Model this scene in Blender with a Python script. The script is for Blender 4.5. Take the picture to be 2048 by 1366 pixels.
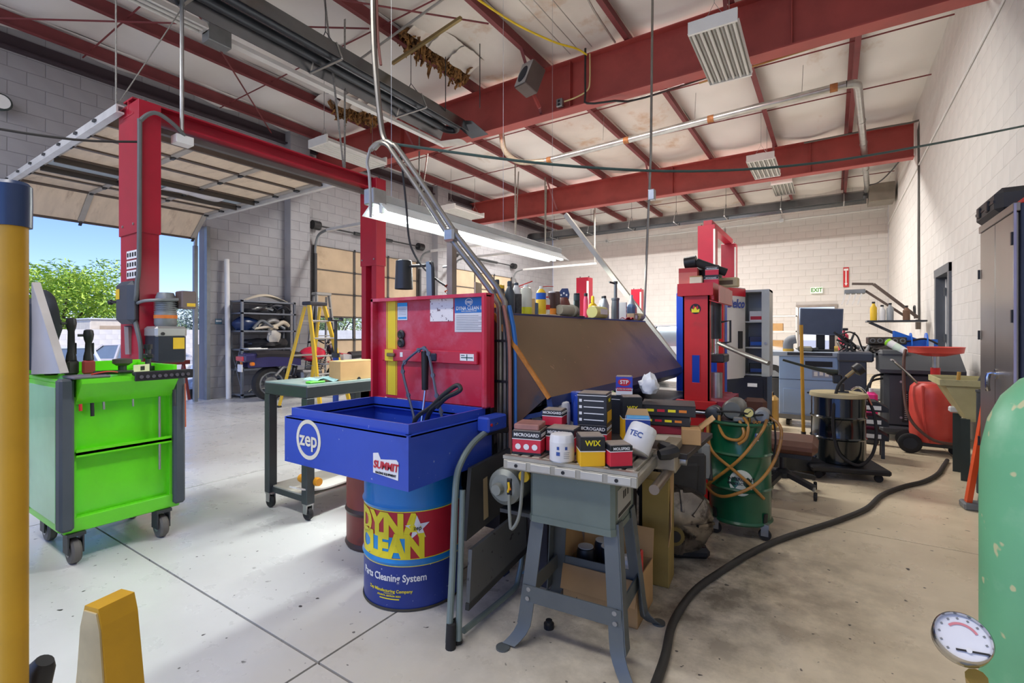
import bpy, bmesh, math, random
from mathutils import Vector, Matrix, Euler, noise
for o in list(bpy.data.objects): bpy.data.objects.remove(o, do_unlink=True)
SC = bpy.context.scene
COL = SC.collection
PI = math.pi
random.seed(7)
# ---------------------------------------------------------------- camera
cd = bpy.data.cameras.new('camera'); cam = bpy.data.objects.new('camera', cd); COL.objects.link(cam)
cd.sensor_width = 36; cd.lens = 36*972/2048; cd.shift_y = -19/2048; cd.clip_start = .05; cd.clip_end = 400
TH = math.atan(641/972)
cam.location = (0, 0, 1.25); cam.rotation_euler = (PI/2, 0, TH)
SC.camera = cam
# ---------------------------------------------------------------- world, sun, lights, exposure
W = bpy.data.worlds.new('sky'); SC.world = W; W.use_nodes = True
nt = W.node_tree; nt.nodes.clear()
sky = nt.nodes.new('ShaderNodeTexSky'); sky.sky_type = 'NISHITA'; sky.sun_disc = False
sky.sun_elevation = math.radians(52); sky.sun_rotation = math.radians(150); sky.altitude = 1400; sky.air_density = 1.0; sky.dust_density = .3; sky.ozone_density = 2.5
bg = nt.nodes.new('ShaderNodeBackground'); bg.inputs[1].default_value = .2
wo = nt.nodes.new('ShaderNodeOutputWorld'); tn = nt.nodes.new('ShaderNodeMix'); tn.data_type = 'RGBA'; tn.blend_type = 'MULTIPLY'; tn.inputs[0].default_value = 1; tn.inputs[7].default_value = (.64,.68,1.0,1)
nt.links.new(sky.outputs[0], tn.inputs[6]); nt.links.new(tn.outputs[2], bg.inputs[0]); nt.links.new(bg.outputs[0], wo.inputs[0])
def light(name, typ, loc, rot, energy, color=(1,1,1), size=None, sy=None):
    l = bpy.data.lights.new(name, typ); l.energy = energy; l.color = color
    if size: 
        l.size = size
        if sy: l.shape = 'RECTANGLE'; l.size_y = sy
    o = bpy.data.objects.new(name, l); COL.objects.link(o); o.location = loc; o.rotation_euler = rot
    return o
s = light('sun', 'SUN', (0,0,20), (math.radians(40), 0, math.radians(60)), 3.2, (1,.96,.9)); s.data.angle = .01
# added fill lights without fixtures, unseen behind the roof beams and over the near bay
WARM = (1, .97, .93)
light('unseen_fill', 'AREA', (-4.0, 7.35, 5.12), (0,0,0), 330, (1,.97,.93), 5.6, .25)
light('unseen_fill', 'AREA', (-4.6, 13.1, 5.12), (0,0,0), 600, WARM, 7.6, .25)
light('unseen_fill', 'AREA', (-4.0, -.8, 5.15), (0,0,0), 215, (1,.97,.94), 8, .5)
SC.view_settings.view_transform = 'Standard'; SC.view_settings.look = 'None'; SC.view_settings.gamma = 1
SC.view_settings.use_curve_mapping = False; SC.view_settings.exposure = .35
# ---------------------------------------------------------------- helpers
def lin(c):
    return tuple((x/12.92 if x <= .04045 else ((x+.055)/1.055)**2.4) for x in (v/255 for v in c))
MATS = {}
def mat(name, c, rough=.5, metal=0, var=.1, scale=5, c2=None, lo=.55, hi=.7, bump=0, emit=0, detail=4, stretch=None, alpha=1, trans=0, coat=0, c3=None, sc3=40, lo3=.7, hi3=.75):
    """procedural principled material: base colour with soft noise, optional second colour (wear, stains) and specks"""
    if name in MATS: return MATS[name]
    m = bpy.data.materials.new(name); m.use_nodes = True; MATS[name] = m
    n = m.node_tree.nodes; L = m.node_tree.links; b = n['Principled BSDF']
    tc = n.new('ShaderNodeTexCoord'); src = tc.outputs['Object']
    if stretch:
        mp = n.new('ShaderNodeMapping'); mp.inputs['Scale'].default_value = stretch; L.new(src, mp.inputs[0]); src = mp.outputs[0]
    nz = n.new('ShaderNodeTexNoise'); nz.inputs['Scale'].default_value = scale; nz.inputs['Detail'].default_value = detail; L.new(src, nz.inputs['Vector'])
    col = lin(c)
    def mixc(fac, a, bcol):
        mx = n.new('ShaderNodeMix'); mx.data_type = 'RGBA'; L.new(fac, mx.inputs[0])
        if hasattr(a, 'is_linked'): L.new(a, mx.inputs[6])
        else: mx.inputs[6].default_value = (*a, 1)
        mx.inputs[7].default_value = (*bcol, 1)
        return mx.outputs[2]
    def ramp(fac, a, bb):
        r = n.new('ShaderNodeMapRange'); L.new(fac, r.inputs[0]); r.inputs[1].default_value = a; r.inputs[2].default_value = bb; return r.outputs[0]
    out = mixc(ramp(nz.outputs[0], .3, .7), tuple(min(1, x*(1-var)) for x in col), tuple(min(1, x*(1+var)) for x in col))
    if c2:
        n2 = n.new('ShaderNodeTexNoise'); n2.inputs['Scale'].default_value = scale*.7; n2.inputs['Detail'].default_value = 6; n2.inputs['Roughness'].default_value = .65
        L.new(src, n2.inputs['Vector']); out = mixc(ramp(n2.outputs[0], lo, hi), out, lin(c2))
    if c3:
        n3 = n.new('ShaderNodeTexNoise'); n3.inputs['Scale'].default_value = sc3; n3.inputs['Detail'].default_value = 2; L.new(src, n3.inputs['Vector'])
        out = mixc(ramp(n3.outputs[0], lo3, hi3), out, lin(c3))
    L.new(out, b.inputs['Base Color'])
    b.inputs['Roughness'].default_value = rough; b.inputs['Metallic'].default_value = metal
    if coat: b.inputs['Coat Weight'].default_value = coat
    if trans: b.inputs['Transmission Weight'].default_value = trans; b.inputs['IOR'].default_value = 1.2
    if alpha < 1: b.inputs['Alpha'].default_value = alpha
    if emit: L.new(out, b.inputs['Emission Color']); b.inputs['Emission Strength'].default_value = emit
    if bump:
        bp = n.new('ShaderNodeBump'); bp.inputs['Strength'].default_value = min(1, bump); bp.inputs['Distance'].default_value = .01
        L.new(nz.outputs[0], bp.inputs['Height']); L.new(bp.outputs[0], b.inputs['Normal'])
    return m
class MB:
    """collects shapes and links them as one mesh object"""
    def __init__(s): s.v = []; s.f = []
    def add(s, vs, fs):
        k = len(s.v); s.v += [tuple(v) for v in vs]; s.f += [tuple(i+k for i in f) for f in fs]; return s
    def box(s, x0, y0, z0, x1, y1, z1, b=0):
        if x0 > x1: x0, x1 = x1, x0
        if y0 > y1: y0, y1 = y1, y0
        if z0 > z1: z0, z1 = z1, z0
        if not b:
            return s.add([(x0,y0,z0),(x1,y0,z0),(x1,y1,z0),(x0,y1,z0),(x0,y0,z1),(x1,y0,z1),(x1,y1,z1),(x0,y1,z1)],
                         [(0,3,2,1),(4,5,6,7),(0,1,5,4),(1,2,6,5),(2,3,7,6),(3,0,4,7)])
        b = min(b, (x1-x0)/2.01, (y1-y0)/2.01, (z1-z0)/2.01)
        lo = (x0,y0,z0); hi = (x1,y1,z1); vs = []; ix = {}
        for sx in (0,1):
            for sy in (0,1):
                for sz in (0,1):
                    sg = (sx,sy,sz)
                    for a in range(3):
                        p = [(hi if sg[i] else lo)[i] + (0 if i == a else (-b if sg[i] else b)) for i in range(3)]
                        ix[sg, a] = len(vs); vs.append(p)
        fs = []
        for a in range(3):
            p, q = [i for i in range(3) if i != a]
            for sd in (0,1):
                ring = []
                for e, g in ((0,0),(1,0),(1,1),(0,1)):
                    sg = [0,0,0]; sg[a] = sd; sg[p] = e; sg[q] = g; ring.append(ix[tuple(sg), a])
                fs.append(tuple(ring))
            for e in (0,1):
                for g in (0,1):
                    s0 = [0,0,0]; s1 = [0,0,0]; s1[a] = 1; s0[p] = s1[p] = e; s0[q] = s1[q] = g
                    s0, s1 = tuple(s0), tuple(s1); fs.append((ix[s0,p], ix[s1,p], ix[s1,q], ix[s0,q]))
        for sx in (0,1):
            for sy in (0,1):
                for sz in (0,1): fs.append(tuple(ix[(sx,sy,sz), a] for a in range(3)))
        return s.add(vs, fs)
    def cyl(s, p0, p1, r0, r1=None, n=16, caps=True):
        p0 = Vector(p0); p1 = Vector(p1); r1 = r0 if r1 is None else r1
        d = (p1-p0).normalized(); a = d.orthogonal().normalized(); b = d.cross(a)
        vs = []
        for p, r in ((p0,r0),(p1,r1)):
            for i in range(n):
                t = 2*PI*i/n; vs.append(p + a*(r*math.cos(t)) + b*(r*math.sin(t)))
        fs = [(i, (i+1)%n, n+(i+1)%n, n+i) for i in range(n)]
        if caps: fs += [tuple(range(n-1,-1,-1)), tuple(range(n, 2*n))]
        return s.add(vs, fs)
    def lathe(s, prof, c=(0,0,0), n=24, axis='z', cap=True):
        vs = []; fs = []; m = len(prof)
        for r, z in prof:
            for i in range(n):
                t = 2*PI*i/n; x, y = r*math.cos(t), r*math.sin(t)
                p = (x,y,z) if axis == 'z' else ((z,x,y) if axis == 'x' else (x,z,y))
                vs.append((p[0]+c[0], p[1]+c[1], p[2]+c[2]))
        for j in range(m-1):
            for i in range(n): fs.append((j*n+i, j*n+(i+1)%n, (j+1)*n+(i+1)%n, (j+1)*n+i))
        if cap: fs += [tuple(range(n-1,-1,-1)), tuple(range((m-1)*n, m*n))]
        return s.add(vs, fs)
    def tube(s, pts, r, n=8, sub=0, caps=True):
        P = [Vector(p) for p in pts]
        if sub:
            Q = []
            for i in range(len(P)-1):
                a = P[max(i-1,0)]; b = P[i]; c = P[i+1]; d = P[min(i+2,len(P)-1)]
                for k in range(sub):
                    t = k/sub; Q.append(.5*((2*b)+(c-a)*t+(2*a-5*b+4*c-d)*t*t+(3*b-a-3*c+d)*t**3))
            P = Q+[P[-1]]
        R = list(r) if isinstance(r, (list,tuple)) else [r]*len(P)
        if len(R) != len(P):
            m = len(R)-1; Q = []
            for i in range(len(P)):
                x = i*m/(len(P)-1); k = min(int(x), m-1); Q.append(R[k]+(R[k+1]-R[k])*(x-k))
            R = Q
        vs = []; fs = []; up = None
        for i, p in enumerate(P):
            t = (P[min(i+1,len(P)-1)]-P[max(i-1,0)]).normalized()
            if up is None: up = t.orthogonal().normalized()
            up = (up - t*up.dot(t)); up = up.normalized() if up.length > 1e-6 else t.orthogonal().normalized()
            b = t.cross(up)
            for k in range(n):
                a = 2*PI*k/n; vs.append(p + up*(R[i]*math.cos(a)) + b*(R[i]*math.sin(a)))
        for i in range(len(P)-1):
            for k in range(n): fs.append((i*n+k, i*n+(k+1)%n, (i+1)*n+(k+1)%n, (i+1)*n+k))
        if caps: fs += [tuple(range(n-1,-1,-1)), tuple(range((len(P)-1)*n, len(P)*n))]
        return s.add(vs, fs)
    def bar(s, p0, p1, w, h, up=(0,0,1)):
        p0 = Vector(p0); p1 = Vector(p1); d = (p1-p0).normalized(); u = Vector(up)
        a = d.cross(u); a = a.normalized() if a.length > 1e-4 else d.orthogonal().normalized(); u = a.cross(d)
        vs = [p + a*(w/2*i) + u*(h/2*j) for p in (p0,p1) for i, j in ((-1,-1),(1,-1),(1,1),(-1,1))]
        return s.add(vs, [(3,2,1,0),(4,5,6,7),(0,1,5,4),(1,2,6,5),(2,3,7,6),(3,0,4,7)])
    def prism(s, poly, axis, lo, hi):
        def P(a, b, t): return (t,a,b) if axis == 'x' else ((a,t,b) if axis == 'y' else (a,b,t))
        n = len(poly); vs = [P(a,b,lo) for a,b in poly]+[P(a,b,hi) for a,b in poly]
        return s.add(vs, [tuple(range(n-1,-1,-1)), tuple(range(n,2*n))]+[(i,(i+1)%n,n+(i+1)%n,n+i) for i in range(n)])
    def ball(s, c, r, n=12, m=8, sx=1, sy=1, sz=1):
        pr = [(max(1e-4, r*math.sin(PI*j/m)), -r*math.cos(PI*j/m)) for j in range(m+1)]; k = len(s.v)
        s.lathe(pr, (0,0,0), n)
        for i in range(k, len(s.v)):
            x,y,z = s.v[i]; s.v[i] = (x*sx+c[0], y*sy+c[1], z*sz+c[2])
        return s
    def grid(s, fn, nu, nv, th=0):
        """fn(u,v)->point over the unit square, closed to a sheet of thickness th along -normal when th"""
        P = [[Vector(fn(i/nu, j/nv)) for j in range(nv+1)] for i in range(nu+1)]; w = nv+1
        vs = [p for r in P for p in r]; fs = [(i*w+j, (i+1)*w+j, (i+1)*w+j+1, i*w+j+1) for i in range(nu) for j in range(nv)]
        if th:
            N = []
            for i in range(nu+1):
                for j in range(nv+1):
                    a = P[min(i+1,nu)][j]-P[max(i-1,0)][j]; b = P[i][min(j+1,nv)]-P[i][max(j-1,0)]; N.append(a.cross(b).normalized())
            k = len(vs); vs += [v-m*th for v, m in zip(list(vs), N)]; fs += [tuple(i+k for i in reversed(f)) for f in list(fs)]
            edge = [i*w for i in range(nu+1)]+[nu*w+j for j in range(1,w)]+[i*w+nv for i in range(nu-1,-1,-1)]+[j for j in range(nv-1,0,-1)]
            for a, b in zip(edge, edge[1:]+edge[:1]): fs.append((b, a, a+k, b+k))
        return s.add(vs, fs)
    def move(s, k, M):
        for i in range(k, len(s.v)): s.v[i] = tuple(M @ Vector(s.v[i]))
        return s
    def mesh(s, name, m, smooth=True):
        me = bpy.data.meshes.new(name); me.from_pydata(s.v, [], s.f); me.validate()
        bm = bmesh.new(); bm.from_mesh(me); bmesh.ops.recalc_face_normals(bm, faces=bm.faces); bm.to_mesh(me); bm.free()
        if m: me.materials.append(m)
        if smooth: me.shade_smooth(); me.set_sharp_from_angle(angle=math.radians(35))
        return me
    def build(s, name, m, parent=None, smooth=True, loc=None, rot=None, kind=None, label=None):
        return link(name, s.mesh(name, m, smooth), parent, loc, rot, kind, label)
def link(name, me, parent=None, loc=None, rot=None, kind=None, label=None):
    o = bpy.data.objects.new(name, me); COL.objects.link(o); o.parent = parent
    if loc: o.location = loc
    if rot: o.rotation_euler = rot
    if kind: o['kind'] = kind
    if label: o['label'] = label
    return o
def tag(o, label, cat, group=None, kind=None):
    o['label'] = label; o['category'] = cat
    if group: o['group'] = group
    if kind: o['kind'] = kind
    return o
def thing(name, label, cat, loc=(0,0,0), rz=0, group=None, rot=None):
    o = bpy.data.objects.new(name, None); COL.objects.link(o); o.location = loc; o.rotation_euler = rot or (0,0,rz); o.empty_display_size = .1
    return tag(o, label, cat, group)
def copy_tree(o, parent=None):
    c = o.copy(); COL.objects.link(c); c.parent = parent
    for ch in [x for x in o.children]: copy_tree(ch, c)
    return c
def dup(o, loc, rz=0, label=None, rot=None, group=None):
    c = copy_tree(o); c.location = loc; c.rotation_euler = rot or (0,0,rz)
    if label: c['label'] = label
    if group: c['group'] = group
    return c
def text(s, size, m, parent, loc, rot=(PI/2,0,0), bold=0, wrap=None, name='lettering', sx=1, shear=0, ext=.0006, align='CENTER'):
    """flat lettering as a thin mesh; wrap=(radius) bends it round a vertical cylinder about the local origin"""
    cu = bpy.data.curves.new('t', 'FONT'); cu.body = s; cu.size = size; cu.offset = bold*size; cu.extrude = ext; cu.align_x = align; cu.align_y = 'CENTER'; cu.shear = shear
    if s.count('\n'): cu.space_line = .95
    cu.resolution_u = 3
    t = bpy.data.objects.new('t', cu); COL.objects.link(t)
    me = bpy.data.meshes.new_from_object(t.evaluated_get(bpy.context.evaluated_depsgraph_get()))
    bpy.data.objects.remove(t); bpy.data.curves.remove(cu)
    me.name = name; me.materials.clear(); me.materials.append(m)
    for v in me.vertices: v.co.x *= sx
    if wrap:
        r, a0, z0 = wrap
        for v in me.vertices:
            x, y, z = v.co; a = a0 + x/r; v.co = ((r+z+.0008)*math.cos(a), (r+z+.0008)*math.sin(a), z0+y)
        return link(name, me, parent)
    return link(name, me, parent, loc, rot)
def rotz(a): return Matrix.Rotation(a, 4, 'Z')
def wrapfn(r, a0, a1, z0, z1): return lambda u, v: (r*math.cos(a0+(a1-a0)*u), r*math.sin(a0+(a1-a0)*u), z0+(z1-z0)*v)
def project(x, y, z):
    d = -math.sin(TH)*x + math.cos(TH)*y
    if d < .2: return None
    return 1024+972*(math.cos(TH)*x+math.sin(TH)*y)/d, 664-972*(z-1.25)/d, d
# ---------------------------------------------------------------- shared materials
RED = mat('beam_red', (164,70,64), .5, var=.12, scale=2, c2=(138,54,52), lo=.5, hi=.8)
PURL = mat('purlin_red', (122,56,58), .6, var=.15, scale=3)
LIFT = mat('lift_red', (164,26,48), .35, var=.1, scale=3)
RED2 = mat('press_red', (200,40,38), .4, var=.12, scale=4, c2=(140,60,45), lo=.6, hi=.85)
STEEL = mat('galvanised', (170,172,172), .35, .85, var=.15, scale=12)
DSTEEL = mat('dark_steel', (70,72,74), .45, .6, var=.2, scale=8)
CHROME = mat('chrome', (200,200,200), .18, 1, var=.05)
BLACK = mat('black_plastic', (28,29,32), .45, var=.2, scale=8)
RUBBER = mat('rubber', (34,33,33), .75, var=.25, scale=12)
GREYM = mat('grey_metal', (128,132,134), .45, .3, var=.12, scale=8)
WHITE = mat('white_paint', (225,226,224), .45, var=.05, scale=5)
BLOCKW = mat('painted_block_white', (214,211,206), .62, var=.05, scale=3, bump=.12)
BLOCKG = mat('painted_block_grey', (158,157,160), .65, var=.06, scale=3, bump=.12)
CARD = mat('cardboard', (184,146,98), .8, var=.1, scale=6)
CREAM = mat('paper_cream', (226,214,190), .8, var=.06)
INK = mat('black_ink', (22,22,24), .5, var=.05)
PAPER = mat('white_paper', (232,232,230), .6, var=.04)
GLASS = mat('window_glass', (235,240,242), .02, var=0, trans=1)
YELLOW = mat('yellow_paint', (226,186,34), .45, var=.1, scale=6)
BLUE = mat('blue_paint', (28,92,190), .4, var=.12, scale=5)
# ================================================================ the setting
XL, XR, YB, YF = -9.7, 1.35, 17.8, -4.0
# ---- floor: poured slabs with recessed joints
def floor_mat():
    m = bpy.data.materials.new('worn_painted_concrete'); m.use_nodes = True; n = m.node_tree.nodes; L = m.node_tree.links; b = n['Principled BSDF']
    geo = n.new('ShaderNodeNewGeometry'); P = geo.outputs['Position']
    def nz(s, d=5, r=.6):
        t = n.new('ShaderNodeTexNoise'); t.inputs['Scale'].default_value = s; t.inputs['Detail'].default_value = d; t.inputs['Roughness'].default_value = r; L.new(P, t.inputs['Vector']); return t.outputs[0]
    def mr(f, a, c, o0=0, o1=1):
        r = n.new('ShaderNodeMapRange'); L.new(f, r.inputs[0]); r.inputs[1].default_value = a; r.inputs[2].default_value = c; r.inputs[3].default_value = o0; r.inputs[4].default_value = o1; return r.outputs[0]
    def mx(f, a, c):
        x = n.new('ShaderNodeMix'); x.data_type = 'RGBA'; L.new(f, x.inputs[0])
        for k, q in ((6,a),(7,c)):
            if hasattr(q, 'is_linked'): L.new(q, x.inputs[k])
            else: x.inputs[k].default_value = (*lin(q), 1)
        return x.outputs[2]
    def ma(op, a, c):
        x = n.new('ShaderNodeMath'); x.operation = op
        for k, q in ((0,a),(1,c)):
            if hasattr(q, 'is_linked'): L.new(q, x.inputs[k])
            else: x.inputs[k].default_value = q
        return x.outputs[0]
    sp = n.new('ShaderNodeSeparateXYZ'); L.new(P, sp.inputs[0])
    # the white floor paint covers the bays on the door side and has worn off towards the wall side; part of the gradient is light put into the colour
    wear = mr(ma('ADD', ma('ADD', sp.outputs[0], ma('MULTIPLY', sp.outputs[1], .12)), ma('MULTIPLY', nz(1.3), 1.6)), -1.1, .9)
    paint = mx(mr(nz(.9), .35, .65), (198,198,195), (210,211,209))
    bare = mx(mr(nz(2.2, 8), .3, .7), (202,187,158), (226,211,181))
    c = mx(wear, paint, bare)
    # oil and grime round the machines in the middle of the shop
    g = n.new('ShaderNodeVectorMath'); g.operation = 'DISTANCE'; L.new(P, g.inputs[0]); g.inputs[1].default_value = (-.95, 2.7, 0)
    grime = ma('MULTIPLY', mr(g.outputs['Value'], 1.5, .5, 0, .75), mr(nz(4, 7, .7), .38, .6))
    c = mx(grime, c, (62,52,42))
    c = mx(ma('MULTIPLY', mr(nz(2.7, 8, .7), .6, .8), .35), c, (120,112,104))
    vo = n.new('ShaderNodeTexNoise'); vo.inputs['Scale'].default_value = 26; vo.inputs['Detail'].default_value = 1.5; L.new(P, vo.inputs['Vector'])
    c = mx(ma('MULTIPLY', mr(vo.outputs[0], .715, .74), mr(nz(3), .42, .52)), c, (58,55,52))
    L.new(c, b.inputs['Base Color'])
    L.new(mr(nz(5), .3, .7, .22, .42), b.inputs['Roughness'])
    return m
FLOOR = floor_mat()
floor = MB().box(XL-.2, YF, -.25, XR+.2, YB+.2, -.014).build('floor', mat('joint_dirt', (58,54,50), .9), kind='structure')
gx = [XL-.2, -9.25, -6.72, -4.31, -1.625, 1.0, XR+.2]; gy = [YF, -1.45, 1.13, 3.72, 6.3, 8.9, 11.5, 14.1, 16.7, YB+.2]
for i in range(len(gx)-1):
    for j in range(len(gy)-1):
        g = .005
        MB().box(gx[i]+g, gy[j]+g, -.014, gx[i+1]-g, gy[j+1]-g, 0).build('slab', FLOOR, floor, smooth=False)
# ---- walls of painted concrete blocks
def block_wall(name, axis, at, u0, u1, z1, holes, sgn, m, jm, z0=0, off=0, gap=.004, depth=.004, keep=300):
    """blocks face sgn along the other axis; the backing is the recessed mortar"""
    def B(mb, ua, ub, za, zb, fr, bk):
        if axis == 'y': mb.box(at+sgn*fr, ua, za, at+sgn*bk, ub, zb)
        else: mb.box(ua, at+sgn*fr, za, ub, at+sgn*bk, zb)
    us = sorted({u0, u1, *[h[0] for h in holes], *[h[1] for h in holes]}); back = MB()
    for a, b in zip(us, us[1:]):
        cur = z0
        for h in sorted([h for h in holes if h[0] <= a+1e-6 and h[1] >= b-1e-6], key=lambda h: h[2]):
            if h[2] > cur: B(back, a, b, cur, h[2], -depth, -.2)
            cur = h[3]
        if cur < z1: B(back, a, b, cur, z1, -depth, -.2)
    w = back.build(name, jm, smooth=False, kind='structure')
    items = []; k = 0
    while z0+k*.2 < z1-.02:
        za = z0+k*.2; zb = min(za+.2, z1); u = u0-.4+off+(.2 if k % 2 else 0)
        while u < u1:
            segs = [(max(u,u0), min(u+.4,u1))]
            for h in holes:
                if h[2] < zb-.02 and h[3] > za+.02:
                    ns = []
                    for a, b in segs:
                        if h[1] <= a or h[0] >= b: ns.append((a,b)); continue
                        if h[0] > a: ns.append((a, h[0]))
                        if h[1] < b: ns.append((h[1], b))
                    segs = ns
            for a, b in segs:
                if b-a > .03:
                    c = ((a+b)/2, (za+zb)/2); p = (at, c[0], c[1]) if axis == 'y' else (c[0], at, c[1]); q = project(*p)
                    vis = q and -40 < q[0] < 2088 and -30 < q[1] < 1396
                    items.append(((q[2] if vis else 1e3), a, b, za, zb))
            u += .4
        k += 1
    items.sort(); rest = MB(); cache = {}
    for n_, (d, a, b, za, zb) in enumerate(items):
        if n_ < keep and d < 900:
            key = (round(b-a,3), round(zb-za,3))
            if key not in cache:
                q = MB(); hw = (b-a)/2-gap; hz = (zb-za)/2-gap
                if axis == 'y': q.box(-.02 if sgn > 0 else 0, -hw, -hz, 0 if sgn > 0 else .02, hw, hz, .003)
                else: q.box(-hw, -.02 if sgn > 0 else 0, -hz, hw, 0 if sgn > 0 else .02, hz, .003)
                cache[key] = q.mesh('block', m, False)
            p = (at, (a+b)/2, (za+zb)/2) if axis == 'y' else ((a+b)/2, at, (za+zb)/2)
            link('block', cache[key], w, p)
        else: B(rest, a+gap, b-gap, za+gap, zb-gap, 0, -.02)
    if rest.v: rest.build('blocks', m, w, smooth=False, kind='stuff')
    return w
JG = mat('mortar_grey', (136,135,138), .8, var=.05); JW = mat('mortar_white', (196,192,187), .8, var=.05)
D1 = (1.75, 4.37, 0, 3.2); D2 = (6.65, 9.85, 0, 3.2); D3 = (11.4, 14.6, 0, 3.2)
wl = block_wall('wall_left', 'y', XL, YF, YB, 5.68, [D1, D2, D3], 1, BLOCKG, JG)
for y0, y1 in ((5.95, 6.4), (12.2-1.7, 12.2-1.25)):
    pl = block_wall('wall_pilaster', 'y', XL+.22, y0, y1, 5.68, [], 1, BLOCKG, JG, keep=60)
    MB().box(XL+.001, y0-.004, 0, XL+.217, y0-.001, 5.68).box(XL+.001, y1+.001, 0, XL+.217, y1+.004, 5.68).build('pilaster_side', BLOCKG, pl, smooth=False)
block_wall('wall_back', 'x', YB, XL, XR, 5.68, [(-.96, .13, 0, 2.1)], -1, BLOCKW, JW)
block_wall('wall_right', 'y', XR, YF, YB, 5.68, [(8.85, 9.85, 0, 2.13)], -1, BLOCKW, mat('mortar_pale', (206,203,198), .7, var=.04), gap=.0022, depth=.002)
# ---- roof: insulation blankets between purlins, sag rods
def insul_mat():
    m = mat('insulation_vinyl', (232,229,224), .5, var=.05, scale=1.2, c2=(190,160,128), lo=.64, hi=.78, bump=.4, stretch=(1,.6,1))
    return m
INS = insul_mat(); INSD = mat('insulation_vinyl_stained', (224,216,206), .5, var=.08, scale=1.6, c2=(192,150,106), lo=.56, hi=.74, bump=.4)
PX = [.27-1.36*k for k in range(8)]
ceiling = MB().box(XL-.2, YF, 5.68, XR+.2, YB+.2, 5.74).build('ceiling', mat('roof_sheet', (150,148,146), .6), kind='structure')
ex = [XR+.1]+PX+[XL-.1]
for i in range(len(ex)-1):
    xa, xb = ex[i+1], ex[i]
    def f(u, v, xa=xa, xb=xb, i=i):
        y = YF+(YB-YF)*v; x = xa+(xb-xa)*u
        t = (y/1.5+i*.31) % 1; sag = .045+.085*(math.sin(PI*t)**2)
        z = 5.62 - sag*math.sin(PI*u)**.7*1.2 - .012*noise.noise(Vector((x*2.2, y*1.4, i)))-.006*math.sin(9*u+y*2.3)
        return (x, y, z)
    MB().grid(f, 14, 150).build('insulation_panel', INSD if i in (3,4) else INS, ceiling)
zp = [(0,0),(.07,0),(.07,.012),(.012,.012),(.012,.2),(-.06,.2),(-.06,.19),(0,.19)]
for x in PX:
    MB().prism([(x+a, 5.36+b) for a, b in zp], 'y', YF, YB).build('purlin', PURL, ceiling, smooth=False)
MB().prism([(XL+.0, 5.22),(XL+.12,5.22),(XL+.12,5.245),(XL+.03,5.245),(XL+.03,5.44),(XL,5.44)], 'y', YF, YB).build('eave_angle', mat('eave_dark', (62,50,56), .6), ceiling, smooth=False)
for y in (2.6, 4.6, 8.6, 10.4, 14.4, 16.1):
    MB().cyl((XL+.1, y, 5.46), (XR, y, 5.46), .011, n=6).build('sag_rod', PURL, ceiling)
for xa, ya, xb, yb in ((-9.6,1.2,-5.2,4.4), (-5.2,1.5,-9.6,5.6), (-6.5,2.2,-3.8,5.2)):
    MB().cyl((xa,ya,5.33), (xb,yb,5.33), .012, n=6).build('brace_rod', PURL, ceiling)
# ---- roof beams
def roof_beam(y, label, z0=4.63, z1=5.345, xs=(-6.9, -3.3, -.4)):
    t = thing('roof_beam', label, 'beam', (0, y, 0)); t['kind'] = 'structure'
    MB().box(XL+.05, -.006, z0+.015, XR-.02, .006, z1-.015).build('web', RED, t, smooth=False)
    MB().box(XL+.05, -.11, z0, XR-.02, .11, z0+.018).build('flange', RED, t, smooth=False)
    MB().box(XL+.05, -.11, z1-.018, XR-.02, .11, z1).build('flange', RED, t, smooth=False)
    for x in xs:
        MB().box(x-.005, -.1, z0+.02, x+.005, .1, z1-.02).build('stiffener', RED, t, smooth=False)
    for x in PX[1:6:2]:
        for s in (-1, 1):
            MB().bar((x, s*.05, z0+.02), (x+.05, s*.75, 5.36), .045, .006).build('flange_brace', PURL, t, smooth=False)
    return t
roof_beam(6.68, 'deep dark red steel roof beam over the middle of the shop, carrying the loudspeaker', 4.62)
roof_beam(12.3, 'dark red steel roof beam further back, in front of the second tube heater', 4.66)
# ---- bay door 1, rolled up under the roof
TANP = mat('door_panel_tan', (188,166,138), .6, var=.1, scale=3, c2=(150,128,104), lo=.6, hi=.85)
TANI = mat('door_panel_pale', (226,206,180), .55, var=.08, scale=3, c2=(176,150,124), lo=.55, hi=.8, stretch=(1,4,1))
STILE = mat('door_stile', (176,170,160), .5, .2, var=.08)
d1 = thing('door_1', 'tan sectional bay door rolled up overhead above the open bay', 'door', (0,0,0)); d1['kind'] = 'structure'
ya, yb = D1[0]+.02, D1[1]-.28
def sect(x0, z0, x1, z1, glassy=False):
    """one section between two points of the track, seen from below"""
    d = Vector((x1-x0, 0, z1-z0)); L_ = d.length; ang = math.atan2(-d.z, d.x)
    M = Matrix.Translation((x0, 0, z0)) @ Matrix.Rotation(ang, 4, 'Y')
    cols = [ya+(yb-ya)*k/3 for k in range(4)]
    for k in range(3):
        q = MB().box(.03, cols[k]+.035, -.012, L_-.03, cols[k+1]-.035, .012, .004); q.move(0, M); q.build('door_panel', TANI if not glassy else mat('door_glazing', (210,226,236), .12, var=.03, alpha=.75), d1, smooth=False)
    for k in range(4):
        q = MB().box(0, cols[k]-.035, -.03, L_, cols[k]+.035, .02, .003); q.move(0, M); q.build('stile', STILE, d1, smooth=False)
    for e in (.015, L_-.015):
        q = MB().box(e-.015, ya, -.03, e+.015, yb, .02); q.move(0, M); q.build('rail', mat('door_rail', (96,84,74), .5, .2), d1, smooth=False)
    for k in range(4):
        q = MB().box(-.04, cols[k]-.02, -.05, .04, cols[k]+.02, -.03, .004); q.move(0, M); q.build('hinge', DSTEEL, d1, smooth=False)
hz = 3.3
xs_ = [-5.86-.53*k for k in range(7)]
for k in range(6):
    sect(xs_[k+1], hz, xs_[k], hz, glassy=(k == 3))
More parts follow.
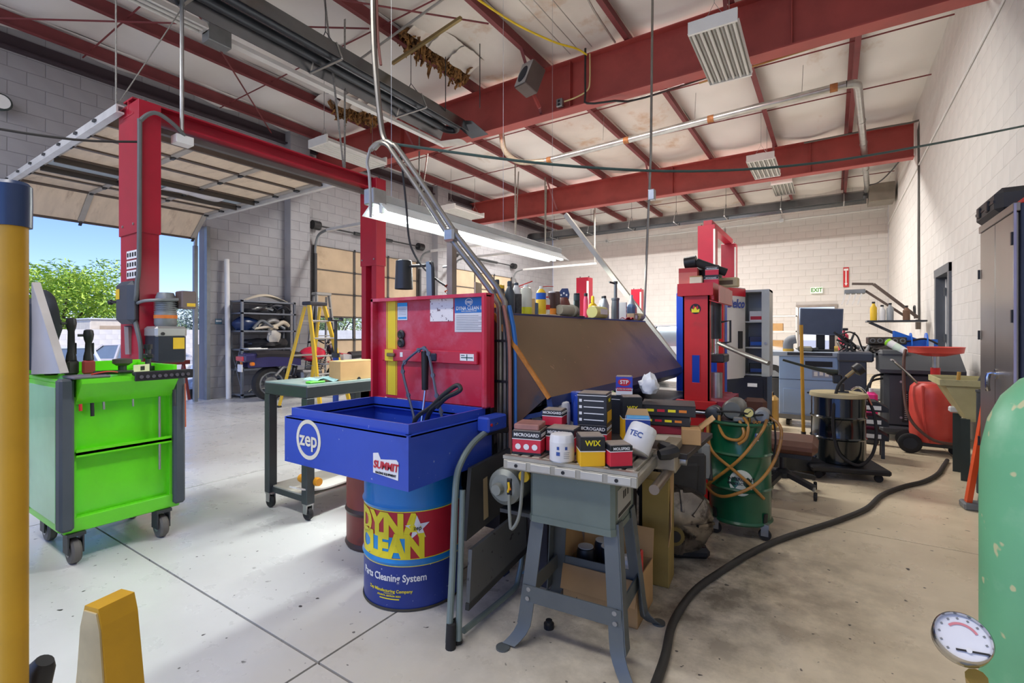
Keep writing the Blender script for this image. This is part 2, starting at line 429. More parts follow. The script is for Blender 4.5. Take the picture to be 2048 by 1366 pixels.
sect(-9.52, 2.92, xs_[6], hz-.0)
for k in (3, 4):
    MB().box(xs_[k]-.05, ya, hz-.09, xs_[k]-.02, yb, hz-.03).build('strut', mat('strut_steel', (84,78,72), .45, .5), d1, smooth=False)
MB().box(-5.87, ya-.02, hz-.06, -5.83, yb+.02, hz+.05).build('top_rail', mat('door_rail', (96,84,74)), d1, smooth=False)
MB().grid(lambda u,v: (-7.95+.35*u+.05*math.sin(5*v), 3.0+.75*v, hz-.03-.03*math.sin(PI*u)*abs(math.sin(7*v))), 8, 14, .003).build('torn_plastic', mat('torn_plastic', (220,216,214), .3, var=.1), d1)
for y in (ya-.06, yb+.07):
    q = MB().prism([(y-.03,hz-.08),(y+.03,hz-.08),(y+.03,hz-.065),(y-.015,hz-.065),(y-.015,hz-.02),(y+.03,hz-.02),(y+.03,hz-.005),(y-.03,hz-.005)], 'x', -9.1, -5.35)
    q.build('horizontal_track', mat('track_white', (214,214,212), .4, .3), d1, smooth=False)
    MB().tube([(-9.1,y,hz-.045),(-9.35,y,hz-.1),(-9.52,y,hz-.28),(-9.56,y,hz-.5)], .03, 6, 4).build('track_curve', STEEL, d1)
    MB().box(-9.6, y-.03, 0, -9.53, y+.03, hz-.5).build('vertical_track', GREYM, d1, smooth=False)
    for k in range(7):
        MB().box(xs_[k]-.03, y-.05, hz-.05, xs_[k]+.03, y+.02, hz-.03).build('roller_bracket', DSTEEL, d1, smooth=False)
def perforated(name, p0, p1, parent, m=None, w=.035):
    MB().bar(p0, p1, w, .004, (0,1,0)).build(name, m or mat('perforated_steel', (150,148,140), .45, .6, var=.3, scale=60), parent, smooth=False)
y = ya-.06
perforated('hanger', (-5.45, y, hz), (-5.45, y, 5.4), d1); perforated('hanger', (-5.45, y, hz), (-5.15, y+.9, 5.4), d1)
y = yb+.07
perforated('hanger', (-5.4, y, hz), (-5.4, y, 5.4), d1); perforated('hanger', (-5.4, y, hz), (-5.15, y-.5, 5.4), d1)
MB().box(-9.7, D1[0]-.06, 0, -9.6, D1[0], 3.2).box(-9.7, D1[1], 0, -9.6, D1[1]+.06, 3.2).build('jamb', GREYM, d1, smooth=False)
# ---- closed bay doors 2 and 3
def closed_door(name, D, label):
    d = thing(name, label, 'door', (XL+.02, 0, 0)); d['kind'] = 'structure'
    y0, y1 = D[0], D[1]; cols = [y0+(y1-y0)*k/3 for k in range(4)]; h = 3.2/6
    fr = mat('door_rail_dark', (88,84,80), .5, .2)
    for r in range(6):
        for k in range(3):
            if r == 2: MB().box(-.004, cols[k]+.03, r*h+.02, .004, cols[k+1]-.03, (r+1)*h-.02).build('window_pane', GLASS, d, smooth=False)
            else: MB().box(-.02, cols[k]+.03, r*h+.012, .012, cols[k+1]-.03, (r+1)*h-.012, .004).build('door_panel', TANP, d, smooth=False)
        for e in (r*h+.006, (r+1)*h-.006): MB().box(-.02, y0, e-.006 if r != 2 else e-.014, .03, y1, e+.006 if r != 2 else e+.014).build('rail', fr, d, smooth=False)
        for k in range(4): MB().box(-.02, cols[k]-.03, r*h+.012, .03, cols[k]+.03, (r+1)*h-.012).build('stile', fr, d, smooth=False)
        for k in range(4): MB().box(.03, cols[k]-.025, (r+1)*h-.03, .05, cols[k]+.025, (r+1)*h+.03, .004).build('hinge', DSTEEL, d, smooth=False)
    for y in (y0-.04, y1+.04):
        MB().box(.05, y-.03, 0, .11, y+.03, 3.0).build('vertical_track', mat('track_dark', (70,72,76), .5, .5), d, smooth=False)
        MB().tube([(.08,y,3.0),(.1,y,3.2),(.22,y,3.4),(.5,y,3.47)], .028, 6, 5).build('track_curve', GREYM, d)
        MB().bar((.5,y,3.47), (3.3,y,3.47), .05, .06).build('horizontal_track', mat('track_white', (214,214,212)), d, smooth=False)
        perforated('hanger', (3.25,y,3.47), (3.25,y,5.4), d); perforated('hanger', (3.25,y,3.47), (2.9,y+.7,5.4), d)
        MB().cyl((.1,y-.09,3.62), (.1,y+.09,3.62), .1, n=20).build('cable_drum', BLACK, d)
    MB().cyl((.1,y0-.04,3.62), (.1,y1+.04,3.62), .02, n=10).build('torsion_bar', DSTEEL, d)
    MB().cyl((.1,y0+1.0,3.62), (.1,y1-1.0,3.62), .04, n=12).build('torsion_spring', DSTEEL, d)
    return d
closed_door('door_2', D2, 'closed tan bay door with a glazed row, behind the yellow stepladder')
closed_door('door_3', D3, 'closed tan bay door furthest back, behind the bottles and shop light')
# ---- personnel doors
DG = mat('door_frame_grey', (92,96,102), .5, var=.06)
d4 = thing('door_4', 'dark grey steel door frame in the white right wall, door ajar', 'door', (XR, 0, 0)); d4['kind'] = 'structure'
MB().box(-.03, 8.78, 0, .12, 8.9, 2.2).box(-.03, 9.8, 0, .12, 9.92, 2.2).build('jamb', DG, d4, smooth=False)
MB().box(-.035, 8.78, 2.08, .12, 9.92, 2.2).build('head', DG, d4, smooth=False)
q = MB().box(0, -.9, .02, .045, 0, 2.07, .004); q.move(0, Matrix.Translation((.1, 9.78, 0)) @ rotz(math.radians(38))); q.build('door_leaf', mat('door_leaf_grey', (116,120,126), .45, var=.05), d4, smooth=False)
MB().box(.08, 9.74, .1, .12, 9.8, 2.05).build('door_edge', WHITE, d4, smooth=False)
for z in (.35, 1.1, 1.8): MB().box(.06, 9.72, z, .08, 9.78, z+.12).build('hinge', STEEL, d4, smooth=False)
d5 = thing('door_5', 'exit doorway standing open to daylight in the back wall below the exit sign', 'door', (0, YB, 0)); d5['kind'] = 'structure'
BF = mat('door_frame_taupe', (150,142,134), .55)
MB().box(-.96, -.03, 0, -.88, .15, 2.1).box(.05, -.03, 0, .13, .15, 2.1).build('jamb', BF, d5, smooth=False)
MB().box(-.96, -.035, 2.02, .13, .15, 2.1).build('head', BF, d5, smooth=False)
# ---- the room beyond the right-hand door
MB().box(XR+.25, 8.3, -.02, XR+2.2, 11.2, 0).box(XR+2.2, 8.3, 0, XR+2.3, 11.2, 2.7).box(XR+.2, 11.2, 0, XR+2.3, 11.3, 2.7).box(XR+.2, 8.2, 0, XR+2.3, 8.3, 2.7).box(XR+.2, 8.2, 2.6, XR+2.3, 11.3, 2.7).build('wall_side_room', mat('side_room', (120,122,126), .7), smooth=False, kind='structure')
# ---- outdoors
YARD = mat('asphalt_pale', (176,172,166), .9, var=.1, scale=1.5)
MB().prism([(XL-.2,-.3),(XL-.2,-.02),(-13,-.6),(-90,-.6),(-90,-.9),(-13,-.9)], 'y', -60, 120).build('ground_yard', YARD, smooth=False, kind='structure')
MB().box(XL-.2, -60, -.3, 60, YF, -.05).build('ground_front', mat('concrete_front', (206,202,196), .9, var=.1, scale=1.5), smooth=False, kind='structure')
MB().box(XL-.2, YB+.2, -.3, 40, 90, -.05).build('ground_rear', mat('concrete_rear', (196,192,186), .9, var=.06, scale=1.5), smooth=False, kind='structure')
block_wall('wall_yard', 'y', -24, 0, 60, 1.35, [], 1, mat('yard_block', (236,230,222), .8, var=.08, scale=2), mat('yard_mortar', (214,206,196), .9), z0=-.65, keep=250)
# ================================================================ outdoors: trees, cars
def tree(label, loc, h, rx, c1, c2, n=5200, seed=1, leaf=.16):
    R = random.Random(seed); t = thing('tree', label, 'tree', loc)
    tr = MB().tube([(0,0,0),(.05,.03,h*.25),(0,.08,h*.5)], [.16,.13,.08], 8, 0)
    for k in range(5):
        a = k*1.3; tr.tube([(0,.02,h*.25+.1*k),(rx*.35*math.cos(a),rx*.35*math.sin(a),h*.55),(rx*.6*math.cos(a),rx*.6*math.sin(a),h*.8)], [.07,.04,.02], 6)
    tr.build('trunk', mat('bark', (92,76,60), .9, var=.2, scale=8), t)
    cl = [(R.uniform(-.75,.75)*rx, R.uniform(-.75,.75)*rx, h*R.uniform(.3,.85)) for _ in range(26)]
    q = [MB(), MB()]
    for i in range(n):
        cx, cy, cz = R.choice(cl); r = rx*.42*R.random()**.4; a = R.uniform(0,2*PI); b = math.acos(R.uniform(-1,1))
        c = Vector((cx+r*math.sin(b)*math.cos(a), cy+r*math.sin(b)*math.sin(a), cz+.8*r*math.cos(b)))
        d = Vector((R.gauss(0,1),R.gauss(0,1),R.gauss(0,.5))).normalized(); e = d.orthogonal().normalized()*.45; l = leaf*R.uniform(.6,1.3)
        q[R.random() < .35].add([c-d*l, c+e*l*.6, c+d*l, c-e*l*.6], [(0,1,2,3)])
    q[0].build('foliage', mat('leaf_'+str(c1), c1, .6, var=.25, scale=1.5), t, smooth=False, kind='stuff')
    q[1].build('foliage', mat('leaf_'+str(c2), c2, .6, var=.25, scale=1.5), t, smooth=False, kind='stuff')
tree('bright green leafy tree beyond the yard wall, left of the lift column', (-30.2, 7.3, -.6), 5.3, 2.6, (190,214,84), (138,178,62), 15000, 3, .115)
tree('smaller bright green tree beside the larger one beyond the yard wall', (-34, 12.3, -.6), 4.3, 1.6, (176,206,84), (126,168,62), 6000, 5, .1)
tree('silvery grey-green tree beyond the yard wall, right of the lift column', (-27.0, 12.6, -.6), 3.9, 1.7, (176,190,176), (124,144,128), 8000, 8, .09)
tree('pale tree seen through the glazed row of the closed bay door', (-28, 21, -.6), 4.4, 2.2, (172,190,120), (130,156,90), 2500, 9, .16)
def car(label, loc, rz, c, sc=1):
    t = thing('car', label, 'car', loc, rz); t.scale = (sc,sc,sc); pm = mat('car_paint_'+str(c), c, .25, .1, var=.03, coat=.5)
    prof = [(-2.2,.35),(-2.25,.62),(-2.15,.85),(-1.5,.93),(1.1,.95),(2.0,.82),(2.22,.6),(2.2,.35)]
    body = MB().prism(prof, 'y', -.85, .85); body.build('body', pm, t)
    ga, gb = [(-1.55,.9),(-1.0,1.38),(.25,1.42),(1.15,.93)], .68
    cab = MB(); vs = [(x, -.8 if z < 1 else -gb+.08, z) for x,z in ga]+[(x, .8 if z < 1 else gb-.08, z) for x,z in ga]
    cab.add(vs, [(0,1,2,3),(7,6,5,4),(0,4,5,1),(1,5,6,2),(2,6,7,3)]); cab.build('cabin', mat('car_glass', (120,134,146), .08, .2, var=.05), t)
    rf = MB(); rf.add([(-1.02,-.62,1.375),(.27,-.62,1.415),(.27,.62,1.415),(-1.02,.62,1.375),(-1.02,-.6,1.41),(.2,-.6,1.45),(.2,.6,1.45),(-1.02,.6,1.41)], [(0,3,2,1),(4,5,6,7),(0,1,5,4),(1,2,6,5),(2,3,7,6),(3,0,4,7)]); rf.build('roof', pm, t)
    for s in (-1,1):
        for a, b in (((-1.53,.81*s,.92),(-1.0,.62*s,1.4)), ((1.13,.81*s,.94),(.25,.62*s,1.43)), ((-.35,.82*s,.93),(-.35,.63*s,1.41))): MB().bar(a, b, .07, .05).build('pillar', pm, t, smooth=False)
        for x in (-1.4, 1.35):
            w = MB().lathe([(.001,-.1),(.2,-.1),(.3,-.09),(.31,-.05),(.31,.05),(.3,.09),(.2,.1),(.001,.1)], (x, s*.78, .31), 24, 'y').build('wheel', RUBBER, t)
            h = MB().lathe([(.001,0),(.19,0),(.2,.015*s),(.05,.02*s)], (x, s*.885, .31), 10, 'y').build('rim', GREYM, w)
        MB().box(2.05, s*.5-.2, .62, 2.2, s*.5+.2, .74, .03).build('headlamp', WHITE, t)
    MB().box(2.15, -.8, .36, 2.27, .8, .55, .05).build('bumper', pm, t)
car('white car parked in the yard facing the open bay, behind the impact wrenches', (-17.2, 4.2, -.6), -.25, (232,234,236))
car('silver hatchback parked beside the lift column out in the yard', (-20.6, 7.3, -.6), .5, (206,200,196))
car('silver grey saloon car parked beyond the bollard by the door jamb', (-15.6, 7.75, -.6), -.5, (206,212,218))
car('white car seen through the glazed row of the closed bay door', (-16.5, 15.2, -.6), -.3, (226,230,234))
b = thing('bollard', 'cream painted bollard just outside the bay door jamb', 'bollard', (-10.25, 4.55, -.05))
MB().lathe([(.08,0),(.08,.98),(.07,1.03),(.04,1.06),(.001,1.07)], n=20).build('post', mat('bollard_cream', (214,190,140), .6, var=.1), b)
MB().cyl((0,0,0), (0,0,.03), .13, n=16).build('footing', YARD, b)
t = thing('storage_trailer', 'beige storage trailer top showing over the yard wall', 'trailer', (-25.5, 8.4, -.6))
MB().box(-1.2, -1.6, .5, 1.2, 1.0, 2.35, .03).build('body', mat('trailer_beige', (226,214,194), .6), t); MB().box(1.2, -1.3, 1.95, 1.22, -.5, 2.1).build('vent', mat('trailer_vent', (186,166,140), .6), t); MB().box(-1.25, -1.65, 2.35, 1.25, 1.05, 2.4).build('roof', WHITE, t)
for y in (-1.0, .4): MB().cyl((-.9,y,.3), (.9,y,.3), .3, n=16).build('wheel', RUBBER, t)
t = thing('slatted_rack', 'dark slatted rack leaning near the yard wall beyond the cars', 'rack', (-21.5, 10.3, -.6), .1)
for k in range(8): MB().box(0, k*.2, .1, .04, k*.2+.13, 1.5).build('slat', mat('weathered_dark', (78,72,68), .8), t, smooth=False)
for z in (.3, .9, 1.35): MB().box(.04, 0, z, .08, 1.55, z+.07).build('rail', mat('weathered_dark', (78,72,68)), t, smooth=False)
t = thing('steel_sawhorse', 'rusty red steel sawhorse outside beside the tool cart', 'sawhorse', (-10.6, 3.9, -.1))
RB = mat('rust_red', (150,62,48), .6, var=.2)
MB().box(-.04, -.6, .72, .04, .6, .8).build('beam', RB, t)
for y in (-.5, .5):
    for s in (-1,1): MB().bar((0,y,.74), (s*.25,y,0), .04, .04).build('leg', RB, t, smooth=False)
# ================================================================ two-post lifts
def lift_column(t, x, y, h, w=.42, d=.15, face=1, m=LIFT):
    c = MB().prism([(x-w/2,y-d/2),(x+w/2,y-d/2),(x+w/2,y+d/2),(x+w*.2,y+d/2),(x+w*.2,y-d*.1),(x-w*.2,y-d*.1),(x-w*.2,y+d/2),(x-w/2,y+d/2)] if face > 0 else
                   [(x-w/2,y+d/2),(x+w/2,y+d/2),(x+w/2,y-d/2),(x+w*.2,y-d/2),(x+w*.2,y+d*.1),(x-w*.2,y+d*.1),(x-w*.2,y-d/2),(x-w/2,y-d/2)], 'z', .02, h)
    o = c.build('column', m, t, smooth=False)
    MB().box(x-w/2-.012, y-d/2-.012, h*.645, x+w/2+.012, y+d/2+.012, h, .004).build('column_sleeve', m, o, smooth=False)
    for dx in (-.12, .12):
        MB().cyl((x+dx, y-d/2-.02, h*.67), (x+dx, y-d/2-.01, h*.67), .012, n=8).build('bolt', STEEL, o)
        MB().cyl((x+dx, y, h), (x+dx, y, h+.04), .014, n=8).build('bolt', DSTEEL, o)
    MB().box(x-w/2-.08, y-d/2-.1, 0, x+w/2+.08, y+d/2+.1, .02).build('base_plate', DSTEEL, o, smooth=False)
    return o
L1 = thing('two_post_lift', 'tall red two-post car lift with overhead beam by the open bay door', 'car lift', (0,0,0))
cA = lift_column(L1, -5.3, 1.84, 3.3, face=1); cB = lift_column(L1, -5.3, 4.55, 3.34, w=.3, face=-1)
MB().prism([(-5.42,3.190),(-5.18,3.190),(-5.18,3.205),(-5.29,3.205),(-5.29,3.330),(-5.2,3.330),(-5.2,3.345),(-5.4,3.345),(-5.4,3.330),(-5.31,3.330),(-5.31,3.205),(-5.42,3.205)], 'y', 1.75, 4.65).build('overhead_beam', LIFT, L1, smooth=False)
MB().box(-5.33, 1.95, 3.12, -5.27, 4.5, 3.17).build('shutoff_bar', mat('bar_grey', (96,92,90), .5), L1, smooth=False)
MB().box(-5.2, 2.05, 3.02, -5.08, 2.2, 3.1, .005).build('limit_switch', WHITE, L1)
MB().tube([(-5.14,2.12,3.06),(-5.14,2.12,3.6),(-5.14,2.12,5.4)], .018, 8).build('support_rod', STEEL, L1)
# power unit on the near column
HX = -5.09
pu = MB().box(HX, 1.8, .98, HX+.24, 2.04, 1.28, .02).build('oil_tank', mat('tank_black', (40,46,56), .35, .2), L1)
MB().box(HX-.005, 1.795, 1.2, HX+.245, 2.045, 1.3, .02).build('tank_cap', mat('tank_silver', (172,172,170), .35, .5), pu)
MB().box(HX+.241, 1.93, 1.1, HX+.244, 2.02, 1.2).build('warning_label', YELLOW, pu, smooth=False)
MB().cyl((HX+.243,1.85,1.235), (HX+.255,1.85,1.235), .014, n=12).build('filler_plug', BLACK, pu)
mo = MB().lathe([(.075,1.3),(.085,1.32),(.085,1.42),(.075,1.44),(.075,1.56),(.06,1.6)], (HX+.12,1.92,0), 20).build('motor', GREYM, L1)
for k in range(7): MB().lathe([(.086,1.43+k*.018),(.086,1.437+k*.018)], (HX+.12,1.92,0), 20).build('cooling_fin', GREYM, mo)
MB().lathe([(.088,1.37),(.088,1.4)], (HX+.12,1.92,0), 20).build('orange_band', mat('orange_tape', (220,120,40), .5), mo)
MB().box(HX+.1, 2.0, 1.46, HX+.24, 2.12, 1.62, .01).build('switch_box', mat('switch_taupe', (110,96,92), .5), L1)
MB().box(HX+.241, 2.04, 1.48, HX+.243, 2.11, 1.51).build('warning_label', YELLOW, L1, smooth=False)
MB().box(HX-.3, 1.68, 1.32, HX+.02, 1.77, 1.7, .04).build('safety_cover', mat('cover_grey', (66,70,78), .45), L1)
MB().box(HX-.26, 1.676, 1.54, HX-.18, 1.679, 1.63).build('warning_label', YELLOW, L1, smooth=False)
MB().tube([(HX-.3,1.7,1.52),(HX-.38,1.68,1.52)], .012, 8).ball((HX-.39,1.68,1.52), .025).build('release_knob', BLACK, L1)
for k in range(3):
    pl = MB().box(HX-.26, 1.757, 1.73+k*.088, HX-.03, 1.76, 1.803+k*.088).build('instruction_plate', PAPER, L1, smooth=False)
    for j in range(4): MB().box(HX-.245+j*.055, 1.755, 1.748+k*.088, HX-.215+j*.055, 1.7572, 1.785+k*.088).build('pictogram', INK, pl, smooth=False)
MB().box(HX-.26, 1.757, 1.62, HX-.03, 1.76, 1.7).build('instruction_plate', mat('plate_grey', (168,160,158), .5), L1, smooth=False)
MB().tube([(HX-.2,1.755,1.05),(HX-.2,1.75,1.2),(HX-.18,1.74,1.3)], .03, 6).build('lock_plate', mat('worn_grey', (150,140,140), .6), L1)
MB().tube([(HX+.05,1.76,1.0),(HX+.06,1.75,1.15),(HX-.02,1.74,1.35),(HX-.05,1.74,1.48),(HX+.03,1.73,1.55),(HX+.02,1.74,1.68),(HX+.035,1.75,1.9),(HX+.035,1.755,3.0),(HX+.04,1.76,3.1),(HX+.06,1.86,3.2),(HX+.05,2.0,3.16),(HX,2.12,3.1)], .018, 8, 5).build('hydraulic_hose', mat('hose_grey', (96,100,100), .5), L1)
MB().tube([(HX+.0,1.745,1.5),(HX+.12,1.76,1.52),(HX+.2,1.85,1.53),(HX+.22,1.98,1.54)], .014, 8, 5).build('flex_conduit', GREYM, L1)
MB().tube([(HX+.012,1.755,1.9),(HX+.012,1.752,3.1)], .009, 6).build('cable', BLACK, L1)
for x, y, s in ((-5.3, 1.95, 1), (-5.3, 4.42, -1)):
    ca = MB().box(x-.13, y-.05, .15, x+.13, y+.1*s+.05, .75, .01).build('carriage', LIFT, L1)
    for e in (-1,):
        MB().bar((x+e*.1, y+s*.1, .2), (x+e*.95, y+s*.2, .14), .1, .08).build('arm', LIFT, L1)
        MB().cyl((x+e*.95, y+s*.2, .18), (x+e*.95, y+s*.2, .25), .05, n=12).build('pad', RUBBER, L1)
def far_lift(label, x, y0, y1, h, over):
    t = thing('two_post_lift', label, 'car lift', (0,0,0))
    for y, f in ((y0,1),(y1,-1)):
        c = lift_column(t, x, y, h, .3, .26, f, LIFT)
        MB().box(x-.06, y-.12*f, .4, x+.06, y+.04*f, .9).build('carriage', mat('carriage_dark', (90,24,36), .5), t, smooth=False)
        MB().box(x+.14, y-.18, h*.3, x+.17, y-.12, h-.1).build('cable_guard', WHITE, t, smooth=False)
    if over: MB().bar((x,y0,h+.06), (x,y1,h+.06), .16, .12).build('overhead_beam', LIFT, t, smooth=False)
    else: MB().bar((x,y0,.03), (x,y1,.03), .3, .04).build('floor_plate', DSTEEL, t, smooth=False)
far_lift('red two-post car lift standing behind the shop press, in front of the back wall', -2.1, 10.35, 12.8, 3.38, True)
far_lift('low red two-post lift whose column tops show behind the bottles', -5.25, 11.3, 15.3, 2.62, False)
# ================================================================ left side
# ---- yellow pole, wedge and grip close to the camera
YW = mat('worn_yellow', (206,158,30), .5, var=.15, scale=5, c2=(150,104,40), lo=.68, hi=.8)
t = thing('yellow_pole', 'tall worn yellow pole with dark blue plastic cap', 'pole', (-1.335, .256, 0))
MB().lathe([(.022,0),(.022,1.46),(.024,1.47)], n=24).build('tube', YW, t); MB().lathe([(.0275,1.455),(.028,1.5),(.0275,1.535),(.022,1.542),(.001,1.543)], n=24).build('cap', mat('cap_blue', (34,58,98), .35), t)
MB().lathe([(.06,0),(.06,.012),(.03,.03),(.024,.06)], n=20).build('foot', BLACK, t)
t = thing('yellow_wedge_post', 'worn yellow and cream tapered wedge post with chamfered top', 'post', (-1.47, .45, 0), .25)
q = MB().prism([(-.1,0),(.1,0),(.085,.2),(.036,.56),(.024,.6),(-.024,.6),(-.036,.56),(-.085,.2)], 'y', -.04, .04); q.build('post', YW, t, smooth=False)
q = MB().prism([(-.09,.02),(.09,.02),(.034,.55),(.022,.59),(-.022,.59),(-.034,.55)], 'y', -.044, -.0401); q.build('side_board', mat('worn_cream', (196,180,136), .6, var=.2, scale=8, c2=(120,108,96), lo=.6, hi=.75), t, smooth=False)
MB().box(-.16, -.09, 0, .16, .09, .03, .008).build('base_plate', YW, t)
t = thing('black_grip_lever', 'black rubber gripped lever beside the yellow wedge post', 'lever', (-1.39, .25, 0))
MB().tube([(.0,.06,.02),(.0,.05,.3),(.0,.05,.45)], .012, 8).build('lever', DSTEEL, t)
MB().tube([(0,.05,.44),(.0,.05,.5),(.012,.055,.55),(.018,.06,.565)], [.02,.024,.024,.016], 14, 0).build('grip', BLACK, t); MB().box(-.06,0,0,.06,.12,.025,.005).build('base_plate', DSTEEL, t)
# ---- green tool cart
GRN = mat('cart_green', (104,220,30), .3, var=.06, scale=4, coat=.3); GRD = mat('cart_green_side_sheen', (150,214,160), .22, var=.12, scale=3, coat=.5)  # paler side green has its reflected light put into the colour
SLATE = mat('slate_bumper', (72,80,86), .6, var=.08)
cx0, cx1, cy0, cy1 = -4.03, -3.4, .83, 1.40
t = thing('tool_cart', 'bright green rolling tool cart with slate corner posts', 'tool cart', (0,0,0))
MB().box(cx0, cy0, .17, cx1-.045, cy1, .98, .008).build('body', GRN, t)
MB().box(cx1-.044, cy0+.01, .17, cx1, cy1-.01, .25, .005).build('bottom_lip', GRN, t)
MB().box(cx1-.045, cy0+.055, .25, cx1-.043, cy1-.055, .9).build('back_panel', GRN, t, smooth=False)
for y0, y1 in ((cy0+.04, cy0+.065), (cy1-.065, cy1-.04)): MB().box(cx1-.044, y0, .25, cx1-.005, y1, .9).build('side_flange', GRN, t, smooth=False)
sh = MB().box(cx1-.044, cy0+.06, .585, cx1+.012, cy1-.06, .6).box(cx1+.004, cy0+.06, .575, cx1+.012, cy1-.06, .615).build('tool_shelf', GRN, t, smooth=False)
for y0, y1 in ((cy0-.012, cy0+.05), (cy1-.05, cy1+.012)):
    MB().box(cx1-.05, y0, .19, cx1+.03, y1, 1.0, .012).build('corner_post', SLATE, t)
    MB().box(cx0-.02, y0, .19, cx0+.05, y1, 1.0, .012).build('corner_post', SLATE, t)
MB().prism([(cx1-.04,1.0),(cx1+.1,1.0),(cx1+.1,.975),(cx1-.005,.86),(cx1-.04,.86)], 'y', cy0+.06, cy1-.055).build('flared_tray', GRN, t, smooth=False)
MB().box(cx0, cy0, .975, cx1-.04, cy1, .995, .004).build('top', GRN, t)
MB().box(cx0, cy1-.02, .995, cx1-.06, cy1+.0, 1.045, .003).build('top_rim', GRN, t); MB().box(cx0, cy0, .995, cx0+.02, cy1, 1.06, .003).build('top_rim', GRN, t)
MB().box(cx0+.02, cy0+.0, .22, cx1-.08, cy0-.004, .95).build('side_panel', GRD, t, smooth=False)
for y in (cy0+.04, cy0+.15):
    for z in (.93, .89): MB().cyl((cx1+.005,cy0+.075,z), (cx1+.011,cy0+.075,z), .008, n=8).build('bolt', STEEL, t)
for x, y in ((cx1-.05, cy0+.06), (cx1-.05, cy1-.1), (cx0+.08, cy0+.08), (cx0+.08, cy1-.08)):
    c = MB().lathe([(.02,-.022),(.06,-.022),(.068,-.012),(.068,.012),(.06,.022),(.02,.022)], (x+.02,y,.068), 24, 'y').build('caster', mat('caster_grey', (104,100,94), .6), t)
    MB().cyl((x+.02,y-.026,.068), (x+.02,y+.026,.068), .03, n=16).build('hub', STEEL, c)
    MB().box(x-.02,y-.035,.06,x+.06,y-.028,.165).box(x-.02,y+.028,.06,x+.06,y+.035,.165).box(x-.03,y-.04,.155,x+.07,y+.04,.172).build('fork', DSTEEL, c, smooth=False)
# hand tools hung on and laid on the cart
def hang(name, label, y, z0, z1, r, m, dx=.02, cat='tool'):
    tag(MB().tube([(cx1+dx,y,z1),(cx1+dx+.004,y,z0)], r, 8).build(name, m), label, cat)
hang('breaker_bar', 'long steel bar hanging through the tool shelf of the green cart', 1.28, .42, .86, .007, STEEL, .0)
hang('red_screwdriver', 'red screwdriver handle under the flared tray of the green cart', .905, .825, .862, .008, RED2)
hang('black_screwdriver', 'black screwdriver handle under the flared tray of the green cart', .955, .79, .862, .009, BLACK)
hang('steel_pick', 'short steel pick beside the black screwdriver on the green cart', 1.005, .82, .862, .006, STEEL)
hang('hook_tool', 'small bent steel hook under the flared tray of the green cart', 1.14, .82, .862, .005, STEEL)
hang('pry_bar', 'dark pry bar hanging at the far end of the flared tray', 1.335, .8, .9, .009, DSTEEL, .06)
tag(MB().tube([(cx1+.035,1.405,.93),(cx1+.04,1.405,.8),(cx1+.042,1.405,.66)], .004, 6).build('orange_wire_hook', mat('orange_wire', (190,96,60), .5)), 'thin orange wire hanging on the slate post of the green cart', 'wire')
t = thing('socket_rail', 'black plastic socket rail laid along the front of the cart tray', 'socket rail', (cx1+.08, 1.27, 1.0))
MB().box(-.02, -.15, .0, .02, .15, .022, .006).build('rail', BLACK, t)
MB().box(.02, -.15, -.03, .032, .15, .022, .004).build('holder', BLACK, t)
for k in range(9): MB().cyl((.032,-.12+k*.03,-.006), (.036,-.12+k*.03,-.006), .01, n=10).build('socket_hole', mat('socket_ring', (120,120,122), .3, .6), t)
tag(MB().box(cx1-.1, .86, 1.0, cx1+.08, 1.02, 1.014, .004).build('parts_tray', mat('tray_slate', (116,112,122), .5, .3)), 'flat grey metal parts tray on the corner of the green cart', 'tray')
tag(MB().tube([(cx1-.01,.97,1.022),(cx1+.0,1.04,1.022),(cx1-.01,1.15,1.02)], [.012,.012,.009], 10).build('ratchet', BLACK), 'black handled ratchet lying across the grey tray', 'tool')
tag(MB().tube([(cx1+.02,.95,1.018),(cx1+.03,1.02,1.03),(cx1+.0,1.08,1.02)], .004, 6, 4).build('red_wire', mat('wire_red', (196,60,40), .5)), 'short red wire draped over the black ratchet', 'wire')
t = thing('labelled_card', 'cream parts card with dark print standing among the tools on the cart', 'card', (cx1-.03, 1.2, 1.012), .5)
MB().box(-.002, -.055, 0, .002, .055, .045).build('card', CREAM, t, smooth=False); MB().box(.0021, -.01, .01, .0026, .02, .035).build('print', INK, t, smooth=False)
tag(MB().lathe([(.001,0),(.05,.004),(.06,.012),(.03,.005),(.001,.004)], (cx1-.08,1.12,1.0), 20).build('foil_dish', mat('pale_green_foil', (190,206,190), .3, .4)), 'crumpled pale green dish among the tools on the cart', 'dish')
t = thing('valve_fitting', 'black pneumatic valve fitting on the far corner of the cart', 'fitting', (cx1-.3, 1.33, 1.0)); 
MB().cyl((0,0,0),(0,0,.03),.035,n=14).build('base', BLACK, t); MB().cyl((0,0,.03),(0,0,.14),.016,n=12).build('stem', DSTEEL, t); MB().box(-.03,-.02,.08,.03,.02,.11,.006).build('body', BLACK, t); MB().cyl((0,0,.14),(0,0,.17),.024,n=12).build('cap', BLACK, t)
t = thing('strap_tool', 'dark disc shaped cutting tool at the back of the cart top', 'tool', (-3.72, 1.2, .995)); MB().cyl((0,0,0),(0,0,.045),.022,n=14).build('neck', DSTEEL, t); MB().lathe([(.03,.045),(.05,.06),(.05,.085),(.02,.09),(.001,.09)], n=20).build('head', mat('tool_brown', (74,66,62), .5), t)
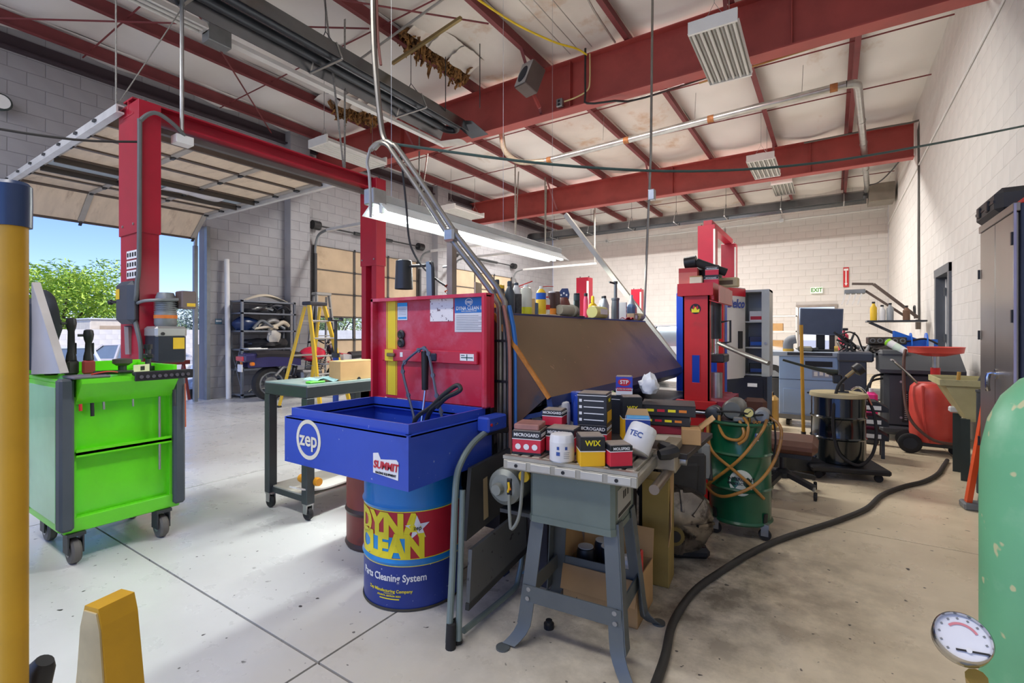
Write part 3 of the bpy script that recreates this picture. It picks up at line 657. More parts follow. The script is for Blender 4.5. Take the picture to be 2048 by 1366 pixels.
def impact(label, loc, h, m, rz):
    t = thing('impact_wrench', label, 'impact wrench', loc, rz, 'impact wrenches standing on the green cart')
    MB().box(-.028,-.03,0,.028,.03,.085,.01).build('battery_end', m, t); MB().lathe([(.026,.085),(.024,.11),(.018,.14),(.016,h-.08),(.022,h-.06),(.026,h-.03),(.022,h-.005),(.012,h)], n=16).build('body', BLACK, t)
    MB().cyl((0,0,h-.035),(0,-.05,h-.035),.008,n=10).build('anvil', DSTEEL, t); MB().box(-.006,.016,.12,.006,.026,.19,.003).build('trigger', DSTEEL, t)
impact('shortest dark impact wrench, half hidden behind the leaning metal panel', (-3.86, .9, .995), .2, mat('tool_dark', (54,50,54), .5), .3)
impact('tallest dark impact wrench standing on the back of the cart', (-3.8, .975, .995), .34, mat('tool_dark', (54,50,54)), .2)
impact('impact wrench with a red base standing on the back of the cart', (-3.76, 1.045, .995), .27, mat('tool_redbase', (150,50,56), .5), -.2)
# ---- leaning panel, jacket and dark kit at the frame edge
PANEL = mat('panel_alu', (178,174,172), .28, .45, var=.12, scale=3)
t = thing('sheet_metal_panel', 'bent grey sheet metal panel leaning over the near corner of the green cart', 'metal panel', (0,0,0))
BL_, BR_, TR_, TL_ = Vector((-3.99,.845,1.0)), Vector((-3.42,.85,1.03)), Vector((-3.77,.815,1.53)), Vector((-3.84,.81,1.53))
def pf(u, v):
    p = BL_.lerp(BR_,u).lerp(TL_.lerp(TR_,u), v); return p+Vector((0,-.05*math.sin(PI*u)*(1-v),0))
MB().grid(pf, 8, 10, .01).build('panel', PANEL, t)
MB().bar(BR_, TR_, .008, .035, (0,1,0)).build('folded_edge', mat('panel_edge', (196,192,188), .35, .3), t, smooth=False)
t = thing('work_jacket', 'dark navy work jacket bundled behind the leaning metal panel', 'jacket', (-4.1,.9,1.0))
q = MB(); q.ball((0,0,.25), .2, 24, 16, 1.15, .4, 1.3)
q.v = [tuple(Vector(v)+.04*noise.noise_vector(Vector(v)*7)) for v in q.v]; q.build('body', mat('jacket_navy', (34,40,50), .85, var=.25, scale=9), t)
q = MB().tube([(.12,-.04,.4),(.17,-.05,.25),(.18,-.05,.1),(.17,-.05,.03)], [.05,.055,.05,.035], 10, 4); q.v = [tuple(Vector(v)+.015*noise.noise_vector(Vector(v)*11)) for v in q.v]; q.build('sleeve', mat('jacket_navy', (34,40,50)), t)
t = thing('equipment_rack', 'black equipment rack with an orange upright at the frame edge beyond the yellow pole', 'rack', (-3.35, .44, 0))
MB().box(-.3,-.2,.0,.05,.1,.1,.01).build('base', BLACK, t); MB().box(-.3,-.2,.72,.05,.1,.78,.01).build('shelf', BLACK, t)
for x in (-.28, .02): MB().box(x,.05,.1,x+.03,.09,1.0).build('post', BLACK, t, smooth=False)
MB().bar((.06,.07,.7),(.03,.09,1.28), .03, .05).build('orange_upright', mat('safety_orange', (232,98,30), .4), t, smooth=False)
MB().box(-.25,-.15,.78,.0,.08,.95,.02).build('case', BLACK, t); MB().box(-.2,-.15,.1,.0,.08,.5,.02).build('case', BLACK, t)
# ---- things by the left wall
tag(MB().cyl((-9.45,4.68,.0),(-9.6,4.72,2.63),.045,n=16).build('white_pipe', mat('pvc_white', (232,232,230), .35, var=.03)), 'long white plastic pipe leaning on the grey block wall beside the shelf', 'pipe')
SHG = mat('shelf_grey', (126,132,142), .45, .3, var=.08)
x0,x1,y0,y1 = -9.66,-9.22,4.8,5.9
t = thing('steel_shelf_unit', 'grey steel shelf unit loaded with motorcycle parts against the block wall', 'shelf unit', (0,0,0))
for x in (x0+.02,x1-.02):
    for y in (y0+.02,y1-.02): MB().box(x-.02,y-.02,0,x+.02,y+.02,1.86).build('post', SHG, t, smooth=False)
ZS = (.08,.55,.93,1.28,1.62,1.85)
for z in ZS: MB().box(x0,y0,z-.03,x1,y1,z).build('shelf_board', SHG, t, smooth=False)
for a, b in ((.2,1.0),(1.0,.2)): MB().bar((x0+.02,y0,a),(x1-.02,y0,b),.02,.004,(0,1,0)).build('side_brace', SHG, t, smooth=False)
def lump(name, label, cat, loc, sx, sy, sz, m, amp=.25, fr=5, seed=0, nn=18):
    q = MB().ball((0,0,0), 1, nn, 12)
    vs = []
    for v in q.v:
        p = Vector(v); k = 1+amp*noise.noise(p*fr*.4+Vector((seed,seed*2,0)))+amp*.5*noise.noise(p*fr+Vector((seed,0,0)))
        z = p.z*k*sz; vs.append((p.x*k*sx, p.y*k*sy, max(z, -sz*.75)+sz*.75))
    q.v = vs; return tag(q.build(name, m, loc=loc), label, cat)
FAIR = mat('fairing_black', (36,38,44), .3, var=.2); FAIRG = mat('fairing_grey', (92,94,100), .3, .2, var=.3, scale=5)
t = thing('arched_fender', 'pale arched fender lying on top of the shelf unit', 'fender', (-9.4,5.35,1.85))
MB().grid(lambda u,v: (-.1+.2*v, -.42+.84*u, .005+.14*math.sin(PI*u)*(1-.3*(2*v-1)**2)), 18, 5, .008).build('shell', CREAM, t)
def tubes(name, label, loc, seed, n, m, sx=.16, sy=.4, h=.12, r=.022, cat='motorcycle parts'):
    R = random.Random(seed); t = thing(name, label, cat, loc)
    for k in range(n):
        a = R.uniform(-sy,sy*.2); x = R.uniform(-sx,sx)
        MB().tube([(x,a,r),(x+R.uniform(-.08,.08),a+.15,r+R.uniform(0,h)),(x+R.uniform(-.1,.1),a+.3,r+R.uniform(.02,h)),(x+R.uniform(-.1,.1),a+.45,r+R.uniform(0,h*.5))], r*R.uniform(.7,1.4), 8, 4).build('pipe', m[k % len(m)], t)
    return t
tubes('exhaust_parts', 'tangle of dark exhaust pipes on the upper shelf', (-9.42,5.3,1.62), 2, 7, [FAIR, FAIRG, STEEL], .14, .38, .15)
lump('saddle_shell', 'black motorcycle seat on the upper shelf beside the exhaust pipes', 'seat', (-9.42,5.2,1.62), .15, .36, .05, FAIR, .3, 4, 3)
lump('blue_fuel_tank', 'dark blue motorcycle fuel tank on the third shelf', 'fuel tank', (-9.45,5.02,1.28), .15, .26, .15, mat('tank_blue', (26,48,92), .25), .15, 3, 1)
tubes('header_pipes', 'grey metal header pipes heaped in front of the blue tank', (-9.36,5.3,1.28), 5, 11, [STEEL, GREYM, CREAM], .13, .36, .16, .034)
lump('white_fairing_piece', 'crumpled white plastic fairing hanging over the shelf edge', 'fairing', (-9.26,5.45,1.05), .07, .13, .14, mat('dirty_white', (206,202,192), .5, var=.15), .3, 5, 4)
lump('cylinder_casting', 'dark engine head on the third shelf near the pilaster', 'engine part', (-9.4,5.72,1.28), .12, .15, .13, mat('engine_dark', (58,58,60), .45, .5, var=.3, scale=20), .4, 9, 6)
lump('black_fairing', 'large black fairing on the shelf below the header pipes', 'fairing', (-9.4,5.3,.93), .16, .4, .11, FAIR, .35, 5, 8)
lump('motorcycle_saddle', 'long black saddle on the shelf behind the purple motorcycle', 'seat', (-9.38,5.55,.93), .12, .26, .12, mat('vinyl_black', (44,42,44), .5), .25, 4, 11)
lump('dark_bag', 'dark bag of parts on the second lowest shelf', 'bag', (-9.4,5.05,.55), .14, .2, .17, mat('bag_dark', (50,52,58), .8, var=.3), .35, 5, 13)
lump('air_box', 'black air box on the second lowest shelf behind the rear wheel', 'engine part', (-9.4,5.45,.55), .14, .2, .12, FAIR, .3, 4, 14)
tubes('bracket_parts', 'pale metal brackets on the bottom shelf', (-9.36,5.1,.08), 9, 5, [STEEL, GREYM], .12, .2, .06, .015)
# aluminium stepladder behind
def stepladder(name, label, loc, rz, h, w0, w1, depth, steps, mr, ms, mt, back=True):
    t = thing(name, label, 'stepladder', loc, rz)
    def front(s, z): k = z/h; return (s*(w0+(w1-w0)*k)/2, -depth/2*(1-k)-.04*k, z)
    def rear(s, z): k = z/h; return (s*(w0+(w1-w0)*k)/2*.97, depth/2*(1-k)+.04*k, z)
    for s in (-1,1):
        MB().bar(front(s,0), front(s,h-.03), .03, .07, (0,1,0)).build('rail', mr, t, smooth=False)
        MB().bar(rear(s,0), rear(s,h-.05), .025, .05, (0,1,0)).build('rear_rail', mr, t, smooth=False)
        a = front(s,h*.42); b = rear(s,h*.42); mid = ((a[0]+b[0])/2, (a[1]+b[1])/2, a[2]-.03)
        MB().bar(a, mid, .02, .006).bar(mid, b, .02, .006).build('spreader', STEEL, t, smooth=False)
        for q in (front(s,0), rear(s,0)): MB().box(q[0]-.03,q[1]-.04,0,q[0]+.03,q[1]+.04,.03,.006).build('foot', BLACK, t)
    for k in range(1, steps+1):
        z = h*k/(steps+1); a = front(-1,z); b = front(1,z)
        MB().box(a[0], a[1]-.04, z-.012, b[0], a[1]+.04, z+.012, .004).build('step', ms, t)
        if k % 2: 
            a = rear(-1,z); b = rear(1,z); MB().bar(a, b, .03, .03).build('rear_brace', ms, t, smooth=False)
    for z in (h*.06, h*.16):
        for s in (-1,1): MB().bar(front(s,z*2.2), (0,front(s,z)[1],z*.9+.1), .02, .005, (0,1,0)).build('knee_brace', ms, t, smooth=False)
    MB().box(-w1/2-.03,-.1,h-.03,w1/2+.03,.1,h+.03,.012).build('top_cap', mt, t)
    return t
ALU = mat('aluminium', (176,176,172), .4, .6, var=.1)
stepladder('stepladder', 'bare aluminium stepladder leaning in the corner behind the yellow one', (-9.0,6.35,0), PI/2, 2.05, .55, .3, .5, 6, ALU, ALU, ALU)
stepladder('stepladder', 'yellow fibreglass stepladder with a dark top cap standing open', (-7.2,4.95,0), PI/2+.1, 1.72, .62, .3, 1.0, 5, mat('ladder_yellow', (232,190,40), .4, var=.06), ALU, mat('ladder_cap', (52,52,60), .5))
# ---- motorcycles
def wheel(t, y, r, w, rim, spokes=True):
    k = MB().lathe([(r-.1,-w/2),(r-.03,-w/2),(r,-w/4),(r,w/4),(r-.03,w/2),(r-.1,w/2)], (0,y,r), 32, 'x', cap=False).build('wheel', RUBBER, t)
    MB().lathe([(r-.1,-w/2+.02),(r-.09,-w/2),(r-.12,-w/2),(r-.13,0),(r-.12,w/2),(r-.09,w/2),(r-.1,w/2-.02)], (0,y,r), 32, 'x', cap=False).build('rim', rim, k)
    q = MB().cyl((-.06,y,r),(.06,y,r),.05,n=16)
    for j in range(6 if spokes else 18):
        a = 2*PI*j/(6 if spokes else 18); c, s_ = math.cos(a), math.sin(a)
        q.bar((0,y+.04*c,r+.04*s_),(0,y+(r-.11)*c,r+(r-.11)*s_), .03 if spokes else .005, .03 if spokes else .005, (1,0,0))
    q.build('spokes', rim, k); MB().lathe([(.09,.0),(.12,0),(.12,.006),(.09,.006)], (.05,y,r), 24, 'x').build('brake_disc', STEEL, k)
def motorbike(label, loc, rz, body, accent, dirt=False):
    t = thing('motorcycle', label, 'motorcycle', loc, rz)
    R, wb = (.31, 1.42) if not dirt else (.33, 1.38)
    wheel(t, 0, R, .15 if not dirt else .11, GREYM if not dirt else STEEL, not dirt); wheel(t, wb, R+.01, .12 if not dirt else .09, GREYM if not dirt else STEEL, not dirt)
    fr = mat('bike_frame', (40,40,44), .4, .4)
    MB().tube([(0,-.0,R),(.0,.35,.42),(0,.6,.36)], .03, 8).build('swingarm', fr, t)
    for s in (-.07,.07):
        MB().tube([(s,wb,R),(s,wb-.18,.75),(s,wb-.27,1.0)], .022, 8).build('fork_leg', STEEL, t)
        MB().tube([(s,.55,.3),(s,.85,.3),(s,1.1,.85),(s,.5,.72),(s,.42,.4)], .018, 8).build('frame_tube', fr, t)
        MB().tube([(s*1.5,.05,.45),(s*1.5,.3,.72)], .025, 8).build('shock', STEEL, t)
    e = MB().box(-.16,.52,.22,.16,.95,.52,.04).build('engine', mat('engine_alu', (120,120,122), .35, .6, var=.3, scale=18), t)
    MB().cyl((-.2,.68,.36),(.2,.68,.36),.1,n=20).build('crankcase', STEEL, e)
    for k in range(6): MB().box(-.13,.74+.012*k,.52+.035*k,.13,.98+.012*k,.535+.035*k).build('cooling_fin', mat('engine_alu', (120,120,122)), e, smooth=False)
    q = MB().ball((0,.82,.82 if not dirt else .86), .2, 18, 10, .75, 1.35, .75); q.build('fuel_tank', body, t)
    MB().grid(lambda u,v: ((v-.5)*.28*(1-.2*abs(u-.5)), -.28+.8*u, .80+(.08 if not dirt else .1)*u*(1-u)+.04*(1-u)-.05*(2*v-1)**2), 14, 8, .07).build('seat', mat('seat_vinyl', (44,40,44), .55), t)
    for s in (-1,1):
        MB().grid(lambda u,v,s=s: (s*(.11+.03*math.sin(PI*u)), -.42+.95*u, .62+.14*v+.1*(1-u)*v*1.2), 10, 4, .01).build('side_cover', accent, t)
        MB().tube([(s*.1,.95,.4),(s*.16,.9,.25),(s*.17,.4,.22),(s*.17,-.15,.32)], [.025,.025,.035,.045], 10, 3).build('exhaust', STEEL, t)
        MB().tube([(s*.05,1.08,1.02),(s*.2,1.04,1.08),(s*.36,.95,1.05)], .014, 8).build('handlebar', fr, t); MB().tube([(s*.3,.99,1.06),(s*.4,.93,1.04)], .02, 8).build('grip', RUBBER, t)
        MB().tube([(s*.25,1.02,1.08),(s*.32,1.08,1.25)], .007, 6).ball((s*.33,1.09,1.27), .05, 10, 6, 1, .3, .7).build('mirror', BLACK, t)
    MB().grid(lambda u,v: ((v-.5)*.13, wb-.3+.6*u, R*2+.03+.06*math.sin(PI*u)-.02*(2*v-1)**2), 10, 4, .006).build('front_fender', body, t)
    if not dirt:
        MB().box(-.16,-.5,.72,.16,-.3,.86,.03).build('tail_cowl', accent, t); MB().box(-.14,-.53,.74,.14,-.5,.82,.008).build('tail_light', mat('tail_red', (206,60,70), .3), t)
        for s in (-1,1): MB().box(s*.17,-.42,.66,s*.25,-.36,.72,.01).build('indicator', mat('amber', (240,130,20), .3), t)
        MB().box(-.09,-.52,.55,.09,-.5,.68).build('licence_plate', PAPER, t)
        MB().tube([(-.14,-.1,.95),(-.14,-.42,.95),(.14,-.42,.95),(.14,-.1,.95)], .014, 8).build('grab_rail', STEEL, t)
        MB().ball((0,1.22,.9), .12, 14, 8, 1, .8, 1).build('headlamp', BLACK, t)
    else:
        MB().grid(lambda u,v: ((v-.5)*.16, -.45+.5*u, .84-.03*u-.02*(2*v-1)**2+.05*(1-u)), 8, 4, .008).build('rear_fender', body, t)
        MB().box(-.12,1.2,.78,.12,1.23,1.0,.01).build('number_plate', PAPER, t)
    return t
PUR = mat('bike_purple', (50,48,96), .25, var=.1, coat=.4)
motorbike('purple and red road motorcycle parked beside the shelf unit', (-8.62,5.0,0), -.12, mat('bike_red', (206,30,62), .25, coat=.4), PUR)
motorbike('red and white dirt bike behind the yellow stepladder and bench', (-6.9,5.75,0), -.35, mat('bike_scarlet', (196,28,44), .3, coat=.3), mat('bike_white', (214,210,206), .35), True)
# ---- tall jack stands
def jackstand(label, loc, h, m, tri=False):
    t = thing('tall_jack_stand', label, 'jack stand', loc)
    if tri:
        for a in (0, 2.09, 4.19): MB().bar((.28*math.cos(a),.28*math.sin(a),.03),(.03*math.cos(a),.03*math.sin(a),h*.72), .05, .05).build('leg', m, t, smooth=False)
        MB().cyl((-.2,0,h*.82),(.2,0,h*.82),.015,n=8).build('spinner_handle', DSTEEL, t)
    else:
        MB().lathe([(.04,0),(.04,h*.66)], n=14).build('tube', m, t); MB().lathe([(.16,0),(.16,.012),(.05,.05)], n=14).build('base', m, t); MB().lathe([(.055,h*.62),(.055,h*.66)], n=14).build('collar', DSTEEL, t)
    MB().cyl((0,0,h*.6),(0,0,h-.05),.022,n=12).build('screw', DSTEEL, t)
    MB().box(-.04,-.09,h-.05,.04,.09,h-.03,.004).box(-.04,-.1,h-.05,.04,-.08,h,.003).box(-.04,.08,h-.05,.04,.1,h,.003).build('saddle', DSTEEL, t)
JB = mat('jack_blue', (28,60,140), .4); JG2 = mat('jack_steelblue', (88,112,134), .4, .2)
jackstand('tall slim blue jack stand with a dark saddle behind the cardboard box', (-5.75,4.28,0), 1.45, JB)
jackstand('steel-blue tripod jack stand beside the red lift column', (-6.3,5.4,0), 1.55, JG2, True)
# ---- dark work bench behind the parts washer
BN = mat('bench_dark', (62,68,70), .4, .3, var=.12)
bx0,bx1,by0,by1 = -3.38,-2.88,1.92,2.72
t = thing('work_bench', 'dark steel rolling work bench with a lower shelf behind the parts washer', 'bench', (0,0,0))
MB().box(bx0,by0,.81,bx1,by1,.89,.006).build('top_frame', BN, t); MB().box(bx0+.005,by0+.005,.89,bx1-.005,by1-.005,.9).build('worktop', mat('bench_glass', (150,170,166), .25), t, smooth=False)
for x in (bx0,bx1-.06):
    for y in (by0,by1-.06):
        MB().box(x,y,.11,x+.06,y+.06,.81,.003).build('leg', BN, t, smooth=False)
        c = MB().lathe([(.015,-.014),(.04,-.014),(.045,0),(.04,.014),(.015,.014)], (x+.03,y+.03,.045), 18, 'y').build('caster', RUBBER, t); MB().box(x+.01,y+.005,.045,x+.05,y+.012,.105).box(x+.01,y+.048,.045,x+.05,y+.055,.105).box(x+.005,y+.003,.1,x+.055,y+.057,.112).build('fork', STEEL, c, smooth=False)
for y0_,y1_ in ((by0+.02,by0+.05),(by1-.05,by1-.02)): MB().box(bx0+.05,y0_,.115,bx1-.05,y1_,.15).build('shelf_rail', BN, t, smooth=False)
MB().box(bx0+.02,by0+.03,.15,bx1-.02,by1-.03,.16).build('shelf', mat('shelf_pale', (176,172,160), .6), t, smooth=False)
t = thing('skateboard', 'upside-down skateboard with amber wheels on the lower shelf of the bench', 'skateboard', (-2.96,2.16,.16), .06)
MB().grid(lambda u,v: ((v-.5)*.15*(1-.5*abs(2*u-1)**3), -.3+.6*u, .02+.05*abs(2*u-1)**3), 16, 6, .01).build('deck', mat('deck_white', (206,204,198), .4), t)
for y in (-.17,.17):
    tr = MB().box(-.02,y-.03,.03,.02,y+.03,.075,.006).bar((-.07,y,.09),(.07,y,.09),.02,.02).build('truck', STEEL, t)
    for s in (-1,1): MB().lathe([(.012,-.022),(.026,-.022),(.03,0),(.026,.022),(.012,.022)], (s*.075,y,.09), 16, 'x').build('wheel', mat('amber_urethane', (210,142,36), .3), tr)
t = thing('cardboard_box', 'plain tan cardboard box with a thumb notch on the dark bench', 'box', (-2.99,2.36,.9), .05)
MB().box(-.06,-.15,0,.06,.15,.14,.002).build('body', CARD, t, smooth=False); MB().cyl((.0602,0.02,.0),(.0612,.02,.0),.018,n=12).build('thumb_notch', INK, t); MB().box(-.061,-.151,.13,.061,.151,.141,.002).build('lid', mat('card_pale', (198,164,112), .8), t, smooth=False)
tag(MB().box(-2.99,1.98,.901,-2.93,2.1,.915,.006).build('green_scraper', mat('lime_plastic', (96,206,60), .4)), 'lime green plastic scraper on the near end of the bench', 'tool')
tag(MB().grid(lambda u,v: (-3.1+.16*u, 2.04+.2*v, .905+.015*math.sin(6*u+2)*math.sin(7*v)+.012), 8, 8, .002).build('blue_rag', mat('rag_teal', (150,190,192), .9)), 'crumpled pale blue rag on the bench beside the cardboard box', 'rag')
t = thing('hardware_tray', 'pale tray of green and dark hardware at the far end of the bench', 'tray', (-2.98,2.62,.9)); MB().box(-.07,-.08,0,.07,.08,.012,.004).build('tray', PAPER, t)
for k in range(9): MB().cyl((-.05+.04*(k%3),-.05+.05*(k//3),.012),(-.05+.04*(k%3)+.01,-.04+.05*(k//3),.022),.009,n=8).build('fastener', (mat('fast_green', (70,120,84), .5), DSTEEL, STEEL)[k%3], t)
tag(MB().lathe([(.018,0),(.018,.03),(.008,.045),(.008,.055)], (-2.93,2.67,.912), 12).build('orange_cap_bottle', mat('cap_orange', (236,110,40), .4)), 'small orange capped bottle in the hardware tray on the bench', 'bottle')
t = thing('brown_drum', 'rusty red-brown steel drum behind the blue drum', 'drum', (-2.28,2.02,0)); MB().lathe([(.19,0),(.2,.01),(.2,.2),(.207,.215),(.2,.23),(.2,.42),(.207,.435),(.2,.45),(.2,.6),(.19,.615),(.001,.61)], n=36).build('shell', mat('drum_brown', (124,52,44), .5, var=.15, c2=(80,44,40), lo=.6, hi=.75), t)
for z in (.215,.435,.02): MB().lathe([(.201,z-.018),(.209,z),(.201,z+.018)], n=36, cap=False).build('hoop', mat('hoop_dark', (62,44,42), .5), t)
t = thing('red_cabinet_box', 'small red steel box standing on the floor behind the brown drum', 'box', (-2.74,2.28,0)); MB().box(-.1,-.02,.0,.1,.28,.33,.006).build('body', RED2, t); MB().box(.1,.0,.02,.104,.26,.31).build('door', RED2, t, smooth=False)
for z in (.08,.25): MB().box(.104,.0,z,.11,.015,z+.04).build('hinge', DSTEEL, t, smooth=False)
MB().cyl((.104,.22,.17),(.118,.22,.17),.012,n=10).build('knob', BLACK, t)
# ================================================================ parts washer
NAVY = mat('washer_blue', (46,76,178), .32, var=.08, scale=4, c2=(34,56,146), lo=.6, hi=.8, c3=(150,160,200), sc3=55, lo3=.74, hi3=.76)
WRED = mat('washer_red', (190,32,60), .35, var=.12, scale=3, c2=(200,130,150), lo=.5, hi=.8)  # pinkish second tone paints the lid's highlight along with its worn patch
LBLUE = mat('drum_lightblue', (24,128,196), .35, var=.08, coat=.2)
DRNAVY = mat('drum_navy', (30,52,130), .4, var=.1, c3=(150,160,190), sc3=50, lo3=.72, hi3=.75)
CREAMP = mat('print_cream', (226,220,196), .5); YPR = mat('print_yellow', (238,220,30), .45); CYAN = mat('print_cyan', (30,146,210), .45); REDP = mat('print_red', (196,28,48), .45)
pw = thing('parts_washer', 'blue parts washer sink with raised red lid standing on a painted drum', 'parts washer', (0,0,0))
X0,X1,Y0,Y1 = -2.2,-1.37,1.35,1.9
sk = MB(); w = .012
sk.box(X0,Y0,.63,X1,Y0+w,.845).box(X0,Y1-w,.63,X1,Y1,.845).box(X0,Y0+w,.63,X0+w,Y1-w,.845).box(X1-w,Y0+w,.63,X1,Y1-w,.845).box(X0+w,Y0+w,.63,X1-w,Y1-w,.66).build('sink', NAVY, pw, smooth=False)
i = .022
MB().box(X0+i,Y0+i,.83,X1-i,Y0+i+w,.885).box(X0+i,Y1-i-w,.83,X1-i,Y1-i,.885).box(X0+i,Y0+i+w,.83,X0+i+w,Y1-i-w,.885).box(X1-i-w,Y0+i+w,.83,X1-i,Y1-i-w,.885).build('rim', NAVY, pw, smooth=False)
MB().box(X0+w,Y0,.838,X1-w,Y0+i+w,.846).box(X0,Y1-i-w,.838,X1,Y1,.846).box(X0,Y0+w,.838,X0+i+w,Y1-w,.846).box(X1-i-w,Y0+w,.838,X1,Y1-w,.846).build('ledge', NAVY, pw, smooth=False)
def ring(name, c, r0, r1, m, parent, axis='y', n=32, th=.0015, sq=1):
    q = MB(); vs = []; fs = []
    for k in range(n):
        a = 2*PI*k/n
        for r in (r0, r1):
            for t in (0, -th): vs.append((c[0]+r*math.cos(a), c[1]+t, c[2]+sq*r*math.sin(a)))
    for k in range(n):
        j = (k+1) % n; A = k*4; B = j*4
        fs += [(A+1,A+3,B+3,B+1),(A,B,B+2,A+2),(A,A+1,B+1,B),(A+2,B+2,B+3,A+3)]
    return q.add(vs, fs).build(name, m, parent)
lo = ring('logo_ring', (-2.01,Y0-.0005,.755), .074, .092, CREAMP, pw); text('zep', .095, CREAMP, lo, (-2.01,Y0-.002,.755), bold=.02)
SUM = (-1.495, Y0-.001, .705)
lb = MB().prism([(-.075,-.03),(.07,-.04),(.072,.03),(.06,.04),(-.03,.03),(-.045,.055),(-.075,.05)], 'y', 0, .0012).build('sticker', PAPER, pw, smooth=False, loc=(SUM[0],SUM[1]-.0012,SUM[2]))
text('SUMMIT', .042, REDP, lb, (0,-.0016,.006), bold=.03, shear=.15, sx=.95); text('RACING EQUIPMENT', .0125, INK, lb, (0,-.0016,-.025), bold=.02)
# lid
ld = MB().box(X0+.02,Y1-.005,.885,X1,Y1+.02,1.435).build('lid', WRED, pw, smooth=False)
MB().box(X0+.02,Y1-.045,.885,X0+.035,Y1,1.435).box(X1-.03,Y1-.05,.885,X1,Y1,1.435,.008).box(X0+.02,Y1-.045,1.42,X1,Y1,1.437).build('lid_flange', WRED, ld, smooth=False)
YY = Y1-.006
MB().box(-2.085,YY-.001,.9,-2.02,YY,1.42).build('yellow_stripe', mat('stripe_yellow', (228,200,40), .45, var=.06), ld, smooth=False)
for x in (-2.093,-2.012): MB().box(x-.002,YY-.001,.9,x+.002,YY,1.42).build('pinstripe', YPR, ld, smooth=False)
ra = MB().box(-2.11,YY-.02,1.09,-1.44,YY,1.155,.004).build('rail', WRED, ld); MB().box(-2.085,YY-.021,1.091,-2.02,YY-.02,1.154).build('yellow_stripe', mat('stripe_yellow', (228,200,40)), ra, smooth=False)
MB().box(-1.545,YY-.0212,1.108,-1.458,YY-.02,1.142).build('makers_plate', PAPER, ra, smooth=False); [MB().box(a,YY-.0218,b,c,YY-.0212,d).build('print', mat('print_teal', (60,90,90), .6), ra, smooth=False) for a,b,c,d in ((-1.538,1.121,-1.464,1.126),(-1.504,1.11,-1.498,1.14),(-1.538,1.132,-1.515,1.136))]
MB().box(-2.06,YY-.035,1.115,-2.0,YY-.02,1.135,.004).build('latch', mat('latch_brass', (140,120,90), .4, .7), ra); MB().box(-1.965,YY-.022,1.115,-1.945,YY-.02,1.14).build('label', PAPER, ra, smooth=False)
for z in (1.236,1.19): MB().lathe([(.008,0),(.024,-.004),(.026,-.012),(.016,-.018),(.008,-.014)], (-1.97,YY,z), 20, 'y').build('grommet', BLACK, ld)
def sheet(x0,z0,x1,z1,m,name='notice'): return MB().box(x0,YY-.0015,z0,x1,YY-.0005,z1).build(name, m, ld, smooth=False)
p1 = sheet(-2.005,1.315,-1.93,1.41,mat('notice_pale', (200,206,216), .5)); MB().box(-2.005,YY-.002,1.39,-1.93,YY-.0016,1.41).build('heading', CYAN, p1, smooth=False); MB().box(-2.0,YY-.002,1.322,-1.936,YY-.0016,1.332).build('footer', CYAN, p1, smooth=False)
p2 = sheet(-1.763,1.305,-1.605,1.425,mat('notice_worn', (226,222,222), .5, var=.05, c3=(120,100,110), sc3=60, lo3=.62, hi3=.66))
p3 = sheet(-1.595,1.25,-1.412,1.425,mat('notice_grey', (206,208,212), .5)); MB().box(-1.595,YY-.002,1.345,-1.412,YY-.0016,1.425).build('heading', mat('notice_blue', (30,108,180), .45), p3, smooth=False)
ring('logo_ring', (-1.503,YY-.0021,1.399), .021, .024, PAPER, p3, sq=.75, n=24); text('zep', .026, PAPER, p3, (-1.503,YY-.0028,1.4), bold=.02); text('DYNA CLEAN II', .026, PAPER, p3, (-1.503,YY-.0028,1.368), bold=.01, sx=.9); text('PARTS WASHING SYSTEM', .0085, PAPER, p3, (-1.503,YY-.0028,1.353))
for k in range(9): MB().box(-1.585,YY-.002,1.33-k*.0085,-1.425-(.02 if k%3==0 else 0),YY-.0016,1.332-k*.0085).build('print_line', mat('print_grey', (120,124,132), .6), p3, smooth=False)
for k in range(5): MB().box(-1.998,YY-.002,1.38-k*.009,-1.94,YY-.0016,1.382-k*.009).build('print_line', mat('print_grey', (120,124,132)), p1, smooth=False)
# lid stay, flexible spout, control box, drum
MB().cyl((-1.768,1.86,1.15),(-1.768,1.86,.95),.02,.017,14).build('gas_strut', BLACK, pw); MB().cyl((-1.766,1.86,.95),(-1.75,1.8,.7),.007,n=8).build('strut_rod', CHROME, pw); MB().box(-1.77,1.865,1.1,-1.7,1.9,1.14,.005).build('strut_bracket', mat('bracket_navy', (40,44,70), .5), pw)
MB().tube([(-1.72,1.7,.67),(-1.70,1.72,.82),(-1.6,1.72,.89),(-1.52,1.72,.955),(-1.44,1.72,1.005),(-1.415,1.72,.99),(-1.44,1.72,.972),(-1.5,1.72,.945),(-1.56,1.72,.895)], .011, 10, 5).build('flexible_spout', mat('spout_dark', (74,74,70), .35, .6), pw)
MB().tube([(-1.53,1.72,.925),(-1.61,1.72,.86),(-1.66,1.73,.72)], .012, 10, 4).build('brush_hose', BLACK, pw)
cb = MB().box(X1,1.78,.79,X1+.07,1.93,.86,.008).build('control_box', NAVY, pw); MB().cyl((X1+.07,1.83,.822),(X1+.085,1.828,.83),.004,n=8).build('toggle_switch', CHROME, cb); MB().cyl((X1+.07,1.80,.825),(X1+.074,1.80,.825),.007,n=10).build('red_button', RED2, cb)
DC = (-1.73,1.74,0)
R0 = .235
dm = MB().lathe([(R0-.01,0),(R0,.006),(R0,.008)]+[(R0,.012),(R0,.2),(R0+.008,.216),(R0,.232),(R0,.445),(R0+.008,.461),(R0,.477),(R0,.62),(R0-.006,.63),(.001,.63)], n=64).build('drum', LBLUE, pw, loc=DC)
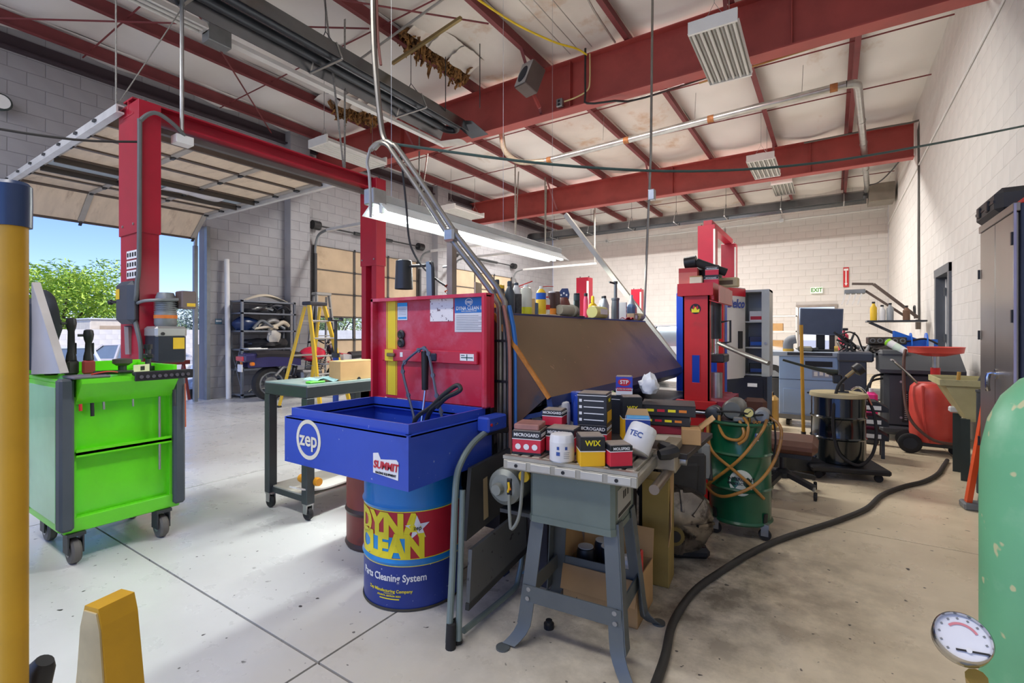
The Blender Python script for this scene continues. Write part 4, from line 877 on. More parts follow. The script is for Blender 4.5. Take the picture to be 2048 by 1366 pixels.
MB().grid(wrapfn(R0+.0012,-PI,PI,.012,.2),64,1).build('navy_band', DRNAVY, dm); MB().grid(wrapfn(R0+.0012,-PI,PI,.235,.442),64,1).build('red_band', mat('drum_redband', (190,30,50), .4, var=.08), dm)
MB().lathe([(R0-.002,0),(R0+.006,.004),(R0+.004,.014)], n=64, cap=False).build('bottom_chime', mat('chime', (72,68,58), .5, .4), dm)
for z in (.2,.232,.443): MB().grid(wrapfn(R0+.0018 if z!=.2 else R0+.0016,-PI,PI,z,z+.004),64,1).build('yellow_line', YPR, dm)
A0 = math.radians(-78)
text('DYNA', .14, YPR, dm, (0,0,0), bold=.06, wrap=(R0+.002, A0, .378), sx=.9); 
MB().grid(wrapfn(R0+.0016,A0-.62,A0+.42,.238,.33),30,1).build('cyan_block', CYAN, dm)
text('CLEAN', .14, YPR, dm, (0,0,0), bold=.06, wrap=(R0+.0024, A0+.02, .286), sx=.82)
st = [(.05 if k%2==0 else .02) for k in range(10)]
q = MB(); a0 = math.radians(-41); pts = []
for k, r in enumerate(st):
    a = PI/2+k*PI/5+.06; pts.append((r*1.15*math.cos(a), r*1.15*math.sin(a)))
q.add([((R0+.003)*math.cos(a0+x/R0),(R0+.003)*math.sin(a0+x/R0),.372+y) for x,y in pts+[(0,0)]], [(k,(k+1)%10,10) for k in range(10)]); q.build('star', PAPER, dm, smooth=False)
text('zep', .026, INK, dm, (0,0,0), bold=.01, wrap=(R0+.0036, a0, .372))
text('Parts Cleaning System', .045, PAPER, dm, (0,0,0), bold=.018, wrap=(R0+.002, A0+.1, .148), sx=.85)
text('Zep Manufacturing Company', .019, YPR, dm, (0,0,0), bold=.01, wrap=(R0+.002, A0+.08, .09)); text('ATLANTA, GEORGIA 30301', .01, YPR, dm, (0,0,0), bold=.02, wrap=(R0+.002, A0+.08, .068)); MB().grid(wrapfn(R0+.002,A0-.12,A0+.3,.052,.057),16,1).build('print_line', YPR, dm); MB().grid(wrapfn(R0+.002,A0-.02,A0+.18,.077,.079),12,1).build('print_line', YPR, dm)
# gasket hung over the strut
t = thing('engine_gasket', 'thin arched metal engine gasket hooked over the lid strut', 'gasket', (0,0,0))
gp = [(-1.79,1.83,.72),(-1.82,1.835,.8),(-1.864,1.835,.918),(-1.905,1.835,1.04),(-1.89,1.835,1.09),(-1.79,1.835,1.155),(-1.75,1.835,1.165),(-1.72,1.835,1.14),(-1.69,1.835,1.03),(-1.66,1.83,.93),(-1.63,1.83,.85),(-1.61,1.82,.74)]
MB().tube(gp, .007, 6, 3).build('strip', mat('gasket_steel', (104,110,124), .4, .5), t)
for p in gp[1:-1]: MB().cyl((p[0],p[1]-.004,p[2]),(p[0],p[1]+.004,p[2]),.013,n=10).build('bolt_eye', mat('gasket_steel', (104,110,124)), t)
# ================================================================ folded step stool
SG = mat('stool_greygreen', (120,134,130), .4, .3, var=.1); SD = mat('stool_dark', (62,62,60), .5, .3, var=.15)
t = thing('step_stool', 'folded grey-green tubular step stool leaning beside the parts washer', 'step stool', (0,0,0))
xs = -1.33
MB().tube([(xs+.06,1.47,.02),(xs+.03,1.53,.3),(xs,1.585,.6),(xs-.0,1.62,.69),(xs,1.70,.755),(xs,1.80,.79)], .014, 10, 4).build('frame_tube', SG, t)
MB().tube([(xs,1.80,.79),(xs,1.9,.785),(xs,2.02,.765)], .018, 10, 3).build('rubber_grip', RUBBER, t)
MB().tube([(xs+.085,1.5,.02),(xs+.05,1.555,.3),(xs+.02,1.605,.58)], .013, 10, 3).build('rear_tube', SG, t)
MB().tube([(xs+.02,2.02,.76),(xs+.03,2.08,.5),(xs+.05,2.04,.2),(xs+.06,1.98,.06),(xs+.07,1.9,.03),(xs+.07,1.55,.028)], .013, 10, 4).build('frame_tube', SG, t)
for y in (1.47,1.51): MB().cyl((xs+.07,y,0),(xs+.065,y+.008,.09),.021,.018,12).build('foot', RUBBER, t)
def slab4(name, pts, m, parent, th=.02):
    c = Vector((0,0,0)); P = [Vector(p) for p in pts]; nrm = (P[1]-P[0]).cross(P[3]-P[0]).normalized()*th
    q = MB(); q.add(P+[p-nrm for p in P], [(0,1,2,3),(7,6,5,4),(0,4,5,1),(1,5,6,2),(2,6,7,3),(3,7,4,0)]); return q.build(name, m, parent, smooth=False)
s1 = slab4('upper_step', [(xs+.045,1.6,.37),(xs+.045,2.03,.44),(xs+.025,2.0,.69),(xs+.025,1.66,.66)], SD, t)
slab4('label', [(xs+.047,1.72,.42),(xs+.047,1.755,.425),(xs+.033,1.765,.6),(xs+.033,1.735,.595)], mat('label_aged', (150,132,96), .7), s1, .001)
s2 = slab4('lower_step', [(xs+.085,1.57,.13),(xs+.085,2.02,.2),(xs+.06,2.04,.38),(xs+.06,1.62,.33)], mat('stool_tread', (104,104,100), .4, .3, c3=(60,58,54), sc3=30, lo3=.66, hi3=.7), t)
slab4('step_lip', [(xs+.09,1.56,.11),(xs+.09,2.02,.18),(xs+.088,2.02,.205),(xs+.088,1.565,.135)], SD, s2, .02)
# ================================================================ sloping steel cabinet
BRN = mat('oiled_steel_brown', (120,98,70), .4, .25, var=.12, scale=2, c2=(72,60,52), lo=.55, hi=.7, c3=(150,120,90), sc3=22, lo3=.72, hi3=.74); BLK = mat('cabinet_bluesteel', (40,58,104), .45, .2, var=.2)
DKS = mat('cabinet_dark', (50,46,46), .5, .2, var=.2)
t = thing('black_rolling_chest', 'low black rolling chest under the far end of the wash cabinet', 'chest', (0,0,0)); MB().box(-1.38,3.55,.08,-1.0,4.33,.74,.008).build('body', BLACK, t)
for z in (.2,.38,.56): MB().box(-1.0,3.58,z,-.992,4.3,z+.15,.003).build('drawer', BLACK, t)
for y in (3.6,4.24): MB().cyl((-1.2,y,.04),(-1.2,y+.04,.04),.04,n=14).build('caster', RUBBER, t)
t = thing('wash_cabinet', 'long steel wash cabinet with a brown sloping front lid and dark blue base', 'wash cabinet', (0,0,0))
ca, cb_ = 2.0, 4.36
MB().prism([(-2.05,.25),(-2.05,1.335),(-1.44,1.335),(-1.14,.955),(-1.16,.9),(-1.4,.8),(-1.4,.25)], 'y', ca+.01, cb_-.01).build('body', DKS, t, smooth=False)
MB().prism([(-1.43,1.352),(-1.1,.945),(-1.112,.932),(-1.45,1.335)], 'y', ca, cb_).build('sloping_lid', BRN, t, smooth=False)
MB().box(-2.07,ca,1.335,-1.42,cb_,1.35).build('top_plate', BLK, t, smooth=False)
MB().prism([(-1.1,.945),(-1.09,.9),(-1.15,.85),(-1.42,.78),(-1.42,.8),(-1.16,.87),(-1.12,.9),(-1.125,.935)], 'y', ca, cb_).build('lid_apron', BLK, t, smooth=False)
MB().prism([(-1.43,1.33),(-1.12,.945),(-1.45,.66)], 'y', ca-.006, ca+.008).build('end_plate', mat('end_brown', (92,66,48), .5, .2, var=.2, c2=(60,58,64), lo=.5, hi=.6), t, smooth=False)
MB().bar((-1.425,ca-.008,1.34),(-1.105,ca-.008,.94),.012,.02).build('rust_edge', mat('rust_orange', (176,112,40), .7, var=.3, scale=30), t, smooth=False)
for x in (-2.02,-1.45):
    for y in (ca+.05,(ca+cb_)/2,cb_-.09): MB().box(x,y,0,x+.05,y+.05,.25).build('leg', BLK, t, smooth=False)
MB().box(-1.45,ca+.02,.62,-1.40,ca+.3,.7,.006).build('side_rail', DSTEEL, t)
MB().box(-1.41,ca,.1,-1.395,cb_,.2).build('kick_rail', BLK, t, smooth=False)
# bottles and tools along the top of the cabinet
def bottle(name, label, y, prof, m, capm=None, caph=.02, capr=.012, band=None, x=-1.5, rz=0, n=18, sy=1, cat='bottle', fine=None):
    t = thing(name, label, cat, (x,y,1.35), rz, 'bottles and tools on the wash cabinet')
    h = prof[-1][1]; t.scale = (1, sy, 1)
    MB().lathe([(.001,0)]+prof, n=n).build('body', m, t)
    if capm: MB().lathe([(capr,h-.002),(capr,h+caph*.9),(capr*.8,h+caph),(.001,h+caph)], n=14).build('cap', capm, t)
    if band:
        r, z0, z1, bm = band; MB().lathe([(r,z0),(r,z1)], n=n, cap=False).build('label', bm, t)
    if fine: fine(t)
    return t
DGB = mat('bottle_slate', (60,70,80), .35); WHB = mat('bottle_white', (222,222,220), .35); SLV = mat('bottle_silver', (156,164,172), .3, .3); CLR = mat('bottle_clear', (216,216,200), .2, alpha=.85)
bottle('grease_jar', 'dark jar with yellow lid and orange label, nearest the washer lid', 2.147, [(.03,0),(.031,.01),(.031,.125),(.026,.135)], mat('jar_dark', (46,44,46), .3), YELLOW, .018, .03, (.0318,.03,.105,mat('label_amber', (226,160,30), .5)), fine=lambda t: MB().grid(wrapfn(.0322,-1.5,-.5,.04,.055),8,1).build('print', REDP, t))
bottle('oil_bottle', 'tall slate oil bottle just behind the yellow lidded jar', 2.2, [(.026,0),(.027,.01),(.027,.12),(.012,.16)], DGB, DGB, .03, .013, x=-1.55)
bottle('oil_bottle', 'slate oil bottle with a broad shoulder beside the yellow lidded jar', 2.25, [(.03,0),(.031,.01),(.031,.11),(.012,.155)], DGB, DGB, .028, .013)
bottle('cleaner_bottle', 'white bottle with black printed label next to the slate bottles', 2.32, [(.03,0),(.03,.11),(.013,.165)], WHB, DGB, .015, .012, (.0306,.005,.115,mat('label_blackprint', (60,60,62), .5, var=.5, scale=60)))
bottle('spray_bottle', 'clear spray bottle with yellow liquid and a red straw', 2.424, [(.034,0),(.036,.01),(.036,.135),(.03,.155),(.012,.165)], CLR, WHB, .012, .014, (.0364,.004,.045,mat('liquid_yellow', (226,222,40), .3)), fine=lambda t: MB().tube([(-.01,-.01,.16),(-.05,-.02,.165),(.02,.04,.2)], .003, 6).build('straw', RED2, t))
t = thing('valve_box', 'small blue and orange carton between the spray bottle and yellow can', 'carton', (-1.5,2.52,1.35), .3); MB().box(-.02,-.022,0,.02,.022,.075,.002).build('body', mat('carton_slateblue', (90,112,140), .6), t); MB().box(-.02,-.03,.0,.01,-.022,.1,.002).build('flap', mat('carton_tan', (206,170,120), .6), t)
bottle('aerosol_can', 'yellow and blue aerosol can with a red straw', 2.6, [(.03,0),(.031,.005),(.031,.14),(.022,.155),(.012,.165)], YELLOW, WHB, .018, .011, (.0315,.1,.14,BLUE), cat='can', fine=lambda t: MB().tube([(0,0,.178),(.02,.05,.185),(.03,.1,.187)], .0025, 6).build('straw', RED2, t))
bottle('paint_can', 'small white spray can with red lettering behind the yellow can', 2.67, [(.02,0),(.021,.005),(.021,.1),(.012,.115)], WHB, RED2, .008, .013, (.0214,.04,.07,RED2), cat='can')
bottle('spray_can', 'white and chocolate brown can beside the brown oil jug', 2.74, [(.026,0),(.027,.005),(.027,.15)], mat('can_choc', (70,46,38), .4), WHB, .01, .022, (.0275,.0,.05,mat('label_orange', (226,140,40), .5)), cat='can')
bottle('spray_can', 'dark brown lidded can touching the white and brown can', 2.8, [(.024,0),(.025,.005),(.025,.155)], mat('can_mocha', (96,74,66), .4), mat('can_mocha', (96,74,66)), .008, .02, cat='can')
t = thing('oil_jug', 'squat brown oil jug with a blue checkered cap panel', 'jug', (-1.5,2.9,1.35), .4); MB().lathe([(.001,0),(.05,0),(.052,.01),(.052,.06),(.036,.11),(.03,.13)], n=20).build('body', mat('jug_brown', (110,56,46), .4, var=.2), t); MB().prism([(-.035,.12),(.035,.12),(.04,.15),(.03,.19),(-.01,.19),(-.035,.155)], 'y', -.012, .012).build('handle_panel', mat('panel_navy', (44,58,100), .4), t)
MB().lathe([(.053,.0),(.053,.03)], n=20, cap=False).build('stain_band', mat('jug_dust', (160,140,110), .8), t)
for a in range(3): MB().box(-.02+.018*a,-.0135,.14+.012*(a%2),-.01+.018*a,-.012,.152+.012*(a%2)).build('check', PAPER, t, smooth=False)
bottle('grease_tube', 'dark green cylindrical grease tube with pale print', 3.1, [(.022,0),(.022,.16)], mat('tube_green', (50,66,66), .4), BLACK, .012, .021, (.0224,.02,.12,mat('tube_print', (110,126,126), .5, var=.4, scale=50)), cat='tube')
bottle('drain_funnel_stem', 'black fluted plastic stem standing on its disc base', 3.02, [(.055,0),(.055,.008),(.02,.012),(.017,.02),(.017,.11),(.019,.115)], mat('stem_black', (40,48,42), .4), None, x=-1.46, cat='funnel')
t = thing('glass_filter_bowl', 'dusty clear sediment bowl lying on its side at the cabinet edge', 'filter bowl', (-1.455,2.86,1.35)); MB().lathe([(.001,-.11),(.03,-.11),(.033,-.1),(.036,.05),(.042,.055),(.042,.07),(.03,.085),(.001,.085)], (0,0,.042), 20, 'y').build('bowl', mat('dusty_glass', (170,168,148), .4, var=.15, alpha=.92), t); MB().lathe([(.02,.085),(.02,.1),(.034,.105),(.034,.12),(.01,.13)], (0,0,.042), 18, 'y').build('fitting', mat('old_brass', (140,134,118), .4, .5), t)
t = thing('fluid_bottle', 'clear bottle of yellow fluid lying on its side', 'bottle', (-1.46,3.4,1.35)); MB().lathe([(.001,-.13),(.042,-.13),(.046,-.12),(.046,.08),(.02,.11)], (0,0,.046), 20, 'y').build('body', mat('fluid_yellowclear', (214,206,130), .25, alpha=.92), t); MB().lathe([(.018,.11),(.018,.14)], (0,0,.046), 14, 'y').build('cap', BLACK, t); MB().box(.046,-.08,.03,.0475,.05,.07).build('label', PAPER, t)
bottle('pink_bottle', 'slim pink bottle with a black cap behind the yellow jug', 3.36, [(.018,0),(.019,.01),(.017,.14),(.012,.17)], mat('bottle_pink', (226,80,110), .35), BLACK, .022, .014, x=-1.55)
t = thing('oil_jug', 'small yellow oil jug with a loop handle and red label', 'jug', (-1.54,3.46,1.35), .5); MB().box(-.03,-.045,0,.03,.045,.12,.015).build('body', mat('jug_yellow', (232,196,30), .35), t); MB().tube([(0,-.04,.11),(0,-.03,.16),(0,.0,.165),(0,.02,.13)], .011, 8, 4).build('handle', mat('jug_yellow', (232,196,30)), t); MB().cyl((0,.028,.12),(0,.03,.155),.014,n=12).build('cap', BLACK, t); MB().box(.03,-.02,.03,.0312,.035,.08).build('label', RED2, t)
bottle('motor_oil', 'silver grey motor oil bottle with dark cap beside the yellow jug', 3.6, [(.032,0),(.034,.01),(.034,.11),(.013,.165)], SLV, BLACK, .02, .013, sy=1.2)
bottle('motor_oil', 'second silver grey oil bottle, partly behind the first', 3.69, [(.032,0),(.034,.01),(.034,.12),(.013,.17)], SLV, BLACK, .02, .013, x=-1.55, sy=1.2)
bottle('grease_gun', 'dark grey grease gun cylinder with an upright nozzle', 3.83, [(.03,0),(.03,.16),(.034,.165),(.034,.18),(.014,.185),(.013,.3)], mat('gun_grey', (108,112,114), .35, .4), DSTEEL, .02, .018, cat='grease gun', fine=lambda t: MB().tube([(0,.0,.3),(-.03,-.06,.31)], .008, 8).build('nozzle', DSTEEL, t))
bottle('white_bottle', 'narrow white bottle between the silver bottles and grease gun', 3.76, [(.02,0),(.02,.12),(.012,.15)], WHB, WHB, .012, .011, x=-1.6)
t = thing('parts_carton', 'white carton with red print standing beside the grease gun', 'carton', (-1.48,3.95,1.35), .2); MB().box(-.03,-.025,0,.03,.025,.15,.002).build('body', PAPER, t)
for k in range(3): MB().box(.0301,-.015,.03+.035*k,.0308,.015,.048+.035*k).build('print', mat('print_mauve', (180,120,130), .6), t, smooth=False)
t = thing('power_tool_case', 'black and white handled tool case behind the white carton', 'tool case', (-1.6,4.1,1.35), .2); MB().prism([(-.07,0),(.06,0),(.09,.05),(.09,.13),(.06,.16),(-.05,.16),(-.07,.12)], 'x', -.03, .03).build('shell', BLACK, t); MB().box(.031,-.04,.05,.034,.06,.12,.01).build('panel', PAPER, t)
t = thing('small_brown_carton', 'dusty brown carton lying at the far end of the cabinet edge', 'carton', (-1.46,4.12,1.35), .1); MB().box(-.035,-.07,0,.035,.07,.06,.003).build('body', mat('carton_dusty', (166,148,120), .8), t); MB().box(.0352,-.03,.015,.036,.03,.045).build('label', PAPER, t)
tag(MB().grid(lambda u,v: (-1.5+.08*u, 3.92+.16*v, 1.356+.02*abs(math.sin(5*u)*math.sin(6*v+1))), 8, 10, .003).build('red_rag', mat('rag_red', (190,40,60), .9)), 'crumpled red shop rag on the cabinet in front of the carton', 'rag')
t = thing('gear_oil', 'large slate-blue gear oil bottle with a red label, furthest along the cabinet', 'bottle', (-1.52,4.27,1.35), .1); MB().box(-.04,-.055,0,.04,.055,.15,.02).build('body', mat('bottle_blueslate', (84,106,140), .35), t); MB().lathe([(.04,.14),(.015,.2),(.014,.235)], (0,0,0), 14).build('neck', SLV, t); MB().box(.04,-.03,.04,.0412,.035,.12).build('label', RED2, t)
tag(MB().lathe([(.012,-.05),(.034,-.05),(.034,.05),(.012,.05),(.012,-.05)], (-1.455,4.29,1.385), 20, 'y', cap=False).build('tape_roll', mat('roll_tan', (176,160,120), .7)), 'roll of tan tape lying on its side at the cabinet corner', 'tape roll')
tag(MB().box(-1.49,2.55,1.35,-1.43,2.72,1.358,.002).build('folded_paper', CREAM), 'folded cream paper lying under the yellow can', 'paper')
t = thing('label_card', 'small white card propped behind the slate bottles', 'card', (-1.62,2.12,1.35), .3); MB().box(-.003,-.05,0,.003,.05,.17).build('card', CREAM, t, smooth=False)
tag(MB().grid(lambda u,v: (-1.95+.14*u, 2.12+.2*v, 1.36+.05*math.sin(PI*v)*math.sin(PI*u)+.008*math.sin(12*v)), 8, 10, .003).build('paper_wad', CREAM), 'crumpled cream paper wad behind the red lid', 'paper')
# ---- boom pipes, cables, work lamp round the washer
PIPE = mat('boom_steel', (140,136,128), .3, .75, var=.15, scale=10)
t = thing('boom_arm', 'pair of long polished steel pipes rising diagonally from the red lid', 'pipe boom', (0,0,0))
for dx, dz in ((0,0),(.035,.02)):
    MB().tube([(-1.385+dx,1.99,.62),(-1.385+dx,1.99,1.3),(-1.41+dx,1.99,1.41+dz),(-1.5+dx,1.99,1.525+dz),(-1.70+dx,1.985,1.75+dz),(-1.96+dx,1.985,2.08+dz),(-2.13+dx,1.98,2.29+dz),(-2.17+dx,1.98,2.34),(-2.22+dx,1.98,2.37),(-2.28+dx,1.98,2.375),(-2.33+dx,1.98,2.35)], .015, 10, 4).build('pipe', PIPE, t)
for z, x in ((1.2,-1.365),(1.0,-1.365)): MB().box(x-.045,1.965,z,x+.045,2.015,z+.012).build('cable_tie', BLACK, t, smooth=False)
MB().box(-1.73,1.955,1.73,-1.66,2.01,1.8,.01).build('clamp', STEEL, t)
for k, (m, dx, y) in enumerate(((BLACK,.06,1.975),(mat('hose_blue', (36,96,160), .4),.09,2.0),(mat('cord_brown', (150,100,84), .5),.075,1.97),(BLACK,-.03,1.965))):
    tag(MB().tube([(-1.385+dx,y,.6),(-1.385+dx,y,.9),(-1.39+dx,y,1.2),(-1.40+dx*.7,y,1.38)], .009 if k != 1 else .012, 8, 3).build('supply_cord', m), ('black cord taped to the boom pipes', 'blue air hose running up beside the boom pipes', 'brown cord running up beside the boom pipes', 'thin black cable dangling inside the boom pipes')[k], 'cord')
tag(MB().tube([(-2.3,1.98,5.45),(-2.31,1.98,3.9),(-2.305,1.98,3.1),(-2.27,1.98,2.7),(-2.23,1.98,2.45),(-2.2,1.98,2.375)], .017, 8, 4).build('drop_conduit', PIPE), 'dull steel conduit dropping from the roof to the boom', 'conduit')
tag(MB().tube([(-2.33,2.0,5.45),(-2.3,2.0,3.3),(-2.26,2.0,2.85)], .008, 6, 3).build('drop_wire', mat('wire_rust', (130,80,70), .6)), 'thin rusty wire beside the dropping conduit', 'wire')
tag(MB().tube([(-2.33,1.98,2.36),(-2.36,1.98,2.28),(-2.34,1.98,2.2),(-2.33,1.98,2.05),(-2.35,2.0,1.95)], .009, 8, 4).build('lamp_flex', mat('flex_grey', (150,150,150), .5)), 'grey flex hanging from the boom tip to the shop light', 'cord')
tag(MB().tube([(-2.1,2.0,2.33),(-2.08,2.03,2.0),(-2.09,2.06,1.82),(-2.07,2.08,1.72),(-2.0,2.1,1.62),(-1.9,2.12,1.54),(-1.84,2.15,1.5)], .006, 6, 4).build('lamp_cable', BLACK), 'black cable looping from the boom to the work lamp', 'cord')
t = thing('work_lamp', 'black cone shaded work lamp on a swing arm behind the red lid', 'lamp', (0,0,0))
MB().lathe([(.055,1.51),(.048,1.68),(.044,1.683),(.05,1.512)], (-2.17,2.1,0), 24, cap=False).build('shade', mat('shade_black', (40,44,46), .35), t); MB().cyl((-2.17,2.1,1.672),(-2.17,2.1,1.682),.046,n=24).build('shade_top', mat('shade_black', (40,44,46)), t)
MB().ball((-2.17,2.1,1.56),.03,12,8).build('bulb', WHITE, t); MB().tube([(-2.12,2.1,1.645),(-2.0,2.1,1.64),(-1.955,2.1,1.645)], .009, 8).build('arm', BLACK, t); MB().bar((-1.96,2.1,1.66),(-1.95,2.1,1.335),.04,.02,(0,1,0)).build('post', mat('post_blue', (120,138,150), .4, .3), t, smooth=False); MB().tube([(-1.945,2.09,1.65),(-1.925,2.09,1.62),(-1.92,2.09,1.37)], .01, 8, 3).build('bracket', BLACK, t)
t = thing('coil_post', 'rusty steel post with a copper coil and bolt behind the red lid', 'post', (-1.83,2.15,1.35)); MB().box(-.025,-.02,0,.015,.02,.42).build('post', mat('post_rusty', (150,140,128), .5, .5, var=.25), t, smooth=False); MB().tube([(-.03+.015*math.cos(k*1.2),.0+.025*math.sin(k*1.2),.05+.006*k) for k in range(22)], .004, 6).build('coil', mat('copper', (170,84,50), .35, .8), t); MB().tube([(-.07,0,.28),(-.02,0,.28)], .007, 8).build('bolt', STEEL, t)
MB().box(-.04,-.035,0,.03,.035,.01).build('base_plate', DSTEEL, t)
# ================================================================ hanging shop light (lit)
TUBE = mat('lit_tube', (245,255,250), .4, var=0, emit=9); REFL = mat('reflector_white', (226,232,230), .3, var=.02)
t = thing('shop_light', 'long lit fluorescent shop light hanging over the wash cabinet', 'light', (-2.42,3.33,2.0))
MB().prism([(-.12,0),(-.03,.075),(-.03,.08),(.03,.08),(.03,.075),(.12,0),(.117,-.002),(.03,.066),(-.03,.066),(-.117,-.002)], 'y', -1.24, 1.24).build('reflector', REFL, t, smooth=False)
MB().box(-.03,-1.25,.08,.03,1.25,.13,.004).build('housing', mat('housing_grey', (186,190,188), .4, .2), t)
MB().box(-.045,-1.29,.05,.045,-1.18,.15,.006).build('end_cap', STEEL, t)
for x in (-.045,.045):
    MB().cyl((x,-1.2,.02),(x,1.2,.02),.019,n=14).build('tube', TUBE, t)
for x in (-.045,.045):
    for y in (-1.22,1.22): MB().box(x-.015,y-.012,0,x+.015,y+.012,.06).build('lamp_holder', WHITE, t, smooth=False)
for y in (-1.1,.2,1.1): MB().tube([(0,y,.13),(0,y,.5),(0,y,3.5)], .0015, 5).build('hanging_wire', STEEL, t)
l = light('shop_light_glow', 'AREA', (-2.42,3.33,1.99), (0,0,PI/2), 55, (.95,1,.97), 2.4, .2)
# ================================================================ table saw and what lies on it
SAWG = mat('saw_green', (106,118,110), .45, .2, var=.12, c2=(120,112,84), lo=.62, hi=.8, c3=(190,196,196), sc3=45, lo3=.75, hi3=.77); SAWL = mat('saw_leg', (98,104,104), .45, .3, var=.1)
CAST = mat('cast_aluminium', (168,164,150), .4, .55, var=.15, scale=10)
SR = math.radians(5)
sw = thing('table_saw', 'grey-green table saw on a splayed steel stand, its top crowded with filters', 'table saw', (-.855,1.835,0), SR)
tp = MB().box(-.27,-.2,.7,.27,.2,.742,.004).build('table_top', CAST, sw)
for k in range(11):
    x = -.235+k*.047
    MB().box(x-.017,-.17,.742,x+.017,.17,.7545,.002).build('table_rib', CAST, tp)
[MB().box(-.27,a,.742,.27,a+.025,.755).build('table_edge', CAST, tp, smooth=False) for a in (-.2,.175)]
for k in range(5): MB().box(-.25+k*.103,-.2025,.707,-.165+k*.103,-.2,.735,.002).build('front_recess', mat('cast_bright', (190,188,178), .35, .5), tp)
for x in (-.2,.0,.205): MB().cyl((x-.01,-.205,.72),(x-.01,-.199,.72),.007,n=10).build('bolt_hole', INK, tp)
MB().prism([(-.165,-.145),(.155,-.145),(.17,-.13),(.17,.13),(.155,.145),(-.165,.145),(-.18,.13),(-.18,-.13)], 'z', .5, .7).build('cabinet', SAWG, sw)
MB().prism([(-.168,-.148),(.158,-.148),(.173,-.133),(.173,.133),(.158,.148),(-.168,.148),(-.183,.133),(-.183,-.133)], 'z', .49, .515).build('cabinet_lip', SAWG, sw)
lb = MB().box(.1702,-.1,.54,.1715,.09,.65).build('name_plate', mat('plate_worn', (176,176,170), .5, .3), sw, smooth=False); [MB().box(.1716,a,.6,.172,a+.018,.63).build('print', INK, lb, smooth=False) for a in (-.03,-.005,.03)]; MB().box(.1716,-.095,.545,.172,.085,.56).build('plate_bar', INK, lb, smooth=False)
ym = MB().cyl((.1702,.06,.685),(.19,.06,.685),.03,n=16).build('tilt_knob', BLACK, sw)
def strip(path, wdir, w, th, name, m, parent):
    wv = Vector(wdir)*w/2; P = [Vector(p) for p in path]
    return MB().grid(lambda u,v: tuple(P[round(u*(len(P)-1))]+wv*(2*v-1)), len(P)-1, 1, th).build(name, m, parent)
for sx in (-1,1):
    for sy in (-1,1):
        def lp(z):
            k = 1-z/.5; e = max(0,(.1-z)/.1)
            return (sx*(.15+.045*k+.05*e*e), sy*(.12+.055*k+.04*e*e), z)
        zs = [.53,.4,.3,.2,.12,.08,.05,.03,.015,.006]
        a = strip([lp(z) for z in zs], (1,0,0), .055, .005*sy, 'leg', SAWL, sw)
        strip([(lp(z)[0]+sx*.027, lp(z)[1]-sy*.025, z) for z in zs[:6]], (0,1,0), .055, .005*-sx, 'leg_flange', SAWL, a)
        f = lp(.006); MB().cyl((f[0]+sx*.015,f[1]+sy*.02,0),(f[0]+sx*.015,f[1]+sy*.02,.007),.028,n=16).build('foot', SAWL, a)
        for z in (.5,.22,.185): q = lp(z); MB().cyl((q[0],q[1]+sy*.004,z),(q[0],q[1]+sy*.012,z),.009,n=10).build('bolt', STEEL, a)
for s in (-1,1):
    MB().box(-.2,s*.158-.003,.17,.2,s*.158+.003,.235).build('brace', SAWL, sw, smooth=False); MB().box(s*.185-.003,-.16,.17,s*.185+.003,.16,.235).build('brace', SAWL, sw, smooth=False)
mo = MB().lathe([(.001,-.09),(.055,-.09),(.075,-.075),(.078,-.05),(.078,.1),(.07,.11),(.001,.11)], (-.305,-.05,.6), 28, 'y').build('motor', mat('motor_grey', (128,132,124), .4, .3, var=.12), sw)
MB().lathe([(.001,-.115),(.022,-.115),(.026,-.105),(.026,-.085)], (-.325,-.05,.595), 16, 'y').build('shaft_cap', mat('motor_grey', (128,132,124)), mo); MB().box(-.285,-.144,.575,-.262,-.135,.645,.003).build('wiring_bay', INK, mo)
MB().tube([(-.275,-.145,.63),(-.27,-.15,.61),(-.276,-.148,.59)], .005, 6, 3).build('yellow_wire', YELLOW, mo); MB().tube([(-.27,-.146,.61),(-.265,-.15,.6)], .005, 6).build('orange_wire', mat('wire_orange', (220,120,40), .5), mo)
for k in range(6): a = -2.6+k*.28; MB().box(-.305+.06*math.cos(a)-.004,-.092,.6+.06*math.sin(a)-.01,-.305+.06*math.cos(a)+.004,-.0895,.6+.06*math.sin(a)+.01).build('vent_slot', INK, mo, smooth=False)
MB().box(-.33,-.12,.49,-.17,.12,.505).build('motor_plate', DSTEEL, sw, smooth=False)
MB().tube([(-.27,-.15,.58),(-.25,-.18,.5),(-.235,-.19,.46),(-.21,-.17,.52),(-.2,-.16,.69)], .007, 8, 4).build('power_cord', mat('cord_grey', (120,122,112), .5), sw)
MB().cyl((-.21,-.12,.66),(-.21,-.135,.66),.024,n=14).build('switch_knob', YELLOW, sw)
MB().cyl((.305,-.1,.675),(.305,.3,.675),.019,n=16).build('fence_rail', mat('rail_steel', (130,118,104), .35, .7), sw); MB().box(.25,.12,.69,.34,.2,.755,.004).box(.27,.2,.66,.33,.36,.78,.004).build('fence_bracket', mat('bracket_tan', (158,146,124), .5, .3), sw); MB().cyl((.34,.25,.71),(.365,.25,.71),.024,n=14).build('fence_knob', STEEL, sw)
GRP = 'filters and cartons on the table saw'
def tex(o, s, size, m, face, w, d, z, bold=.02, sx=1):
    if face == 'f': text(s, size, m, o, (0,-d/2-.0012,z), (PI/2,0,0), bold, sx=sx)
    else: text(s, size, m, o, (w/2+.0012,0,z), (PI/2,0,PI/2), bold, sx=sx)
MGR = mat('carton_red', (206,40,62), .45, var=.05); BKC = mat('carton_black', (34,36,40), .4, var=.1); YC = mat('carton_yellow', (238,182,24), .45, var=.05); BLC = mat('carton_blue', (30,58,140), .45)
